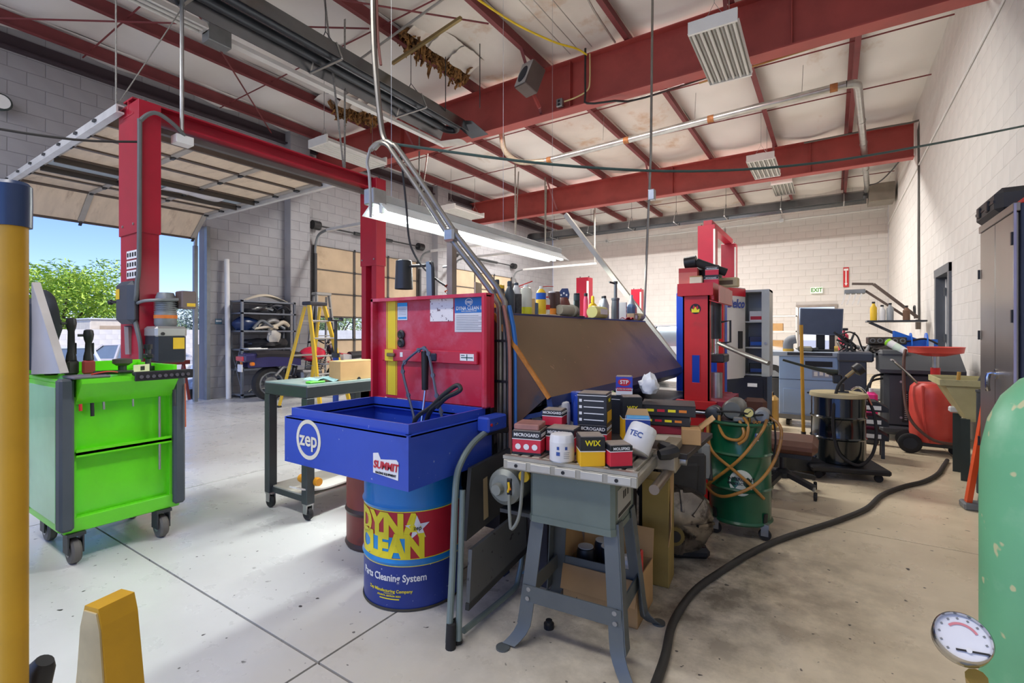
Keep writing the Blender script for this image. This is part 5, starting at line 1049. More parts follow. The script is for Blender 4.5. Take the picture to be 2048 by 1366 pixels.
def carton(label, loc, w, d, h, rz, lower, upper, split, words, name='filter_carton', tilt=None, lidm=None):
    t = thing(name, label, 'carton', loc, rz, GRP, rot=tilt)
    MB().box(-w/2,-d/2,0,w/2,d/2,h*split,.0015).build('body', lower, t, smooth=False)
    MB().box(-w/2-.0004,-d/2-.0004,h*split,w/2+.0004,d/2+.0004,h,.0015).build('upper_band', upper, t, smooth=False)
    MB().box(-w/2+.004,-d/2+.004,h,w/2-.004,d/2-.004,h+.003).build('top_flap', lidm or mat('flap_dusty', (150,138,126), .7, var=.15, scale=20), t, smooth=False)
    if split < 1: MB().box(-w/2-.0008,-d/2-.0008,h*split-.002,w/2+.0008,d/2+.0008,h*split+.001).build('white_line', PAPER, t, smooth=False)
    if lower is MGR: MB().box(-w/2-.0005,-d/2-.0005,0,w/2+.0005,d/2+.0005,h*.1).build('foot_band', BKC, t, smooth=False)
    for wd, size, m, z, f in words:
        if wd == 'STP': MB().prism([(size*1.15*math.cos(k*PI/12), z+size*.72*math.sin(k*PI/12)) for k in range(24)], 'y', -d/2-.0008, -d/2-.0004).build('logo_oval', REDP, t, smooth=False) if f == 'f' else MB().prism([(size*.9*math.cos(k*PI/12), z+size*.72*math.sin(k*PI/12)) for k in range(24)], 'x', w/2+.0004, w/2+.0008).build('logo_oval', REDP, t, smooth=False)
        tex(t, wd, size, m, f, w, d, z)
    return t
Zt = .755
c = carton('red and black filter carton on the saw table corner nearest the step stool', (-1.045,1.725,Zt), .12,.12,.095, .25, MGR, BKC, .66, [('MICROGARD',.018,PAPER,.079,'f'),('MICROGARD',.018,PAPER,.079,'s')])
for k in range(3): MB().cyl((-.035+k*.035,-.0612,.032),(-.035+k*.035,-.0618,.032),.012,n=12).build('pictogram', PAPER, c)
MB().box(-.055,-.055,.098,.05,.055,.122,.004).build('glossy_lid', mat('lid_gloss', (170,120,110), .2, var=.3, scale=8), c)
def oilfilter(label, loc, r, h, m, rz=0, tilt=None, words=(), flute=True):
    t = thing('oil_filter', label, 'oil filter', loc, rz, GRP, rot=tilt)
    MB().lathe([(r*.97,0),(r,.004),(r,h*.72)], n=32).build('can', m, t)
    q = MB(); n = 36; vs = []; fs = []
    prof = [(r,h*.72),(r*.99,h*.74),(r*.96,h*.9),(r*.86,h*.975),(r*.6,h),(.001,h)]
    for j,(rr,z) in enumerate(prof):
        for i in range(n): 
            k = .965 if (flute and i % 3 == 0 and 1 <= j <= 3) else 1; a = 2*PI*i/n; vs.append((rr*k*math.cos(a), rr*k*math.sin(a), z))
    for j in range(len(prof)-1):
        for i in range(n): fs.append((j*n+i, j*n+(i+1)%n, (j+1)*n+(i+1)%n, (j+1)*n+i))
    q.add(vs, fs).build('fluted_dome', m, t)
    MB().lathe([(r*1.005,0),(r*1.02,.002),(r*1.005,.005)], n=32, cap=False).build('base_seam', STEEL, t)
    for wd, size, mm, a, z in words: text(wd, size, mm, t, (0,0,0), bold=.02, wrap=(r+.0006,a,z))
    return t
FW = mat('filter_white', (222,222,220), .35, var=.03); FB = mat('filter_blue', (36,70,170), .3, coat=.3); FD = mat('filter_slate', (76,90,104), .35); PB = mat('print_blue', (50,80,150), .5)
o = oilfilter('white oil filter with blue recycling print at the front of the saw table', (-.872,1.672,Zt), .048, .105, FW, words=[])
for a0_,a1_,z0_,z1_ in ((-1.5,-1.3,.05,.062),(-1.55,-1.25,.028,.042)): MB().grid(wrapfn(.0487,a0_,a1_,z0_,z1_),4,1).build('blue_mark', PB, o)
for k in range(4): MB().grid(wrapfn(.0487,-.95,-.5+.05*(k%2),.018+k*.007,.0195+k*.007),6,1).build('print_line', mat('print_grey', (120,124,132)), o)
MB().grid(wrapfn(.0487,-.85,-.65,.05,.062),4,1).build('blue_mark', PB, o)
carton('black and yellow carton at the front of the saw table beside the white filter', (-.762,1.692,Zt), .092,.092,.108, .62, YC, BKC, .52, [('WIX',.028,YPR,.085,'f'),('WIX',.03,PAPER,.085,'s')])
carton('small red and black carton at the front saw table corner beside the tipped filter', (-.668,1.722,Zt), .085,.085,.082, .75, MGR, BKC, .75, [('MOLSF062',.014,PAPER,.071,'f'),('MICROGARD',.013,PAPER,.071,'s')])
carton('red and black carton behind the front white filter', (-.93,1.80,Zt), .12,.1,.1, .15, MGR, BKC, .7, [('MICROGARD',.018,PAPER,.086,'f')])
carton('dark carton under the small red carton behind the corner one', (-1.03,1.875,Zt), .1,.1,.085, .1, BKC, BKC, .9, [('WIX',.03,YPR,.05,'f')])
carton('small red and black carton stacked on a dark carton', (-1.01,1.87,Zt+.089), .088,.08,.07, .2, MGR, BKC, .66, [('MICROGARD',.014,PAPER,.06,'f'),('MICROGARD',.014,PAPER,.06,'s')])
carton('red and black carton at the bottom of the tall stack', (-.86,1.955,Zt), .125,.11,.1, .2, MGR, BKC, .66, [('MICROGARD',.019,PAPER,.085,'f'),('MICROGARD',.017,PAPER,.085,'s')])
c = carton('tall black carton with white lines on top of the tall stack', (-.86,1.955,Zt+.103), .125,.11,.13, .2, BKC, BKC, .95, [('WIX',.022,YPR,.1,'s')])
for k in range(4): MB().box(-.035,-.0562,.018+k*.027,.05,-.0556,.022+k*.027).build('print_line', PAPER, c, smooth=False); MB().box(-.055,-.0562,.014+k*.027,-.043,-.0556,.026+k*.027).build('pictogram', PAPER, c, smooth=False)
MB().box(.0632,-.045,.01,.0638,.05,.055).build('yellow_panel', YC, c, smooth=False)
oilfilter('white oil filter tipped over beside the blue open carton', (-.655,1.87,Zt+.02), .056, .115, FW, tilt=(-.45,.35,.2), words=[('TEC',.03,PB,-1.9,.06)])
c = carton('open blue carton with a pale blue inside, right of the tall stack', (-.685,2.0,Zt), .1,.08,.135, .35, BLC, BLC, .99, [('STP',.022,PAPER,.1,'f'),('STP',.018,PAPER,.1,'s')], lidm=mat('carton_inside', (60,160,220), .5))
slab4('raised_flap', [(-.05,.04,.135),(.05,.04,.135),(.04,.05,.165),(-.04,.05,.165)], CARD, c, .002)
# ---- dark stand behind the saw with more cartons
t = thing('steel_stand', 'dark steel stand behind the saw carrying more cartons and books', 'stand', (0,0,0))
MB().box(-1.3,2.075,.72,-.5,2.58,.745,.003).build('top', DKS, t)
for x in (-1.29,-.86):
    for y in (2.36,2.53): MB().box(x,y,0,x+.035,y+.035,.72).build('leg', DKS, t, smooth=False)
MB().box(-1.28,2.37,.2,-.84,2.55,.22).build('shelf', DKS, t, smooth=False)
Zs = .745
t = thing('open_carton', 'open white-lined cardboard carton holding loose oil filters', 'carton', (-1.2,2.31,Zs), .1, GRP)
for a in ((-.12,-.11,-.116,.11),(.116,-.11,.12,.11)): MB().box(a[0],a[1],0,a[2],a[3],.07).build('side', CARD, t, smooth=False)
MB().box(-.12,-.11,0,.12,-.106,.07).build('side', PAPER, t, smooth=False); MB().box(-.12,.106,0,.12,.11,.07).build('side', CARD, t, smooth=False); MB().box(-.12,-.11,0,.12,.11,.004).build('bottom', CARD, t, smooth=False)
slab4('flap', [(-.12,-.11,.07),(.12,-.11,.07),(.12,-.16,.02),(-.12,-.16,.02)], PAPER, t, .003); slab4('flap', [(-.12,-.11,.07),(-.12,.11,.07),(-.155,.11,.17),(-.155,-.11,.17)], CARD, t, .003)
oilfilter('white oil filter with a red label behind the small red carton', (-1.115,2.125,Zs), .048, .165, FW, words=[])
MB().grid(wrapfn(.0486,-1.7,-.9,.075,.095),8,1).build('red_label', REDP, bpy.data.objects[[o_.name for o_ in COL.objects if o_.name.startswith('oil_filter')][-1]])
oilfilter('slate grey oil filter at the back of the open carton', (-1.235,2.22,Zs+.006), .048, .185, FD)
oilfilter('bright blue oil filter beside the tall stack', (-1.015,2.155,Zs), .042, .2, FB, words=[])
oilfilter('second bright blue oil filter, further behind', (-1.08,2.235,Zs), .042, .205, FB)
carton('black and yellow carton behind the tall stack', (-.80,2.24,Zs), .09,.09,.2, .5, YC, BKC, .5, [('WIX',.024,YPR,.15,'f'),('WIX',.026,PAPER,.16,'s')])
carton('tan topped black carton beside the raised blue and white carton', (-.90,2.35,Zs), .1,.1,.19, .1, BKC, BKC, .9, [], lidm=CREAM)
c = carton('blue and white carton with a red logo standing highest of all', (-.87,2.34,Zs+.193), .08,.075,.09, .35, PAPER, mat('carton_royal', (52,70,180), .45), .35, [('STP',.026,PAPER,.064,'f')])
MB().box(-.036,-.0386,.022,.036,-.0378,.038).build('red_strip', REDP, c, smooth=False); text('FILTRO DE ACEITE', .0085, PAPER, c, (0,-.0392,.03), bold=.02)
lump('crumpled_bag', 'crumpled white paper bag beside the highest carton', 'bag', (-.76,2.39,Zs+.2), .045, .04, .055, PAPER, .35, 6, 21)
t = carton('lime green and black carton tilted between blue filters and stack', (-.96,2.46,Zs+.12), .06,.13,.06, 0, mat('carton_lime', (120,206,80), .45), mat('carton_lime', (120,206,80)), .9, [], tilt=(.0,-.6,.5))
def book(label, loc, w, d, h, rz, cov, title=None):
    t = thing('book', label, 'book', loc, rz, 'repair manuals stacked behind the saw')
    MB().box(-w/2+.004,-d/2+.004,.003,w/2-.003,d/2-.004,h-.003).build('pages', CREAM, t, smooth=False)
    MB().box(-w/2,-d/2,0,w/2,d/2,.003).build('back_cover', cov, t, smooth=False); MB().box(-w/2,-d/2,h-.003,w/2,d/2,h).build('front_cover', cov, t, smooth=False); MB().box(-w/2,-d/2,0,w/2-.0,-d/2+.003,h).build('spine', cov, t, smooth=False)
    if title:
        for k,m_ in enumerate((YPR, REDP, YPR, mat('print_orange2', (226,130,40), .5))): MB().box(-w*.4+k*w*.2,-d/2-.001,h*.38,-w*.26+k*w*.2,-d/2,h*.62).build('spine_print', m_, t, smooth=False)
bk = mat('cover_black', (44,42,40), .5, var=.2); br = mat('cover_red', (140,36,50), .5)
book('thick black repair manual with coloured spine lettering, topmost of the books', (-.66,2.37,Zs+.115), .24,.2,.05, .25, bk, 'REPAIR MANUAL')
book('black manual second from the top of the books', (-.67,2.37,Zs+.07), .22,.19,.043, .2, bk, 'AUTO')
book('dark red manual third from the top of the books', (-.665,2.37,Zs+.03), .2,.18,.038, .3, br)
book('cream paper bound manual at the bottom of the books', (-.67,2.36,Zs), .2,.18,.028, .22, CREAM)
t = thing('torn_carton', 'torn cardboard carton with open flaps beside the books', 'carton', (-.53,2.3,.745), .3); MB().box(-.05,-.05,0,.03,.06,.07,.002).build('body', CARD, t, smooth=False); slab4('flap', [(.03,-.05,.07),(.03,.06,.07),(.09,.06,.12),(.09,-.05,.12)], CARD, t, .003)
tag(MB().tube([(-.58,1.95,.757),(-.54,2.0,.765),(-.6,2.06,.77),(-.56,2.1,.765)], [.02,.03,.02,.012], 8, 3).build('black_bracket', BLACK), 'black moulded bracket lying behind the tipped white filter', 'bracket')
# ---- under and behind the saw
t = thing('filter_box', 'open tan cardboard box of filters on the floor under the saw', 'box', (-.86,2.11,0), .05)
bw, bd, bh = .34,.25,.2
MB().box(-bw/2,-bd/2,0,bw/2,-bd/2+.004,bh).build('side', CARD, t, smooth=False); MB().box(-bw/2,bd/2-.004,0,bw/2,bd/2,bh).build('side', CARD, t, smooth=False); MB().box(-bw/2,-bd/2+.004,0,-bw/2+.004,bd/2-.004,bh).build('side', CARD, t, smooth=False); MB().box(bw/2-.004,-bd/2+.004,0,bw/2,bd/2-.004,bh).build('side', CARD, t, smooth=False); MB().box(-bw/2,-bd/2,0,bw/2,bd/2,.004).build('bottom', CARD, t, smooth=False)
slab4('flap', [(-bw/2,-bd/2,bh),(bw/2,-bd/2,bh),(bw/2,-bd/2-.03,bh-.1),(-bw/2,-bd/2-.03,bh-.1)], CARD, t, .004); slab4('flap', [(-bw/2,-bd/2,bh),(-bw/2,bd/2,bh),(-bw/2-.03,bd/2,bh+.12),(-bw/2-.03,-bd/2,bh+.12)], CARD, t, .004); slab4('flap', [(-bw/2,bd/2,bh),(bw/2,bd/2,bh),(bw/2,bd/2+.02,bh+.13),(-bw/2,bd/2+.02,bh+.13)], CARD, t, .004)
for x in (-.1,.06): text('L', .03, INK, t, (x,-bd/2-.001,.05))
for i,(x,y,m) in enumerate(((-.1,-.03,BLACK),(-.01,.03,BLACK),(-.06,.08,mat('filter_black', (30,36,50), .4)),(.09,-.02,FW))):
    oilfilter(('black oil filter nearest the front of the open box', 'black oil filter in the middle of the open box', 'navy oil filter at the back of the open box', 'white oil filter at the end of the open box')[i], (-.86+x,2.11+y,.08), .042, .17, m, flute=(i==3))
    if i < 3: tag(MB().cyl((-.86+x,2.11+y,.25),(-.86+x,2.11+y,.253),.036,n=18).build('grey_disc', mat('lid_grey', (186,186,184), .4)), ('grey disc lid on the front black filter', 'grey disc lid on the middle black filter', 'grey disc lid on the navy filter')[i], 'lid')
tag(MB().box(-.72,2.06,.2,-.69,2.09,.3,.004).build('red_clip', RED2), 'small red plastic clip standing at the end of the open box', 'clip')
t = thing('tall_carton', 'tall dusty cardboard carton standing behind the saw beside the transmission', 'carton', (-.73,2.44,0), .1); MB().box(-.07,-.05,0,.06,.1,.52,.003).build('body', mat('card_olive', (150,128,70), .85, var=.2), t, smooth=False); slab4('torn_flap', [(.06,-.05,.2),(.06,.0,.55),(.075,.02,.6),(.075,-.06,.3)], CARD, t, .004)
t = thing('black_oil_cap', 'small black ribbed cap lying on the floor by the open box', 'cap', (-1.0,1.8,0)); MB().lathe([(.022,0),(.022,.02),(.014,.026),(.014,.034),(.001,.034)], n=16).build('cap', BLACK, t)
tag(MB().grid(lambda u,v: (-1.34+.2*u, 2.1+.18*v, .01+.1*v*u*.6+.02*math.sin(5*u)), 6, 6, .003).build('blue_towel', mat('towel_blue', (140,196,220), .9)), 'pale blue shop towel on the floor under the step stool', 'towel')
t = thing('purple_flyers', 'mauve paper flyers spilling beside the washer control box', 'papers', (-1.22,2.1,.0)); 
MB().box(-.06,-.03,0,.06,.05,.62,.002).build('carton', mat('carton_dark', (60,56,60), .7), t, smooth=False); slab4('flyer', [(-.08,-.06,.63),(.08,-.04,.66),(.06,.08,.7),(-.08,.06,.66)], mat('flyer_mauve', (190,150,186), .6), t, .002); slab4('flyer', [(-.04,-.08,.64),(.1,-.07,.62),(.1,.03,.68),(-.02,.03,.7)], mat('flyer_lilac', (206,196,216), .6), t, .002)  # plain dark grey carton under the flyers
tag(MB().tube([(-1.4,2.05,.69),(-1.25,2.1,.71),(-1.12,2.13,.69),(-1.2,2.16,.66),(-1.32,2.12,.65)], .012, 8, 5).build('coiled_air_hose', mat('hose_sky', (40,120,206), .4)), 'bright blue air hose coiled behind the step stool', 'hose')
# transmission
TRA = mat('gearbox_alu', (132,124,114), .3, .85, var=.25, scale=14, c2=(60,54,48), lo=.5, hi=.62); TRD = mat('gearbox_black', (40,40,42), .45, .2, var=.3, scale=12)
t = thing('transmission', 'greasy car transmission standing on the floor behind the saw', 'transmission', (-.76,2.84,0), .5)
q = MB().lathe([(.001,-.2),(.1,-.2),(.17,-.16),(.19,-.08),(.19,.03),(.16,.08),(.13,.16),(.001,.2)], (0,0,.22), 26, 'y'); q.v = [tuple(Vector(v)+.018*noise.noise_vector(Vector(v)*16)) for v in q.v]; q.build('bell_housing', TRA, t)
q = MB().box(-.13,-.1,.3,.15,.2,.56,.05); q.v = [tuple(Vector(v)+.01*noise.noise_vector(Vector(v)*10)) for v in q.v]; q.build('case', TRD, t)
for k in range(4): MB().box(-.12,-.09+k*.07,.34+.02*k,.155,-.06+k*.07,.575,.012).build('case_rib', TRD, t)
for k in range(12):
    a = k*PI/6; MB().cyl((.18*math.cos(a),-.09,.22+.18*math.sin(a)),(.18*math.cos(a),-.06,.22+.18*math.sin(a)),.014,n=8).build('bolt_boss', TRA, t)
[MB().bar((.07*math.cos(k*.785),-.2,.22+.07*math.sin(k*.785)),(.17*math.cos(k*.785),-.15,.22+.17*math.sin(k*.785)),.014,.03,(0,1,0)).build('housing_rib', TRA, t) for k in range(8)]
MB().lathe([(.05,-.23),(.05,-.19)], (-.05,0,.17), 18, 'y').build('axle_seal', mat('seal_brass', (120,104,60), .4, .5), t); MB().lathe([(.03,-.235),(.03,-.22)], (-.05,0,.17), 18, 'y').build('axle_bore', INK, t)
MB().box(-.17,-.12,0,.17,.16,.06,.02).build('oil_pan', TRD, t); MB().tube([(.16,.1,.5),(.2,.05,.55),(.19,-.05,.42)], .012, 8, 4).build('vent_tube', RUBBER, t); MB().box(.13,-.05,.42,.19,.06,.62,.01).build('mount_bracket', GREYM, t)
# ================================================================ shop press
t = thing('shop_press', 'tall red hydraulic shop press standing behind the transmission', 'shop press', (0,0,0))
px0,px1 = -.875,-.7
def slot_plate(y, th):
    q = MB(); xs_, zs_ = (px0,-.815,-.755,px1), (.02,.9,1.09,1.56)
    for i in range(3):
        for j in range(3):
            if (i,j) != (1,1): q.box(xs_[i],y,zs_[j],xs_[i+1],y+th,zs_[j+1])
    return q
slot_plate(3.5,.012).build('upright', RED2, t, smooth=False); slot_plate(4.06,.012).build('upright', RED2, t, smooth=False)
for y0_,y1_ in ((3.5,3.56),(4.012,4.072)):
    for x in (px0,px1-.01): MB().box(x,y0_,.02,x+.01,y1_,1.5).build('upright_flange', RED2, t, smooth=False)
MB().box(px0-.03,3.47,1.5,px1+.03,3.5,1.585).box(px0-.03,4.072,1.5,px1+.03,4.1,1.585).box(px0-.03,3.5,1.5,px0-.015,4.072,1.585).box(px1+.015,3.5,1.47,px1+.03,4.072,1.585).build('head_beam', RED2, t, smooth=False)
slab4('head_tray', [(px1+.0,3.5,1.47),(px1+.06,3.5,1.45),(px1+.06,4.0,1.45),(px1+.0,4.0,1.47)], RED2, t, .006); slab4('tray_face', [(px1+.06,3.5,1.45),(px1+.06,3.5,1.56),(px1+.06,4.0,1.56),(px1+.06,4.0,1.45)], mat('press_red_pale', (206,120,110), .4), t, .006)
e = MB().cyl((-.79,3.4995,1.41),(-.79,3.497,1.41),.035,n=24).build('emblem', INK, t); MB().prism([(-.025,-.02),(.025,-.02),(.028,.005),(.012,-.002),(.0,.02),(-.012,.0),(-.026,.008)], 'y', 0, .0015).build('flame', YPR, e, loc=(-.79,3.4955,1.405)); MB().prism([(-.02,.005),(.02,.005),(.015,.028),(0,.014),(-.012,.03)], 'y', 0, .0012).build('flame', REDP, e, loc=(-.79,3.4958,1.405))
[MB().box(px0-.04,a,.72,px1+.05,a+.04,.78,.004).build('bolster', RED2, t, smooth=False) for a in (3.46,4.072)]; MB().box(px0+.02,3.5,.7,px1+.1,4.06,.78).build('bed', mat('bed_maroon', (150,40,60), .5), t, smooth=False)
MB().cyl((-.95,3.48,.7),(-.55,3.48,.7),.014,n=12).build('bolster_pin', STEEL, t); MB().cyl((-.95,4.09,.7),(-.55,4.09,.7),.014,n=12).build('bolster_pin', STEEL, t)
MB().cyl((-.72,3.8,1.5),(-.72,3.8,1.2),.045,n=20).build('ram_jack', mat('jack_dark', (62,66,70), .4, .5), t); MB().cyl((-.72,3.8,1.2),(-.72,3.8,1.08),.025,n=16).build('ram', CHROME, t); MB().box(-.8,3.7,1.03,-.64,3.9,1.09,.008).build('press_block', DSTEEL, t)
MB().cyl((-.7,3.72,.78),(-.7,3.72,.96),.045,n=20).build('arbor_tube', STEEL, t); MB().tube([(-.68,3.72,1.17),(-.5,3.6,1.1),(-.34,3.5,1.05)], .016, 10).build('pump_handle', mat('handle_grey', (150,146,138), .4, .6), t); MB().tube([(-.66,3.7,1.32),(-.6,3.7,1.33),(-.6,3.7,1.18),(-.66,3.7,1.17)], .008, 8).build('carry_handle', BLACK, t)
for y in (3.44,4.0): MB().box(px0-.05,y,0,px1+.06,y+.08,.03).build('foot', RED2, t, smooth=False)
MB().box(px1,3.5,.03,px1+.012,4.06,.62).build('side_guard', mat('guard_red', (160,26,44), .4), t, smooth=False)
t = thing('blue_cabinet', 'tall royal blue steel cabinet standing behind the shop press', 'cabinet', (0,0,0))
RB2 = mat('royal_blue', (34,84,214), .35, var=.06)
MB().box(-1.17,4.45,.06,-.83,4.95,1.6,.006).build('body', RB2, t); MB().box(-1.17,4.45,1.6,-.83,4.95,1.66,.004).build('top', WHITE, t); MB().box(-1.15,4.444,.12,-.85,4.45,1.55).build('door', RB2, t, smooth=False)
for x in (-1.15,-.89):
    for y in (4.48,4.88): MB().box(x,y,0,x+.05,y+.05,.06).build('foot', BLACK, t, smooth=False)
MB().box(-.9,4.43,.8,-.88,4.444,.95,.004).build('handle', STEEL, t)
Zb = 1.66
t = thing('parts_carton', 'faded red carton on top of the blue cabinet', 'carton', (-1.1,4.62,Zb), .1); MB().box(-.08,-.07,0,.08,.07,.17,.002).build('body', mat('carton_faded', (206,110,100), .6, var=.12), t, smooth=False); MB().box(-.08,-.0712,.13,.08,-.07,.165).build('band', mat('carton_faded2', (186,60,60), .6), t, smooth=False)
t = thing('intake_hose', 'black rubber intake hose lying across the cartons on the blue cabinet', 'hose', (-1.05,4.6,Zb+.17)); MB().tube([(-.08,.0,.05),(.02,.0,.06)], .055, 18).build('collar', BLACK, t); MB().tube([(.02,0,.05),(.14,.02,-.0),(.26,.06,-.05)], [.04,.035,.035], 14, 4).build('hose', RUBBER, t)
t = thing('small_box', 'small cream cardboard box between the red cartons', 'box', (-1.015,4.53,Zb), .1); MB().box(-.05,-.05,0,.05,.05,.085,.003).build('body', CREAM, t, smooth=False); MB().box(-.051,-.051,.075,.051,.051,.087,.002).build('lid', CARD, t, smooth=False)
carton('red and black carton on the blue cabinet, lower of two', (-.905,4.62,Zb), .12,.1,.085, .1, MGR, BKC, .7, [('MICROGARD',.015,PAPER,.07,'f')])
carton('red and black carton on the blue cabinet, upper of two', (-.9,4.62,Zb+.088), .11,.1,.08, .15, MGR, BKC, .7, [('MICROGARD',.015,PAPER,.066,'f')])
t = thing('air_cleaner', 'black air cleaner housing behind the red cartons', 'air cleaner', (-.98,4.82,Zb)); MB().lathe([(.12,.0),(.13,.12),(.14,.16),(.1,.21),(.001,.22)], n=22).build('housing', BLACK, t); MB().tube([(-.1,0,.15),(-.2,-.03,.14)], .035, 12).build('snorkel', BLACK, t)
t = thing('bulb_carton', 'cream carton with a dark band lying at the cabinet corner', 'carton', (-.87,4.84,Zb)); MB().box(-.02,-.08,0,.16,.02,.085,.008).build('body', mat('carton_olivecream', (200,184,140), .6), t); MB().box(.0,-.081,.02,.12,-.08,.06).build('band', mat('band_brown', (110,92,66), .6), t, smooth=False)
# ---- grey storage cabinet with open curved door, black base
t = thing('black_base_cabinet', 'low black steel cabinet beneath the grey storage cabinet', 'cabinet', (0,0,0))
BKM = mat('black_enamel', (22,23,27), .35); MB().box(-1.06,6.2,.05,-.62,6.75,.74,.005).build('body', BKM, t); MB().box(-1.0,6.192,.08,-.66,6.2,.7).build('door', BKM, t, smooth=False); MB().box(-.82,6.186,.62,-.72,6.192,.66).build('label', PAPER, t, smooth=False)
for x in (-1.05,-.68):
    for y in (6.22,6.68): MB().box(x,y,0,x+.04,y+.04,.05).build('foot', BKM, t, smooth=False)
GC = mat('locker_grey', (176,178,172), .4, .1, var=.05)
t = thing('storage_cabinet', 'narrow grey storage cabinet with shelves and an open bowed white door', 'cabinet', (0,0,0))
MB().box(-.88,6.6,.74,-.6,6.615,1.74).build('back', GC, t, smooth=False); MB().box(-.88,6.25,.74,-.865,6.6,1.74).build('side', GC, t, smooth=False); MB().box(-.63,6.25,.74,-.6,6.6,1.74).build('side', GC, t, smooth=False); MB().box(-.88,6.25,1.715,-.6,6.6,1.74).build('top', GC, t, smooth=False)
for z in (.745,1.06,1.36): MB().box(-.865,6.26,z,-.63,6.6,z+.015).build('shelf', GC, t, smooth=False)
MB().box(-.68,6.24,.74,-.6,6.25,1.74).build('front_stile', GC, t, smooth=False); MB().cyl((-.64,6.24,1.12),(-.64,6.225,1.12),.015,n=12).build('lock', STEEL, t)
DA, DB, DN = Vector((-.85,6.235,0)), Vector((-1.03,5.8,0)), Vector((.926,-.379,0))
dr = MB().grid(lambda u,v: tuple(DA.lerp(DB,u)+DN*(.02*math.sin(PI*u))+Vector((0,0,.72+1.04*v))), 12, 2, -.02).build('door', mat('door_white', (224,224,222), .25, var=.03, coat=.3), t)
MB().grid(lambda u,v: tuple(DA.lerp(DB,u)+DN*(.02*math.sin(PI*u)+.004)+Vector((0,0,1.66+.09*v))), 12, 1).build('red_header', mat('header_red', (206,30,50), .35), dr)
p = DA.lerp(DB,.5)+DN*.027; text('Delco', .14, mat('print_royal', (40,70,170), .4), dr, (p.x,p.y,1.57), (PI/2,0,math.radians(67.7)), bold=.02, shear=.25)
p = DA.lerp(DB,.3)+DN*.02; MB().box(-.012,-.04,-.1,.012,.04,.1,.004).build('handle', BLACK, dr, loc=(p.x,p.y,1.16), rot=(0,0,math.radians(-22)))
for k,(z,lab,m) in enumerate(((1.375,'small white and red carton on the top shelf of the grey cabinet',PAPER),(1.075,'dark blue carton on the middle shelf of the grey cabinet',mat('carton_navy', (52,60,96), .5)),(.76,'black carton on the bottom shelf of the grey cabinet',BKC))):
    t = thing('shelf_carton', lab, 'carton', (-.76,6.4,z), .2); MB().box(-.07,-.05,0,.07,.05,.12,.002).build('body', m, t, smooth=False); MB().box(-.06,-.0512,.02,.06,-.05,.06).build('print', (MGR,BLUE,PB)[k], t, smooth=False)
# ================================================================ green pump drum
DG2 = mat('drum_green', (14,84,54), .3, var=.12, scale=4, c2=(10,54,40), lo=.6, hi=.8, coat=.3)
t = thing('pump_drum', 'dark green drum on casters with a motor pump and amber hoses on top', 'drum', (-.49,3.36,0))
r = .178
dm = MB().lathe([(r-.012,.085),(r,.095),(r,.28),(r+.008,.295),(r,.31),(r,.49),(r+.008,.505),(r,.52),(r,.68),(r+.005,.69),(r-.004,.695),(.001,.685)], n=48).build('shell', DG2, t)
for z in (.295,.505,.69,.095): MB().lathe([(r+.001,z-.012),(r+.011,z),(r+.001,z+.012)], n=48, cap=False).build('hoop', DG2, dm)
aa = math.radians(-79)
def disc(name, a0, zc, rad, m, rr, sq=1.15, n=28):
    pts = [(rad*math.cos(2*PI*k/n), rad*sq*math.sin(2*PI*k/n)) for k in range(n)]+[(0,0)]
    return MB().add([(rr*math.cos(a0+x/rr), rr*math.sin(a0+x/rr), zc+y) for x,y in pts], [(k,(k+1)%n,n) for k in range(n)]).build(name, m, dm, smooth=False)
disc('decal', aa, .345, .068, mat('decal_white', (200,204,192), .5, var=.08, c2=(96,140,112), lo=.64, hi=.68), r+.0015)
text('INTERCONT', .027, INK, dm, (0,0,0), bold=.03, wrap=(r+.003, aa, .365)); text('PRODUCTS, INC', .021, INK, dm, (0,0,0), bold=.02, wrap=(r+.003, aa, .338))
MB().grid(wrapfn(r+.0015,-.95,-.82,.6,.645),4,1).build('flag_sticker', PAPER, dm); MB().grid(wrapfn(r+.002,-.95,-.9,.622,.645),3,1).build('flag_canton', PB, dm); MB().grid(wrapfn(r+.002,-.9,-.82,.605,.613),3,1).build('flag_stripe', REDP, dm)
for a in (-2.3,-.55,1.2,2.7):
    x,y = (r-.03)*math.cos(a),(r-.03)*math.sin(a); x2,y2 = (r+.0)*math.cos(a),(r+.0)*math.sin(a)
    c = MB().lathe([(.012,-.013),(.032,-.013),(.036,0),(.032,.013),(.012,.013)], (x2,y2,.036), 18, 'y').build('caster', RUBBER, t); MB().box(x2-.02,y2-.018,.03,x2+.02,y2-.014,.08).box(x2-.02,y2+.014,.03,x2+.02,y2+.018,.08).box(x2-.022,y2-.02,.076,x2+.022,y2+.02,.1).build('fork', STEEL, c, smooth=False)
    MB().bar((x2,y2,.09),(x2*1.04,y2*1.04,.16),.03,.006,(x2,y2,0)).build('bracket', BLACK, t, smooth=False)
MB().box(-.16,-.1,.69,.16,.1,.7,.003).build('pump_plate', DSTEEL, t)
MB().lathe([(.001,-.12),(.05,-.12),(.062,-.1),(.062,.07),(.05,.09),(.001,.09)], (-.03,.02,.765), 24, 'y').build('pump_motor', mat('pump_grey', (120,122,116), .4, .4, var=.15), t)
MB().lathe([(.03,-.07),(.045,-.06),(.045,.05),(.03,.06)], (-.14,-.06,.735), 20, 'y').build('filter_canister', DSTEEL, t); MB().lathe([(.047,-.04),(.047,-.02)], (-.14,-.06,.735), 20, 'y').build('canister_band', STEEL, t); MB().lathe([(.03,-.05),(.042,-.04),(.042,.06),(.03,.07)], (.13,-.03,.74), 20, 'y').build('filter_canister', GREYM, t)
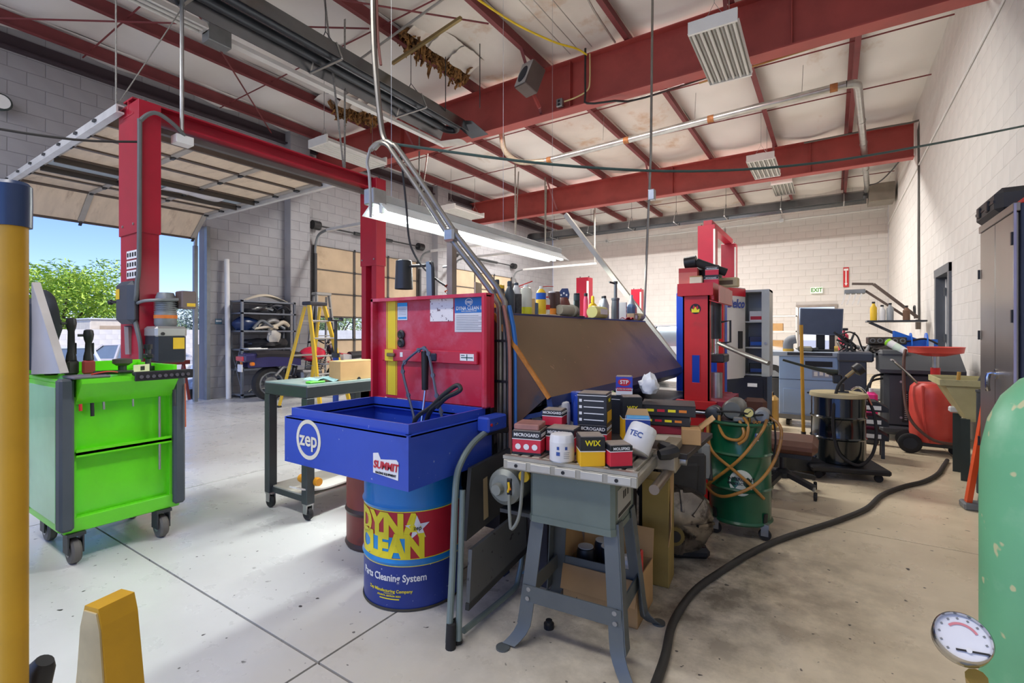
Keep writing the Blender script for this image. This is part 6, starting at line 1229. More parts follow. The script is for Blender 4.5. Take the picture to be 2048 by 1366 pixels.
g = MB().lathe([(.001,-.012),(.03,-.012),(.032,0),(.03,.012)], (.07,-.13,.765), 22, 'y').build('pressure_gauge', DSTEEL, t); MB().lathe([(.001,-.001),(.026,-.001),(.026,0),(.001,0)], (.07,-.1425,.765), 22, 'y').build('gauge_face', mat('gauge_cream', (214,204,130), .4), g); MB().bar((.06,-.144,.757),(.082,-.144,.777),.002,.003).build('needle', INK, g)
MB().cyl((.07,-.11,.7),(.07,-.115,.74),.008,n=8).build('gauge_stem', mat('brass', (170,140,70), .35, .7), t); MB().box(-.02,-.13,.7,.05,-.08,.73,.006).build('valve_block', mat('valve_alu', (150,150,144), .4, .6), t); text('OUT', .022, mat('print_orange', (230,150,40), .4), t, (.11,-.11,.706), bold=.02)
AMB = mat('hose_amber', (168,118,52), .35, var=.2, scale=6, c2=(70,56,44), lo=.5, hi=.7)
for k,pts in enumerate(([(-.1,-.12,.73),(-.09,-.15,.66),(-.05,-.185,.61),(.02,-.19,.605),(.05,-.185,.65),(.02,-.14,.71)],
    [(.04,-.12,.73),(.07,-.165,.69),(.06,-.185,.62),(.02,-.19,.58)],
    [(-.15,-.11,.71),(-.165,-.13,.65),(-.13,-.185,.52),(.0,-.2,.42),(.08,-.185,.35),(.15,-.13,.26)],
    [(.16,-.08,.72),(.14,-.15,.66),(.05,-.195,.52),(-.04,-.195,.42),(-.14,-.15,.32),(-.175,-.1,.27)],
    [(.15,-.02,.74),(.22,-.05,.70),(.235,-.06,.62),(.2,-.1,.48),(.12,-.18,.36),(.0,-.21,.28),(-.1,-.185,.25),(-.19,-.1,.29),(-.23,-.04,.42),(-.23,.0,.58),(-.18,-.04,.7),(-.14,-.08,.72)],
    [(-.19,-.05,.71),(-.12,-.12,.75),(.0,-.15,.765),(.1,-.12,.75),(.18,-.02,.735),(.2,.0,.6),(.19,.02,.5)])):
    MB().tube(pts, .0095 if k < 5 else .006, 8, 6).build('hose', AMB if k < 5 else RUBBER, t)
# ================================================================ low shop stool, broom
VIN = mat('brown_vinyl', (104,68,52), .5, var=.15, scale=10)
t = thing('shop_stool', 'low brown vinyl mechanic stool with backrest on a five-star caster base', 'stool', (-.33,4.38,0))
MB().box(-.23,-.2,.33,.24,.2,.43,.035).build('seat', VIN, t); MB().box(-.2,-.17,.3,.2,.17,.33).build('seat_pan', BLACK, t)
MB().cyl((0,0,.14),(0,0,.3),.025,n=14).build('pedestal', DSTEEL, t); MB().lathe([(.06,.11),(.065,.15),(.03,.18)], n=16).build('hub', DSTEEL, t)
for k in range(5):
    a = -.6+k*2*PI/5; x,y = .26*math.cos(a),.26*math.sin(a)
    MB().bar((0,0,.15),(x,y,.095),.045,.035).build('base_leg', DSTEEL, t); MB().cyl((x,y-.0,.07),(x,y,.1),.012,n=8).build('caster_stem', STEEL, t); MB().lathe([(.01,-.012),(.028,-.012),(.032,0),(.028,.012),(.01,.012)], (x+.01,y,.033), 14, 'x').build('caster', RUBBER, t)
b = MB().box(-.3,.1,.45,-.12,.16,.7,.05).build('backrest', VIN, t); MB().tube([(-.2,.05,.32),(-.24,.16,.36),(-.22,.16,.5)], .012, 8, 3).build('backrest_strut', DSTEEL, t)
t = thing('push_broom', 'yellow handled push broom standing behind the brown stool', 'broom', (-.24,5.62,0))
MB().cyl((0,.0,.2),(-.02,.0,1.32),.0165,n=12).build('handle', mat('broom_yellow', (206,150,36), .45, var=.12), t); MB().cyl((0,0,.16),(0,0,.26),.022,n=12).build('ferrule', BLACK, t); MB().box(-.2,-.04,.1,.2,.05,.17,.015).build('block', BLACK, t); MB().box(-.19,-.03,0,.19,.04,.1).build('bristles', RUBBER, t)
t = thing('floor_jack', 'dark low floor jack beside the black drum dolly', 'floor jack', (-.33,4.98,0), .5); MB().prism([(-.3,.04),(.3,.04),(.3,.1),(.1,.2),(-.25,.16)], 'y', -.1, .1).build('frame', DSTEEL, t); MB().cyl((-.2,0,.16),(-.2,0,.2),.05,n=14).build('saddle', mat('jack_cream', (170,160,140), .6), t); MB().tube([(.2,0,.13),(.42,.02,.12)], .02, 8).build('handle_socket', mat('jack_navy', (38,52,84), .4), t)
for x in (-.22,.22):
    for y in (-.1,.1): MB().lathe([(.01,-.015),(.04,-.015),(.04,.015),(.01,.015)], (x,y,.04), 14, 'y').build('wheel', RUBBER, t)
# ================================================================ black drum on dolly
t = thing('drum_dolly', 'flat black platform dolly under the black drum', 'dolly', (.05,5.17,0), .3)
MB().box(-.29,-.27,.07,.29,.27,.115,.012).build('platform', BKM, t)
for x in (-.22,.22):
    for y in (-.2,.2): MB().lathe([(.01,-.014),(.03,-.014),(.034,0),(.03,.014),(.01,.014)], (x,y,.034), 14, 'y').build('caster', RUBBER, t)
t = thing('black_drum', 'glossy black oil drum with a cream lid and lever pump', 'drum', (.04,5.2,.115))
r = .205; BD = mat('drum_black', (14,22,24), .18, var=.15, coat=.5)
MB().lathe([(r-.008,0),(r,.006),(r,.2),(r+.007,.213),(r,.226),(r,.38),(r+.007,.393),(r,.406),(r,.56),(r-.004,.57),(.001,.57)], n=48).build('shell', BD, t)
for z in (.213,.393): MB().lathe([(r+.001,z-.012),(r+.01,z),(r+.001,z+.012)], n=48, cap=False).build('hoop', BD, t)
MB().lathe([(r+.012,.565),(r+.014,.58),(r+.008,.6),(.16,.603),(.001,.604)], n=48).build('lid', mat('lid_cream', (186,172,132), .55, var=.1, scale=8), t); MB().box(-r-.03,-.02,.575,-r-.005,.01,.59,.004).build('lid_clamp', BLACK, t)
MB().cyl((.03,-.02,.6),(.03,-.02,.68),.018,n=12).build('pump_stem', DSTEEL, t); MB().box(-.01,-.06,.6,.08,.03,.615,.004).build('pump_flange', DSTEEL, t); MB().box(-.04,-.05,.68,.03,.0,.76,.01).build('pump_head', BLACK, t)
MB().tube([(.0,-.02,.78),(-.1,-.04,.79),(-.26,-.08,.83),(-.42,-.12,.88)], [.022,.02,.012,.01], 8, 3).build('pump_lever', mat('lever_olive', (46,54,48), .4), t); MB().tube([(-.03,-.02,.76),(-.08,-.03,.78)], .02, 8).build('lever_link', BLACK, t)
MB().lathe([(.03,0),(.05,.01),(.052,.06),(.04,.07),(.001,.07)], (0,0,0), 18).build('nozzle_bell', BLACK, t, loc=(.12,-.03,.79), rot=(0,.9,.3)); MB().tube([(.12,-.03,.8),(.06,-.05,.74)], .016, 10).build('nozzle_fitting', mat('brass_dull', (150,136,100), .35, .7), t)
MB().tube([(.06,-.05,.74),(.0,-.12,.66),(-.03,-.2,.5),(-.035,-.225,.3),(-.0,-.235,.12),(.08,-.23,.04),(.16,-.19,.02),(.24,-.1,.1),(.27,-.05,.25),(.26,.0,.42),(.23,.03,.52)], .0125, 10, 6).build('delivery_hose', RUBBER, t); MB().tube([(.24,.02,.5),(.2,.03,.6),(.15,.03,.65),(.1,.03,.62)], .011, 8, 4).build('chrome_spout', CHROME, t)
# ================================================================ blue-grey workstation
BG = mat('station_blue', (152,178,214), .4, var=.05, scale=3); DGY = mat('station_dark', (62,68,80), .45, var=.08)
t = thing('workstation', 'pale blue steel workstation with a dark drawer block and a monitor on top', 'workstation', (0,0,0))
MB().box(-.6,7.42,.12,.06,7.95,.93,.006).build('body', BG, t); MB().box(-.75,7.38,.93,.07,8.0,.99,.006).build('worktop', mat('station_top', (160,172,188), .4), t); MB().box(.06,7.36,.12,.35,7.95,.9,.01).build('drawer_block', DGY, t); MB().box(.05,7.32,.88,.42,8.0,1.0,.02).build('drawer_top', DGY, t)
MB().box(-.62,7.40,.1,.35,7.96,.16).build('skirt', GREYM, t, smooth=False); MB().box(-.5,7.378,.945,.0,7.381,.985).build('vent_grille', DSTEEL, t, smooth=False)
MB().box(-.3,7.41,.8,.0,7.421,.87).build('slot', INK, t, smooth=False)
for x0_,x1_ in ((-.55,-.19),(-.17,.04)):
    d_ = MB().box(x0_,7.412,.18,x1_,7.42,.5,.002).build('door', BG, t, smooth=False); MB().cyl((x1_-.03 if x0_ < -.3 else x0_+.03,7.412,.36),(x1_-.03 if x0_ < -.3 else x0_+.03,7.405,.36),.012,n=10).build('lock', BLACK, d_)
MB().box(-.6,7.415,.62,.06,7.42,.625).build('seam', DGY, t, smooth=False)
pr = MB().box(-.22,7.415,.66,.04,7.4185,.76).build('instruction_panel', mat('panel_print', (150,160,184), .5), t, smooth=False)
for k in range(4): MB().box(-.2+.06*k,7.413,.68+.01*(k%2),-.16+.06*k,7.415,.735).build('print', PAPER, pr, smooth=False)
for x in (-.5,.28): MB().lathe([(.01,-.02),(.045,-.02),(.045,.02),(.01,.02)], (x,7.5,.05), 16, 'x').build('caster', RUBBER, t)
for x in (-.5,.28): MB().lathe([(.01,-.02),(.045,-.02),(.045,.02),(.01,.02)], (x,7.88,.05), 16, 'x').build('caster', RUBBER, t)
t = thing('monitor', 'flat dusty monitor standing on the workstation in front of the exit doorway', 'monitor', (-.13,7.68,.99), .12)
q = MB().box(-.245,-.02,.22,.245,.025,.575,.006); q.move(0, Matrix.Translation((0,0,.4)) @ Matrix.Rotation(.04,4,'Y') @ Matrix.Translation((0,0,-.4))); q.build('bezel', mat('bezel_grey', (110,118,132), .4), t); q = MB().box(-.232,-.0225,.235,.232,-.0205,.56); q.move(0, Matrix.Translation((0,0,.4)) @ Matrix.Rotation(.04,4,'Y') @ Matrix.Translation((0,0,-.4))); q.build('screen', mat('screen_dusty', (74,84,104), .3, var=.12, scale=6), t, smooth=False)
MB().box(-.05,.02,.03,.05,.06,.3,.006).build('neck', BLACK, t); MB().box(-.14,-.09,0,.14,.11,.03,.008).build('foot', BLACK, t); MB().box(.1,.01,.0,.16,.07,.24,.006).build('arm', mat('arm_brown', (80,72,68), .5), t)
t = thing('duct_elbow', 'grey plastic duct elbow standing on the workstation', 'duct elbow', (-.5,7.55,.99)); MB().tube([(0,0,0),(0,0,.1),(.03,0,.15),(.09,0,.165)], [.062,.062,.06,.058], 18, 4).build('elbow', mat('duct_grey', (128,132,138), .5), t); MB().lathe([(.066,0),(.066,.035)], n=20).build('yellow_ring', mat('ring_ochre', (200,160,60), .5), t)
t = thing('grease_brush_tin', 'olive tin and dark clamp on the workstation below the monitor', 'tin', (-.3,7.55,.99)); MB().box(-.09,-.05,0,.08,.05,.07,.02).build('tin', mat('tin_olive', (130,126,108), .6), t); MB().tube([(.08,0,.03),(.14,.02,.04)], .02, 8).build('clamp', DSTEEL, t)
t = thing('wire_spool', 'small yellow spool of tape on the drawer block', 'spool', (.04,7.5,1.0)); MB().lathe([(.014,-.022),(.034,-.022),(.034,.022),(.014,.022)], (0,0,.034), 16, 'x').build('spool', mat('spool_ochre', (196,164,80), .5), t)
t = thing('tool_tangle', 'dark tangle of handles and cables on the drawer block', 'tools', (.16,7.62,1.0)); R = random.Random(4)
for k in range(9): MB().tube([(R.uniform(-.1,.1),R.uniform(-.1,.1),.0),(R.uniform(-.08,.12),R.uniform(-.1,.1),.08),(R.uniform(-.16,.1),R.uniform(-.1,.1),R.uniform(.12,.26))], R.uniform(.006,.014), 8, 3).build('handle', (BLACK,DSTEEL,RUBBER)[k%3], t)
tag(MB().tube([(.1,7.6,1.22),(.18,7.55,1.25),(.26,7.55,1.2),(.3,7.55,1.08),(.33,7.58,1.01)], .01, 8, 5).build('arched_cable', BLACK), 'black cable arching from monitor down to the drawer block', 'cable')
t = thing('fire_extinguisher', 'small red fire extinguisher standing beyond the monitor', 'fire extinguisher', (.14,9.1,.95)); MB().lathe([(.001,0),(.065,.0),(.068,.02),(.068,.25),(.03,.3),(.02,.32)], n=20).build('cylinder', mat('ext_red', (226,70,96), .35), t); MB().box(-.05,-.015,.32,.06,.015,.36,.005).build('lever', BLACK, t)
# ---- bench along the right wall
t = thing('wall_bench', 'steel work bench along the right wall crowded with engine parts', 'bench', (0,0,0))
MB().box(.02,8.3,.9,1.2,9.9,.95,.005).build('worktop', GREYM, t)
for x in (.05,1.1):
    for y in (8.35,9.8): MB().box(x,y,0,x+.06,y+.06,.9).build('leg', GREYM, t, smooth=False)
MB().box(.05,8.35,.3,1.16,9.86,.33).build('lower_shelf', GREYM, t, smooth=False)
EGD = mat('engine_grime', (78,72,66), .45, .4, var=.35, scale=16)
lump('engine_block', 'grimy engine block on the wall bench', 'engine', (.55,8.55,.95), .16,.14,.09, EGD, .45, 9, 31)
t = thing('engine_port_casting', 'cylinder head with round ports on the wall bench', 'engine part', (.62,8.5,.95+.13), .2); MB().box(-.22,-.06,0,.22,.06,.1,.01).build('casting', EGD, t)
for k in range(5): MB().lathe([(.02,-.004),(.032,-.004),(.032,.01),(.02,.01)], (-.17+k*.085,-.065,.05), 14, 'y', cap=False).build('port', GREYM, t)
tubes('pipe_heap', 'heap of dark pipes and handles on the near end of the wall bench', (.3,8.6,.95), 12, 7, [DSTEEL, EGD, GREYM], .2, .2, .16, .018, 'pipes')
t = thing('hose_reel', 'bright blue hose reel with a fan shaped guide on the wall bench', 'hose reel', (.93,8.62,.95)); RBL = mat('reel_blue', (30,104,206), .35)
MB().lathe([(.05,-.09),(.17,-.09),(.17,-.075),(.06,-.07),(.06,.07),(.17,.075),(.17,.09),(.05,.09)], (.05,0,.12), 30, 'x').build('drum', RBL, t) ; MB().prism([(-.22,.05),(.24,.02),(.24,.2),(.05,.2),(-.22,.32)], 'y', -.1, -.085).build('side_plate', RBL, t); MB().prism([(-.22,.05),(.24,.02),(.24,.2),(.05,.2),(-.22,.32)], 'y', .085, .1).build('side_plate', RBL, t); MB().box(-.2,-.1,0,.24,.1,.03).build('base', RBL, t, smooth=False); MB().box(.12,-.102,.06,.2,-.1,.18).build('label', PAPER, t, smooth=False)
MB().tube([(-.25,-.12,.2),(-.1,-.12,.17),(.1,-.12,.21),(.24,-.1,.14)], .012, 8, 4).build('hose', mat('hose_black2', (50,40,36), .6), t)
# ---- refrigerant machine
PLG = mat('plastic_charcoal', (58,62,68), .5, var=.08)
t = thing('service_machine', 'charcoal moulded service cart with a gauge strip against the right wall', 'service cart', (0,0,0))
MB().box(.5,7.1,.14,1.15,7.7,.8,.05).build('body', PLG, t); MB().box(.46,7.06,.07,1.18,7.72,.17,.03).build('base', PLG, t)
MB().prism([(7.03,.78),(7.74,.78),(7.74,.98),(7.4,1.02),(7.1,.86),(7.03,.82)], 'x', .46, 1.2).build('lid', PLG, t); MB().box(.46,7.3,.92,.75,7.74,1.03,.04).build('side_pod', PLG, t)
gs = MB().box(.66,7.088,.22,.72,7.1,.58,.008).build('gauge_strip', BLACK, t)
for k in range(14): MB().box(.685,7.085,.25+k*.022,.71,7.088,.254+k*.022).build('tick', PAPER, gs, smooth=False)
MB().box(.75,7.09,.36,.92,7.102,.55,.01).build('pocket', INK, t)
for x,z in ((.655,.68),(.655,.27)): MB().cyl((x,7.095,z),(x,7.085,z),.013,n=12).build('screw', STEEL, t)
for x in (.53,1.08): MB().lathe([(.012,-.02),(.045,-.02),(.05,0),(.045,.02),(.012,.02)], (x,7.16,.05), 18, 'x').build('caster', RUBBER, t)
for x in (.53,1.08): MB().lathe([(.012,-.02),(.045,-.02),(.05,0),(.045,.02),(.012,.02)], (x,7.6,.05), 18, 'x').build('caster', RUBBER, t)
MB().tube([(.5,7.2,.75),(.4,7.1,.72),(.36,7.08,.55),(.42,7.08,.4),(.5,7.1,.35)], .014, 8, 5).build('service_hose', BLACK, t); MB().tube([(.5,7.25,.7),(.38,7.15,.66),(.33,7.12,.5),(.4,7.12,.3)], .012, 8, 5).build('service_hose', RUBBER, t)
t = thing('wipes_canister', 'white and lime green wipes canister tipped on the charcoal cart', 'canister', (.64,7.38,1.07), rot=(0,-1.0,-.5)); MB().lathe([(.001,-.11),(.042,-.11),(.044,-.1),(.044,.09)], n=20).build('can', PAPER, t); MB().lathe([(.046,.09),(.046,.115),(.03,.125),(.001,.125)], n=20).build('lid', mat('lime_lid', (150,220,40), .4), t); MB().lathe([(.0448,-.06),(.0448,.02)], n=20, cap=False).build('label', mat('label_palegreen', (206,224,206), .5), t)
t = thing('black_bin_stack', 'black open-front parts bins stacked behind the black drum', 'parts bins', (.3,6.1,0)); 
for z in (.18,.32,.46):
    MB().prism([(-.16,0),(.16,0),(.16,.04),(.06,.1),(-.16,.1)], 'y', -.12, .12).build('bin', BLACK, t, smooth=False, loc=(0,0,z)); MB().box(-.1,-.123,.02,.1,-.12,.06).build('label', PAPER, t, loc=(0,0,z), smooth=False)
for x,y in ((-.14,-.1),(.1,-.1),(-.14,.08),(.1,.08)): MB().box(x,y,0,x+.03,y+.03,.18).build('leg', DSTEEL, t, smooth=False)
t = thing('pink_jug', 'bright pink coolant jug standing behind the black drum', 'jug', (.36,6.75,.0)); MB().box(-.07,-.05,.0,.07,.05,.3,.02).build('crate', mat('crate_dark', (60,60,64), .6), t); MB().box(-.06,-.04,.3,.06,.04,.58,.03).build('body', mat('jug_pink', (236,60,140), .35), t); MB().cyl((0,0,.58),(0,0,.62),.02,n=12).build('cap', WHITE, t)  # jug stands on a plain dark grey crate
# ---- red oil drain
RDR = mat('drain_red', (206,72,60), .4, var=.12, scale=5, c2=(160,50,44), lo=.6, hi=.8)
t = thing('oil_drain', 'faded red oil drain tank on wheels with a wide catch pan on top', 'oil drain', (.87,6.62,0))
MB().lathe([(.08,.1),(.17,.12),(.195,.2),(.195,.6),(.185,.68),(.15,.72),(.001,.73)], n=30).build('tank', RDR, t); MB().tube([(-.1,-.165,.7),(-.1,-.17,.5),(-.08,-.178,.25),(-.05,-.17,.13)], .012, 8, 3).build('tank_rib', RDR, t)
MB().cyl((.02,0,.72),(.02,0,1.0),.03,n=14).build('riser', STEEL, t); MB().cyl((.02,0,.8),(.02,0,.88),.04,n=14).build('collar', RED2, t)
MB().lathe([(.001,1.0),(.08,1.0),(.22,1.035),(.23,1.09),(.235,1.095),(.225,1.09),(.2,1.045),(.05,1.02)], (.02,0,0), 32, cap=False).build('pan', RDR, t)
MB().tube([(-.22,.02,1.06),(-.24,-.05,.95),(-.24,-.1,.6),(-.2,-.17,.35),(-.05,-.22,.18),(.12,-.21,.14),(.2,-.12,.16)], .015, 10, 5).build('drain_hose', mat('hose_brown', (90,60,50), .5), t)
for s in (-1,1): MB().tube([(-.12,s*.06,.7),(-.3,s*.08,.92),(-.34,s*.05,.95)], .011, 8, 2).build('handle_tube', CHROME, t)
for s in (-1,1):
    w_ = MB().lathe([(.03,-.025),(.085,-.025),(.1,-.015),(.1,.015),(.085,.025),(.03,.025)], (-.2,s*.13-.02,.1), 24, 'y').build('wheel', RUBBER, t); MB().lathe([(.001,-.028),(.06,-.028),(.06,-.024),(.001,-.024)], (-.2,s*.13-.02,.1), 10, 'y').build('hub', BLACK, w_)
MB().box(-.2,-.1,.07,.2,.1,.12,.01).build('chassis', DSTEEL, t); MB().lathe([(.01,-.015),(.04,-.015),(.04,.015),(.01,.015)], (.16,0,.04), 14, 'y').build('caster', RUBBER, t)
# ---- utility sink
USK = mat('sink_cream', (184,176,128), .6, var=.12, scale=6, c2=(130,118,84), lo=.58, hi=.75)
t = thing('utility_sink', 'grimy cream plastic utility sink on dark legs against the right wall', 'sink', (0,0,0))
def frus(name, x0,y0,x1,y1,z1, a0,b0,a1,b1,z0, m, th=.02):
    q = MB(); T=[(x0,y0,z1),(x1,y0,z1),(x1,y1,z1),(x0,y1,z1)]; B=[(a0,b0,z0),(a1,b0,z0),(a1,b1,z0),(a0,b1,z0)]
    Ti=[(x0+th,y0+th,z1),(x1-th,y0+th,z1),(x1-th,y1-th,z1),(x0+th,y1-th,z1)]; Bi=[(a0+th,b0+th,z0+th),(a1-th,b0+th,z0+th),(a1-th,b1-th,z0+th),(a0+th,b1-th,z0+th)]
    q.add(T+B+Ti+Bi, [(0,1,5,4),(1,2,6,5),(2,3,7,6),(3,0,4,7),(4,5,6,7),(8,12,13,9),(9,13,14,10),(10,14,15,11),(11,15,12,8),(12,15,14,13),(0,8,9,1),(1,9,10,2),(2,10,11,3),(3,11,8,0)]); return q.build(name, m, t, smooth=False)
frus('basin', .77,5.42,1.3,5.98,.84, .95,5.5,1.25,5.92,.5, USK); MB().box(.755,5.405,.8,1.31,5.42,.85).box(.755,5.98,.8,1.31,5.995,.85).box(.755,5.42,.8,.77,5.98,.85).box(1.3,5.42,.8,1.31,5.98,.85).build('rim', USK, t, smooth=False)
for x,y in ((.93,5.52),(.93,5.85),(1.22,5.52),(1.22,5.85)): MB().prism([(x-.03,y-.03),(x+.03,y-.03),(x+.02,y+.02),(x-.02,y+.03)], 'z', 0, .52).build('leg', mat('leg_greenblack', (52,62,58), .5), t, smooth=False)
t = thing('scrub_brush', 'wooden handled brush standing in the utility sink', 'brush', (.92,5.8,.535)); MB().cyl((0,0,.05),(.02,.0,.36),.014,n=10).build('handle', mat('wood_ochre', (196,150,70), .5), t); MB().box(-.05,-.03,0,.05,.03,.05,.01).build('head', WHITE, t)
t = thing('sink_tools', 'dark plumbing tools in the utility sink', 'tools', (1.1,5.7,.53)); MB().tube([(0,0,0),(-.05,.05,.2),(.0,.1,.34)], .02, 8, 3).build('wrench', DSTEEL, t); MB().tube([(.05,-.1,0),(.08,-.02,.25),(.02,.0,.36)], .015, 8, 3).build('pipe', BLACK, t)
t = thing('paint_speckled_pipe', 'dark blue paint-speckled pipe drum in front of the utility sink', 'canister', (1.02,5.15,0)); MB().lathe([(.085,0),(.085,.78),(.09,.785),(.09,.8),(.075,.8),(.075,.74)], n=24).build('tube', mat('speckled_navy', (48,54,60), .5, c3=(170,150,60), sc3=60, lo3=.68, hi3=.72), t)
# ---- tall cabinet on the right
CBD = mat('locker_brushed', (140,134,126), .28, .7, var=.12, scale=2, stretch=(1,1,.25)); CBN = mat('locker_navy', (44,52,72), .35, .2, var=.06)
t = thing('tall_locker', 'tall brushed steel and navy locker against the right wall', 'locker', (0,0,0))
MB().box(.84,3.66,.06,1.33,4.4,1.94,.004).build('body', CBN, t)
for y0_,y1_ in ((3.68,4.03),(4.035,4.385)): MB().box(.815,y0_,.1,.84,y1_,1.9,.006).build('door', CBD, t)
MB().box(.81,3.66,1.9,.84,4.4,1.945,.003).build('header', CBD, t); MB().box(.812,3.655,.06,.822,3.665,1.94).build('corner_edge', mat('edge_lilac', (150,146,176), .4), t, smooth=False)
for z in (.4,1.3,1.72): MB().box(.805,3.672,z,.815,3.69,z+.07).build('hinge', BLACK, t, smooth=False)
for z in (.5,1.2,1.6): MB().box(.805,4.385,z,.815,4.4,z+.06).build('hinge', BLACK, t, smooth=False)
h_ = MB().tube([(.815,4.0,1.0),(.78,4.0,1.0),(.775,4.0,.93),(.78,4.01,.9)], .012, 10, 3).build('handle', CHROME, t); MB().cyl((.815,4.0,1.0),(.807,4.0,1.0),.03,n=16).build('escutcheon', CHROME, h_)
for y in (3.7,4.34): MB().box(.86,y,0,1.3,y+.04,.06).build('foot', BLACK, t, smooth=False)
t = thing('tool_case', 'black plastic tool case lying on top of the tall locker', 'tool case', (0,0,0)); MB().box(.8,3.95,1.945,1.28,4.44,2.1,.035).build('shell', mat('case_black', (52,52,52), .55), t); MB().box(.796,3.98,2.015,1.285,4.41,2.03).build('seam', BLACK, t, smooth=False)
for y in (4.08,4.28): MB().box(.788,y,1.99,.802,y+.06,2.05,.004).build('latch', BLACK, t)
tag(MB().box(.86,3.72,1.945,1.0,3.86,1.985,.012).build('red_pouch', mat('pouch_red', (206,60,50), .6)), 'red pouch on the near end of the tall locker', 'pouch')
t = thing('orange_creeper', 'orange and grey ramp leaning upright against the end of the locker', 'ramp', (.86,4.62,0), .1)
MB().bar((-.06,.04,0),(.02,-.12,1.0),.05,.03,(1,0,0)).build('side_rail', mat('ramp_orange', (226,84,36), .4), t, smooth=False); MB().bar((.05,.04,0),(.1,-.12,1.0),.05,.03,(1,0,0)).build('side_rail', mat('ramp_orange', (226,84,36)), t, smooth=False); MB().bar((.0,.02,.04),(.05,-.13,.95),.05,.01,(1,0,0)).build('tread_plate', GREYM, t, smooth=False); MB().box(-.09,-.02,0,.1,.1,.05,.01).build('foot', GREYM, t)
tag(MB().box(1.28,5.2,1.58,1.345,5.36,1.66,.012).build('red_wall_bracket', RED2), 'small red bracket fixed to the right wall above the sink', 'bracket')
# ---- gas cylinder and gauges
GG = mat('cylinder_green', (112,180,134), .4, var=.08, scale=5, c2=(150,200,160), lo=.55, hi=.75, c3=(196,196,150), sc3=26, lo3=.67, hi3=.7)
t = thing('gas_cylinder', 'tall scuffed green gas cylinder at the right of the frame', 'gas cylinder', (.328,1.148,0))
MB().lathe([(.001,0),(.105,0),(.115,.02),(.115,1.0),(.113,1.05),(.104,1.1),(.088,1.14),(.065,1.17),(.04,1.185),(.04,1.2),(.001,1.2)], n=64).build('shell', GG, t); MB().lathe([(.032,1.2),(.032,1.23),(.02,1.25),(.012,1.28),(.001,1.28)], n=20).build('valve', mat('brass', (170,140,70)), t); MB().lathe([(.04,1.28),(.042,1.295),(.03,1.305),(.001,1.305)], n=18).build('valve_wheel', BLACK, t)
t = thing('short_gas_cylinder', 'short grey gas cylinder carrying the brass regulator', 'gas cylinder', (.215,.93,0)); MB().lathe([(.001,0),(.075,0),(.085,.02),(.085,.5),(.07,.57),(.03,.61),(.03,.64),(.001,.64)], n=32).build('shell', GREYM, t)
BRS = mat('brass_reg', (196,164,84), .35, .5, var=.1)
t = thing('regulator', 'brass gas regulator with two white dial gauges in front of the green cylinder', 'regulator', (.215,.93,.64))
MB().lathe([(.016,0),(.016,.06),(.03,.07),(.034,.1),(.02,.12),(.001,.12)], n=22).build('body', BRS, t); MB().tube([(0,0,.09),(-.045,-.03,.12),(-.055,-.05,.15)], .012, 10, 3).build('gauge_stem', BRS, t); MB().tube([(0,0,.09),(.05,-.0,.12),(.06,-.02,.14)], .012, 10, 3).build('gauge_stem', BRS, t); MB().tube([(-.03,.0,.06),(-.075,-.01,.075)], .009, 10).build('outlet', BRS, t)
def dial(loc, rot, r):
    g = MB().lathe([(.001,-.022),(r*.9,-.022),(r,-.014),(r,.006),(r*.94,.009),(r*.9,.004)], n=40, cap=False).build('gauge', CHROME, t, loc=loc, rot=rot)
    MB().lathe([(.001,0),(r*.93,0),(r*.93,.002),(.001,.002)], n=40).build('dial_face', mat('dial_white', (228,228,230), .4), g)
    MB().grid(lambda u,v: ((r*.5+r*.1*v)*math.cos(.0+1.9*u),(r*.5+r*.1*v)*math.sin(.0+1.9*u),.0032), 16, 1).build('red_arc', mat('arc_red', (214,130,136), .5), g)
    for k in range(10): a = -.6+k*.45; MB().box(r*.76*math.cos(a)-.0012,r*.76*math.sin(a)-.0012,.0021,r*.76*math.cos(a)+.0012,r*.76*math.sin(a)+.0012,.003).build('tick', GREYM, g, smooth=False)
    MB().bar((-r*.5,-r*.35,.004),(r*.5,-r*.75,.004),.0022,.001).build('needle', INK, g); MB().cyl((-r*.1,-r*.5,.003),(-r*.1,-r*.5,.006),.003,n=10).build('pivot', PAPER, g)
dial((-.07,-.055,.2), (.75,-.35,.35), .031); dial((.05,-.045,.185), (.75,.1,.2), .031)
# ---- hose on the floor
R_ = .017
tag(MB().tube([(-.49,1.35,R_),(-.51,1.6,R_),(-.53,1.85,R_),(-.565,2.1,R_),(-.55,2.4,R_),(-.48,2.68,R_),(-.38,3.0,R_),(-.26,3.29,R_),(-.11,3.57,R_),(.04,3.85,R_),(.2,4.2,R_),(.31,4.6,R_),(.47,4.95,R_),(.63,5.22,R_),(.76,5.55,R_),(.86,5.95,R_),(.92,6.2,R_)], R_, 12, 6).build('floor_hose', mat('hose_black', (50,48,44), .6, var=.15)), 'thick black rubber hose snaking across the bare floor', 'hose')
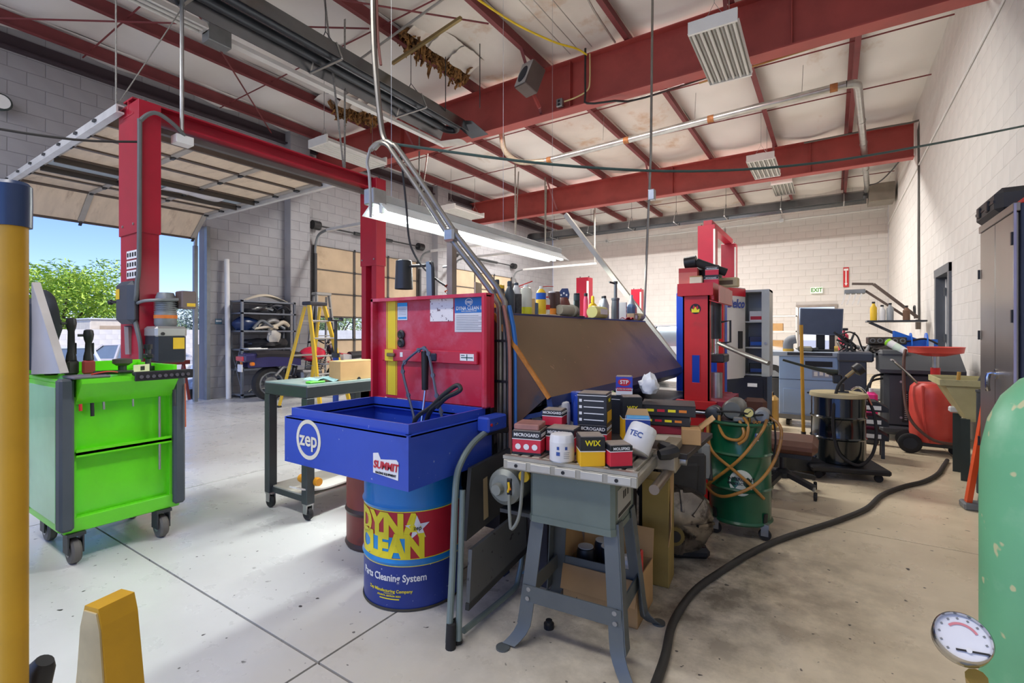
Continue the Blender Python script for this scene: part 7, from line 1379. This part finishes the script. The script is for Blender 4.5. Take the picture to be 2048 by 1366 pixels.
# ---- things at the back
t = thing('wall_shelf', 'dark steel wall shelf with bottles, far down the right wall', 'shelf', (0,0,0)); MB().box(.5,10.4,1.42,1.3,11.0,1.45).build('board', DSTEEL, t, smooth=False)
for y in (10.5,10.9): MB().bar((.55,y,1.42),(1.33,y,.98),.03,.03).build('bracket', DSTEEL, t, smooth=False)
for k,(x,h,m,lab) in enumerate(((.6,.3,YELLOW,'yellow bottle on the far wall shelf'),(.72,.24,WHB,'white bottle on the far wall shelf'),(.83,.27,mat('bottle_grey', (150,156,160), .4),'grey bottle on the far wall shelf'),(1.05,.22,mat('box_brown', (120,90,70), .7),'brown tin on the far wall shelf'))):
    b = thing('shelf_bottle', lab, 'bottle', (x,10.6,1.45)); MB().lathe([(.001,0),(.05,0),(.05,h*.75),(.025,h*.9),(.02,h)], n=16).build('body', m, b); MB().lathe([(.024,h),(.024,h+.03),(.001,h+.03)], n=12).build('cap', BLACK, b)
t = thing('arm_light', 'work light on a long bent brown arm above the far wall shelf', 'light', (0,0,0)); ARM = mat('arm_brown2', (96,82,72), .5)
MB().bar((1.25,11.0,1.5),(.62,10.98,2.12),.05,.05).build('arm', ARM, t); MB().bar((.62,10.98,2.12),(.3,10.96,2.14),.05,.04).build('arm', ARM, t); MB().bar((1.1,10.95,1.5),(.5,10.95,2.0),.04,.04).build('lower_arm', ARM, t); MB().box(.18,10.85,1.95,.5,11.1,2.03,.01).build('lamp_head', GREYM, t)
for k in range(4): MB().bar((.2+.08*k,10.84,1.95),(.14+.08*k,10.84,1.75),.04,.02).build('reflector_blade', WHITE, t, smooth=False)
t = thing('far_shelf_rack', 'white wire shelf rack with cartons near the back wall', 'shelf rack', (-1.6,14.6,0))
for x in (0,.8):
    for y in (0,.4): MB().box(x,y,0,x+.03,y+.03,1.9).build('post', WHITE, t, smooth=False)
for z in (.3,.8,1.25,1.65): MB().box(0,0,z,.83,.43,z+.03).build('shelf_board', WHITE, t, smooth=False)
for z in (.83,1.28): MB().box(.1,.05,z,.5,.35,z+.2).build('carton', CARD, t, smooth=False)
car('silver car on the far lift beside the grey cabinet', (-2.35,11.65,0), 0, (206,210,214))
t = thing('yellow_jerrycan', 'ochre plastic jerrycan on the floor beside the black base cabinet', 'jerrycan', (-.665,7.12,0), 0); MB().box(-.08,-.14,0,.08,.14,.42,.04).build('body', mat('jerry_ochre', (206,164,84), .45), t); MB().tube([(0,-.08,.4),(0,-.06,.46),(0,.04,.46),(0,.06,.4)], .015, 8).build('handle', mat('jerry_ochre', (206,164,84)), t); MB().cyl((0,.1,.42),(0,.1,.46),.025,n=12).build('cap', BLACK, t)
t = thing('waste_bin', 'black waste bin behind the ochre jerrycan', 'bin', (-.65,8.4,0)); MB().lathe([(.001,0),(.13,0),(.17,.55),(.18,.56),(.165,.56),(.12,.03)], n=24, cap=False).build('bucket', BLACK, t)
# ================================================================ overhead
# ---- tube heaters
HB = mat('heater_dark', (62,66,72), .38, .6, var=.15, scale=4); HR = mat('heater_reflector', (104,106,110), .24, .9, var=.1)
def heater(label, loc, rz, L_, pipe_y=(-.11,.11)):
    t = thing('tube_heater', label, 'heater', loc, rz)
    MB().prism([(-.3,-.1),(-.29,-.1),(-.2,.1),(-.08,.16),(.08,.16),(.2,.1),(.29,-.1),(.3,-.1),(.21,.11),(.085,.172),(-.085,.172),(-.21,.11)], 'y', 0, L_).build('reflector', HR, t, smooth=False)
    for x in pipe_y: MB().cyl((x,.05,0),(x,L_-.2,0),.055,n=18).build('burner_tube', HB, t)
    MB().tube([(pipe_y[0],L_-.2,0),(pipe_y[0],L_-.08,0),(0,L_+.02,0),(pipe_y[1],L_-.08,0),(pipe_y[1],L_-.2,0)], .055, 14, 4).build('return_bend', HB, t)
    k = 0
    while .5+k*1.45 < L_-.2:
        y = .5+k*1.45; MB().bar((-.3,y,-.1),(.3,y,-.1),.03,.02).bar((-.3,y,-.1),(-.2,y,.12),.02,.02).bar((.3,y,-.1),(.2,y,.12),.02,.02).build('hanger', STEEL, t, smooth=False)
        MB().tube([(-.12,y,.17),(0,y,.32),(.12,y,.17)], .006, 6).build('hanger_loop', DSTEEL, t); MB().tube([(0,y,.32),(0,y,.9)], .005, 6).build('chain', DSTEEL, t); k += 1
    return t
h1 = heater('long dark twin-tube radiant heater hanging above the lift', (-5.0,-1.2,4.55), .02, 7.3)
q = MB().grid(lambda u,v: (-.36+.5*u, 7.2+.28*v, -.16-.05*u+.03*math.sin(3*v)), 4, 6, .004).build('end_deflector', mat('deflector_white', (214,214,210), .3, .5), h1)
slab4('end_flap', [(.02,7.15,.1),(.36,7.3,.06),(.5,7.55,-.1),(.2,7.5,-.12)], HR, h1, .004)
h2 = heater('second tube heater running along the back wall', (.75,15.6,4.75), PI/2, 10.2)
MB().box(-.32,-.55,-.2,.32,-.02,.25,.01).build('burner_box', mat('burner_steel', (130,124,112), .4, .5), h2)
# ---- flue pipe
FL = mat('flue_galv', (176,176,172), .3, .8, var=.15, scale=8, c2=(150,90,50), lo=.72, hi=.78)
t = thing('flue_pipe', 'galvanised flue pipe with rusty joints crossing under the roof', 'flue pipe', (0,0,0))
MB().tube([(-5.55,8.0,5.55),(-5.55,8.05,5.15),(-5.55,8.2,4.9),(-5.4,8.5,4.77),(-4.95,8.75,4.78)], .055, 16, 5).build('flexible_section', mat('flue_flex', (170,156,136), .4, .5, var=.15, scale=30), t)
P0,P1 = Vector((-4.95,8.75,4.78)), Vector((.17,8.75,4.92))
MB().tube([P0,P1], .058, 18).build('pipe_run', FL, t)
for k in (.02,.34,.63,.97): p = P0.lerp(P1,k); MB().tube([p-Vector((.05,0,0)),p+Vector((.05,0,0))], .063, 18).build('rusty_joint', mat('rust_joint', (150,98,56), .6, .3, var=.3, scale=20), t)
MB().tube([P1,(.25,8.77,4.92),(.3,8.83,4.92),(.32,8.95,4.92)], .06, 18, 4).build('elbow', FL, t); MB().tube([(.32,8.95,4.92),(.5,11.6,4.9)], .058, 18).build('pipe_run', FL, t); MB().tube([(.5,11.6,4.9),(.72,15.0,4.88),(.72,15.3,4.85)], .058, 18).build('pipe_run', FL, t)
for p in ((.42,10.4,4.91),(.5,11.6,4.9),(.62,13.4,4.89)): MB().lathe([(.063,-.05),(.063,.05)], p, 18, 'y').build('collar', FL, t)
for x in (-3.7,-2.0,-.4): MB().tube([(x,8.8,4.95),(x+.02,8.8,5.4)], .004, 6).build('hanger_wire', STEEL, t)
# ---- unlit fluorescent high-bay fixtures
HW = mat('highbay_white', (226,226,222), .35, var=.03); TB = mat('unlit_tube', (206,206,200), .4, var=.03); TG = mat('reflector_gap', (140,138,134), .4, .3)
def highbay(label, loc, rz=0):
    t = thing('high_bay_light', label, 'light', loc, rz, 'unlit high bay lights')
    MB().prism([(-.24,0),(.24,0),(.2,.07),(.06,.11),(-.06,.11),(-.2,.07)], 'y', -.62, .62).build('housing', HW, t, smooth=False)
    for k in range(6):
        x = -.2+k*.08; MB().cyl((x,-.59,-.018),(x,.59,-.018),.016,n=10).build('tube', TB, t)
    for k in range(7): MB().prism([(-.24+k*.08-.012,0),(-.24+k*.08+.012,0),(-.24+k*.08,-.035)], 'y', -.6, .6).build('reflector_ridge', HW, t, smooth=False)
    MB().box(-.232,-.6,-.002,.232,.6,0).build('reflector_back', TG, t, smooth=False)
    for y in (-.63,.6): MB().box(-.24,y,-.035,.24,y+.03,.1).build('end_plate', HW, t, smooth=False)
    for y in (-.5,.5): MB().tube([(-.12,y,.09),(0,y,.3),(.12,y,.09)], .004, 6).build('vee_hanger', STEEL, t); MB().tube([(0,y,.3),(0,y,.3+(5.5-loc[2]-.3))], .004, 6).build('chain', STEEL, t)
    return t
hb = highbay('large white high-bay light hanging in front of the first roof beam', (-1.05,5.95,4.42)); hb.rotation_euler = (0,0,.02)
dup(hb, (-1.15,10.95,4.55), 0, 'white high-bay light just in front of the second roof beam'); dup(hb, (-1.1,14.9,5.1), 0, 'white high-bay light behind the second roof beam near the back wall')
dup(hb, (-6.95,5.45,4.3), 0, 'white high-bay light over the closed bay door beside the torn insulation'); dup(hb, (-8.3,10.2,4.45), 0, 'white high-bay light over the far lift, left of the steel struts')
# ---- strip lights beside the heater
t = thing('strip_light', 'long white unlit strip light running beside the tube heater', 'light', (-5.75,0,4.55)); MB().prism([(-.09,0),(.09,0),(.05,.08),(-.05,.08)], 'y', -1.0, 2.6).build('housing', HW, t, smooth=False); MB().box(-.06,2.6,-.02,.06,2.72,.09,.006).build('end_cap', WHITE, t)
for x in (-.04,.04): MB().cyl((x,-.9,-.02),(x,2.55,-.02),.018,n=12).build('tube', TB, t)
for y in (-.5,1.0,2.4): MB().tube([(0,y,.08),(0,y,.9)], .005, 6).build('chain', STEEL, t)
t = thing('conduit_run', 'white conduit running on from the strip light to the first beam', 'conduit', (0,0,0)); MB().bar((-5.75,2.75,4.56),(-5.75,6.55,4.56),.09,.05).build('raceway', WHITE, t, smooth=False); MB().box(-5.83,2.6,4.45,-5.68,2.85,4.75,.008).build('junction_box', GREYM, t)
# ---- loudspeaker, conduits and cables on the beam
t = thing('loudspeaker', 'small brown loudspeaker with silver trim tilted on the first beam', 'loudspeaker', (-3.72,6.12,4.98), rot=(-.35,.1,-.35))
MB().box(-.13,-.12,-.2,.13,.13,.2,.01).build('cabinet', mat('speaker_brown', (92,80,76), .5), t); MB().box(-.125,-.135,-.19,.125,-.12,.19,.02).build('baffle', mat('speaker_silver', (170,170,172), .35, .4), t); MB().ball((0,-.137,-.02), .09, 18, 10, 1, .2, 1.5).build('grille', mat('grille_black', (36,42,52), .7), t); MB().bar((0,.13,-.15),(.05,.3,-.3),.04,.04).build('bracket', RED, t)
def run(name, label, pts, r, m, cat='conduit', sub=0, n=8): return tag(MB().tube(pts, r, n, sub).build(name, m), label, cat)
EMT = mat('conduit_emt', (178,176,168), .35, .6); YCAB = mat('cable_yellow', (222,190,30), .5); BCAB = mat('cable_black', (40,38,36), .6)
run('steel_conduit', 'long thin steel conduit crossing the near roof bay under the stained insulation', [(-6.6,4.9,5.3),(-1.0,4.0,5.3),(1.3,3.6,5.3)], .016, EMT)
run('steel_conduit', 'thin steel conduit bending down the near roof bay towards the first beam', [(1.3,4.6,5.32),(-2.1,5.2,5.32),(-2.35,5.28,5.32),(-2.5,5.5,5.32),(-2.55,6.5,5.32)], .013, EMT, 'conduit', 4)
run('brass_channel', 'brassy steel channel hung below the purlins by the torn insulation', [(-5.4,5.0,5.2),(-3.9,4.75,5.2)], .028, mat('channel_brass', (150,130,86), .4, .6), 'channel', 0, 4)
run('yellow_cable', 'yellow cable running along a purlin and down over the first beam', [(-3.72,2.0,5.33),(-3.7,4.0,5.33),(-3.55,5.2,5.33),(-3.3,6.0,5.34),(-3.1,6.4,5.36),(-3.0,6.54,5.3)], .014, YCAB, 'cable', 5)
run('black_conduit', 'black pipe dropping down the face of the first beam and running to the right wall', [(-3.02,6.53,5.4),(-3.02,6.53,4.75),(-3.0,6.55,4.6),(-2.6,6.62,4.56),(-2.2,6.8,4.58),(-.3,7.2,4.9),(1.3,7.6,5.1)], .016, BCAB, 'pipe', 3)
run('brass_conduit', 'thin brass coloured pipe parallel to the black one behind the first beam', [(-1.5,6.85,4.6),(1.3,7.1,4.85)], .013, mat('pipe_brass', (160,136,84), .4, .6), 'pipe')
run('thin_conduit', 'cream conduit curving down the beam face into a small outlet box', [(-2.95,6.53,5.3),(-2.95,6.53,4.9),(-3.0,6.54,4.78),(-3.2,6.56,4.74),(-3.38,6.56,4.73)], .011, mat('conduit_cream', (206,186,130), .5), 'conduit', 4)
t = thing('outlet_box', 'small grey outlet box on the lower face of the first beam', 'outlet box', (-3.45,6.55,4.72)); MB().box(-.05,-.03,-.06,.05,.03,.06,.006).build('box', STEEL, t); MB().cyl((0,-.03,.02),(0,-.034,.02),.02,n=12).build('socket', BLACK, t); MB().cyl((0,-.03,-.03),(0,-.034,-.03),.02,n=12).build('socket', BLACK, t)
for k,x in enumerate((-3.3,-3.15,-2.95)): run('roof_cable', ('first thin roof cable beside the yellow cable', 'second thin roof cable beside the yellow cable', 'third thin roof cable beside the yellow cable')[k], [(x,2.5,5.42),(x+.03,5.0,5.4),(x,6.6,5.44)], .006, EMT, 'cable')
for k,y in enumerate((2.9,3.3)): run('hanging_chain', ('dark chain hanging from the roof left of the boom drop', 'second dark chain hanging from the roof left of the boom drop')[k], [(-4.9+.5*k,5.6+.2*k,5.62),(-4.9+.5*k,5.6+.2*k,4.6)], .007, DSTEEL, 'chain')
run('overhead_hose', 'dark green hose strung from the boom across to the right wall', [(-2.12,1.98,2.34),(-1.4,2.55,2.25),(-.75,3.2,2.27),(-.1,3.9,2.4),(.6,4.75,2.65),(1.33,5.6,2.93)], .0085, mat('hose_green', (60,84,78), .5), 'hose', 5)
run('overhead_cable', 'black cable strung across in front of the lift column', [(-5.09,1.755,2.92),(-5.2,1.35,2.83),(-5.35,.8,2.8),(-5.5,.2,2.85),(-5.6,-1,3.1)], .01, BCAB, 'cable', 4)
# steel struts and poles
def strut(label, a, b, w=.045, m=None): return tag(MB().bar(a, b, w, w).build('steel_strut', m or STEEL, smooth=False), label, 'strut')
strut('pale steel strut leaning down behind the bottles', (-2.6,5.08,2.62), (-.6,5.02,.03), .05, mat('strut_pale', (170,164,152), .45, .5))
tag(MB().tube([(-1.42,4.6,5.45),(-1.44,4.58,2.95),(-1.5,4.56,1.38)], .012, 8).build('drop_pole', PIPE), 'thin upright steel pole behind the gear oil bottle', 'pole')
tag(MB().box(-1.46,4.55,2.5,-1.4,4.61,2.6,.005).build('pole_junction', STEEL), 'small steel junction box on the thin upright pole', 'junction box')
# ---- torn insulation
FIB = mat('fibreglass', (172,126,72), .95, var=.4, scale=14, c2=(104,72,44), lo=.45, hi=.6)
def torn(label, loc, pts, seed):
    """a ragged batt torn open along a line, its fibres hanging in tufts"""
    R = random.Random(seed); t = thing('torn_insulation', label, 'insulation', loc); q = MB(); w = MB()
    for k in range(130):
        p = Vector(pts[0]).lerp(Vector(pts[1]), R.random())+Vector((R.gauss(0,.07),R.gauss(0,.05),R.uniform(-.05,.05))); L_ = R.uniform(.08,.24); s0 = R.uniform(0,50); w0 = R.uniform(.02,.07)
        dx, dy = R.gauss(0,.06), R.gauss(0,.06)
        q.grid(lambda u,v: tuple(p+Vector((w0*(2*u-1)*(1-v**1.5)+dx*v+.04*noise.noise(Vector((u*3,v*4,s0))), dy*v+.05*noise.noise(Vector((u*4,v*3,s0+7))), .03-L_*v+.03*noise.noise(Vector((u*5,v,s0+3)))))), 3, 5, .012)
    q.build('fibre_tufts', FIB, t, kind='stuff')
    for k in range(3):
        p = Vector(pts[0]).lerp(Vector(pts[1]), .2+.3*k); s0 = R.uniform(0,9)
        MB().grid(lambda u,v: tuple(p+Vector((.12+.35*u, -.25+.5*v, .07-.12*(1-u)**2+.03*noise.noise(Vector((u*4,v*5,s0)))))), 8, 8, .008).build('vinyl_flap', INSD, t)
torn('ragged brown insulation hanging at the purlin over the middle of the shop', (-5.1,5.4,5.5), ((0,-.55,0),(.1,.75,-.08)), 3); torn('torn yellow insulation hanging over the closed bay door beside a light', (-7.35,5.9,5.4), ((-.3,-.2,0),(.3,.25,-.15)), 5)
tag(MB().grid(lambda u,v: (-8.1+.7*u, 5.4+.7*v, 5.5-.25*v*u-.03*math.sin(8*u)), 10, 10, .006).build('loose_vinyl_sheet', INS), 'loose white vinyl facing hanging from the roof beside the torn insulation', 'insulation')
# ---- signs and fittings on the back and right walls
YW_ = YB-.02
t = thing('exit_sign', 'lit white exit sign with green letters above the back doorway', 'exit sign', (-.41,YW_-.05,2.54)); MB().box(-.16,-.03,-.095,.16,.05,.095,.006).build('housing', mat('exit_white', (236,242,226), .4, var=.02, emit=.25), t); text('EXIT', .17, mat('exit_green', (60,140,50), .5), t, (0,-.032,0), bold=.03, sx=.85)
t = thing('arrow_sign', 'tall red arrow sign on the back wall beside the corner', 'sign', (.34,YW_,2.9)); MB().box(-.07,-.01,-.3,.07,.0,.3).build('plate', mat('sign_red', (196,40,44), .45), t, smooth=False); MB().prism([(-.015,.2),(.015,.2),(.015,-.18),(.04,-.18),(0,-.26),(-.04,-.18),(-.015,-.18)], 'y', -.012, -.01).build('arrow', PAPER, t, smooth=False); MB().box(-.055,-.0115,.2,.055,-.01,.26).build('print', PAPER, t, smooth=False)
run('wall_conduit', 'grey conduit running high along the back wall', [(XL+.3,YW_,4.74),(-1.4,YW_,4.82),(1.25,YW_,4.85)], .014, WHITE); run('wall_conduit', 'vertical grey conduit on the back wall behind the far lift', [(-3.05,YW_,4.8),(-3.05,YW_,.4)], .016, STEEL)
run('wall_conduit', 'conduit looping along the top of the back wall', [(-4.6,YW_,4.9),(-1.7,YW_,5.02),(-1.4,YW_,4.98),(-1.36,YW_,4.84)], .013, WHITE, 'conduit', 4)
for k,(x,z) in enumerate(((-1.36,4.82),(-3.05,2.95),(-7.3,4.77))): t = thing('junction_box', ('junction box where the looping conduit meets the high conduit', 'outlet box half way up the vertical back wall conduit', 'junction box on the high conduit near the left corner')[k], 'junction box', (x,YW_-.03,z)); MB().box(-.06,-.03,-.06,.06,.03,.06,.005).build('box', WHITE, t); MB().box(-.045,-.033,-.045,.045,-.03,.045).build('cover', STEEL, t, smooth=False)
run('wall_conduit', 'dark conduit running up the right wall to the second beam', [(XR-.02,11.6,1.45),(XR-.02,11.65,3.0),(XR-.02,11.7,5.0),(XR-.1,11.8,5.2),(-.5,11.9,5.22)], .018, mat('conduit_dark', (96,94,90), .5, .3), 'conduit', 3)
t = thing('outlet_box', 'dark outlet box with a looped cord on the right wall', 'outlet box', (XR-.03,11.6,1.4)); MB().box(-.04,-.05,-.1,.03,.05,.08,.006).build('box', mat('box_brown2', (96,88,80), .5), t); MB().tube([(-.05,.02,.1),(-.06,.06,.3),(-.05,-.02,.32),(-.05,-.04,.1)], .012, 8, 4).build('cord', BLACK, t)
run('wall_seam_pipe', 'white pipe running along the upper right wall', [(XR-.015,YF+.5,4.35),(XR-.015,17.6,4.35)], .012, WHITE, 'pipe')
run('wall_cable', 'black cable looping from the heater to the right wall', [(.7,15.0,4.9),(.9,14.2,4.75),(1.1,13.4,4.8),(1.28,12.6,4.95)], .014, BLACK, 'cable', 5)
t = thing('wall_notice', 'small blue notice on the grey wall beside the door jamb', 'notice', (XL+.005,4.62,1.45)); MB().box(0,-.06,-.05,.006,.06,.05).build('plate', mat('notice_teal', (86,120,140), .5), t, smooth=False); MB().box(.006,-.05,-.01,.007,.05,.025).build('print', PAPER, t, smooth=False)
t = thing('far_ladder', 'dark folded ladder standing by the far left corner', 'ladder', (-8.9,15.9,0)); 
for y in (-.25,.25): MB().bar((0,y,0),(-.2,y*.8,2.5),.05,.08).build('rail', DSTEEL, t, smooth=False)
for k in range(7): MB().bar((-.02-.027*k,-.24,.3+.33*k),(-.02-.027*k,.24,.3+.33*k),.04,.03).build('rung', DSTEEL, t, smooth=False)
t = thing('wall_lamp', 'round dark wall lamp high on the grey wall at the frame edge', 'lamp', (XL,1.7,4.4)); MB().cyl((0,0,0),(.1,0,0),.05,n=14).build('mount', DSTEEL, t); MB().lathe([(.05,.08),(.1,.1),(.12,.2),(.1,.22)], (0,0,0), 20, 'x').build('housing', mat('lamp_green', (60,72,72), .4), t); MB().lathe([(.001,.221),(.095,.221)], (0,0,0), 20, 'x', cap=False).build('lens', WHITE, t)
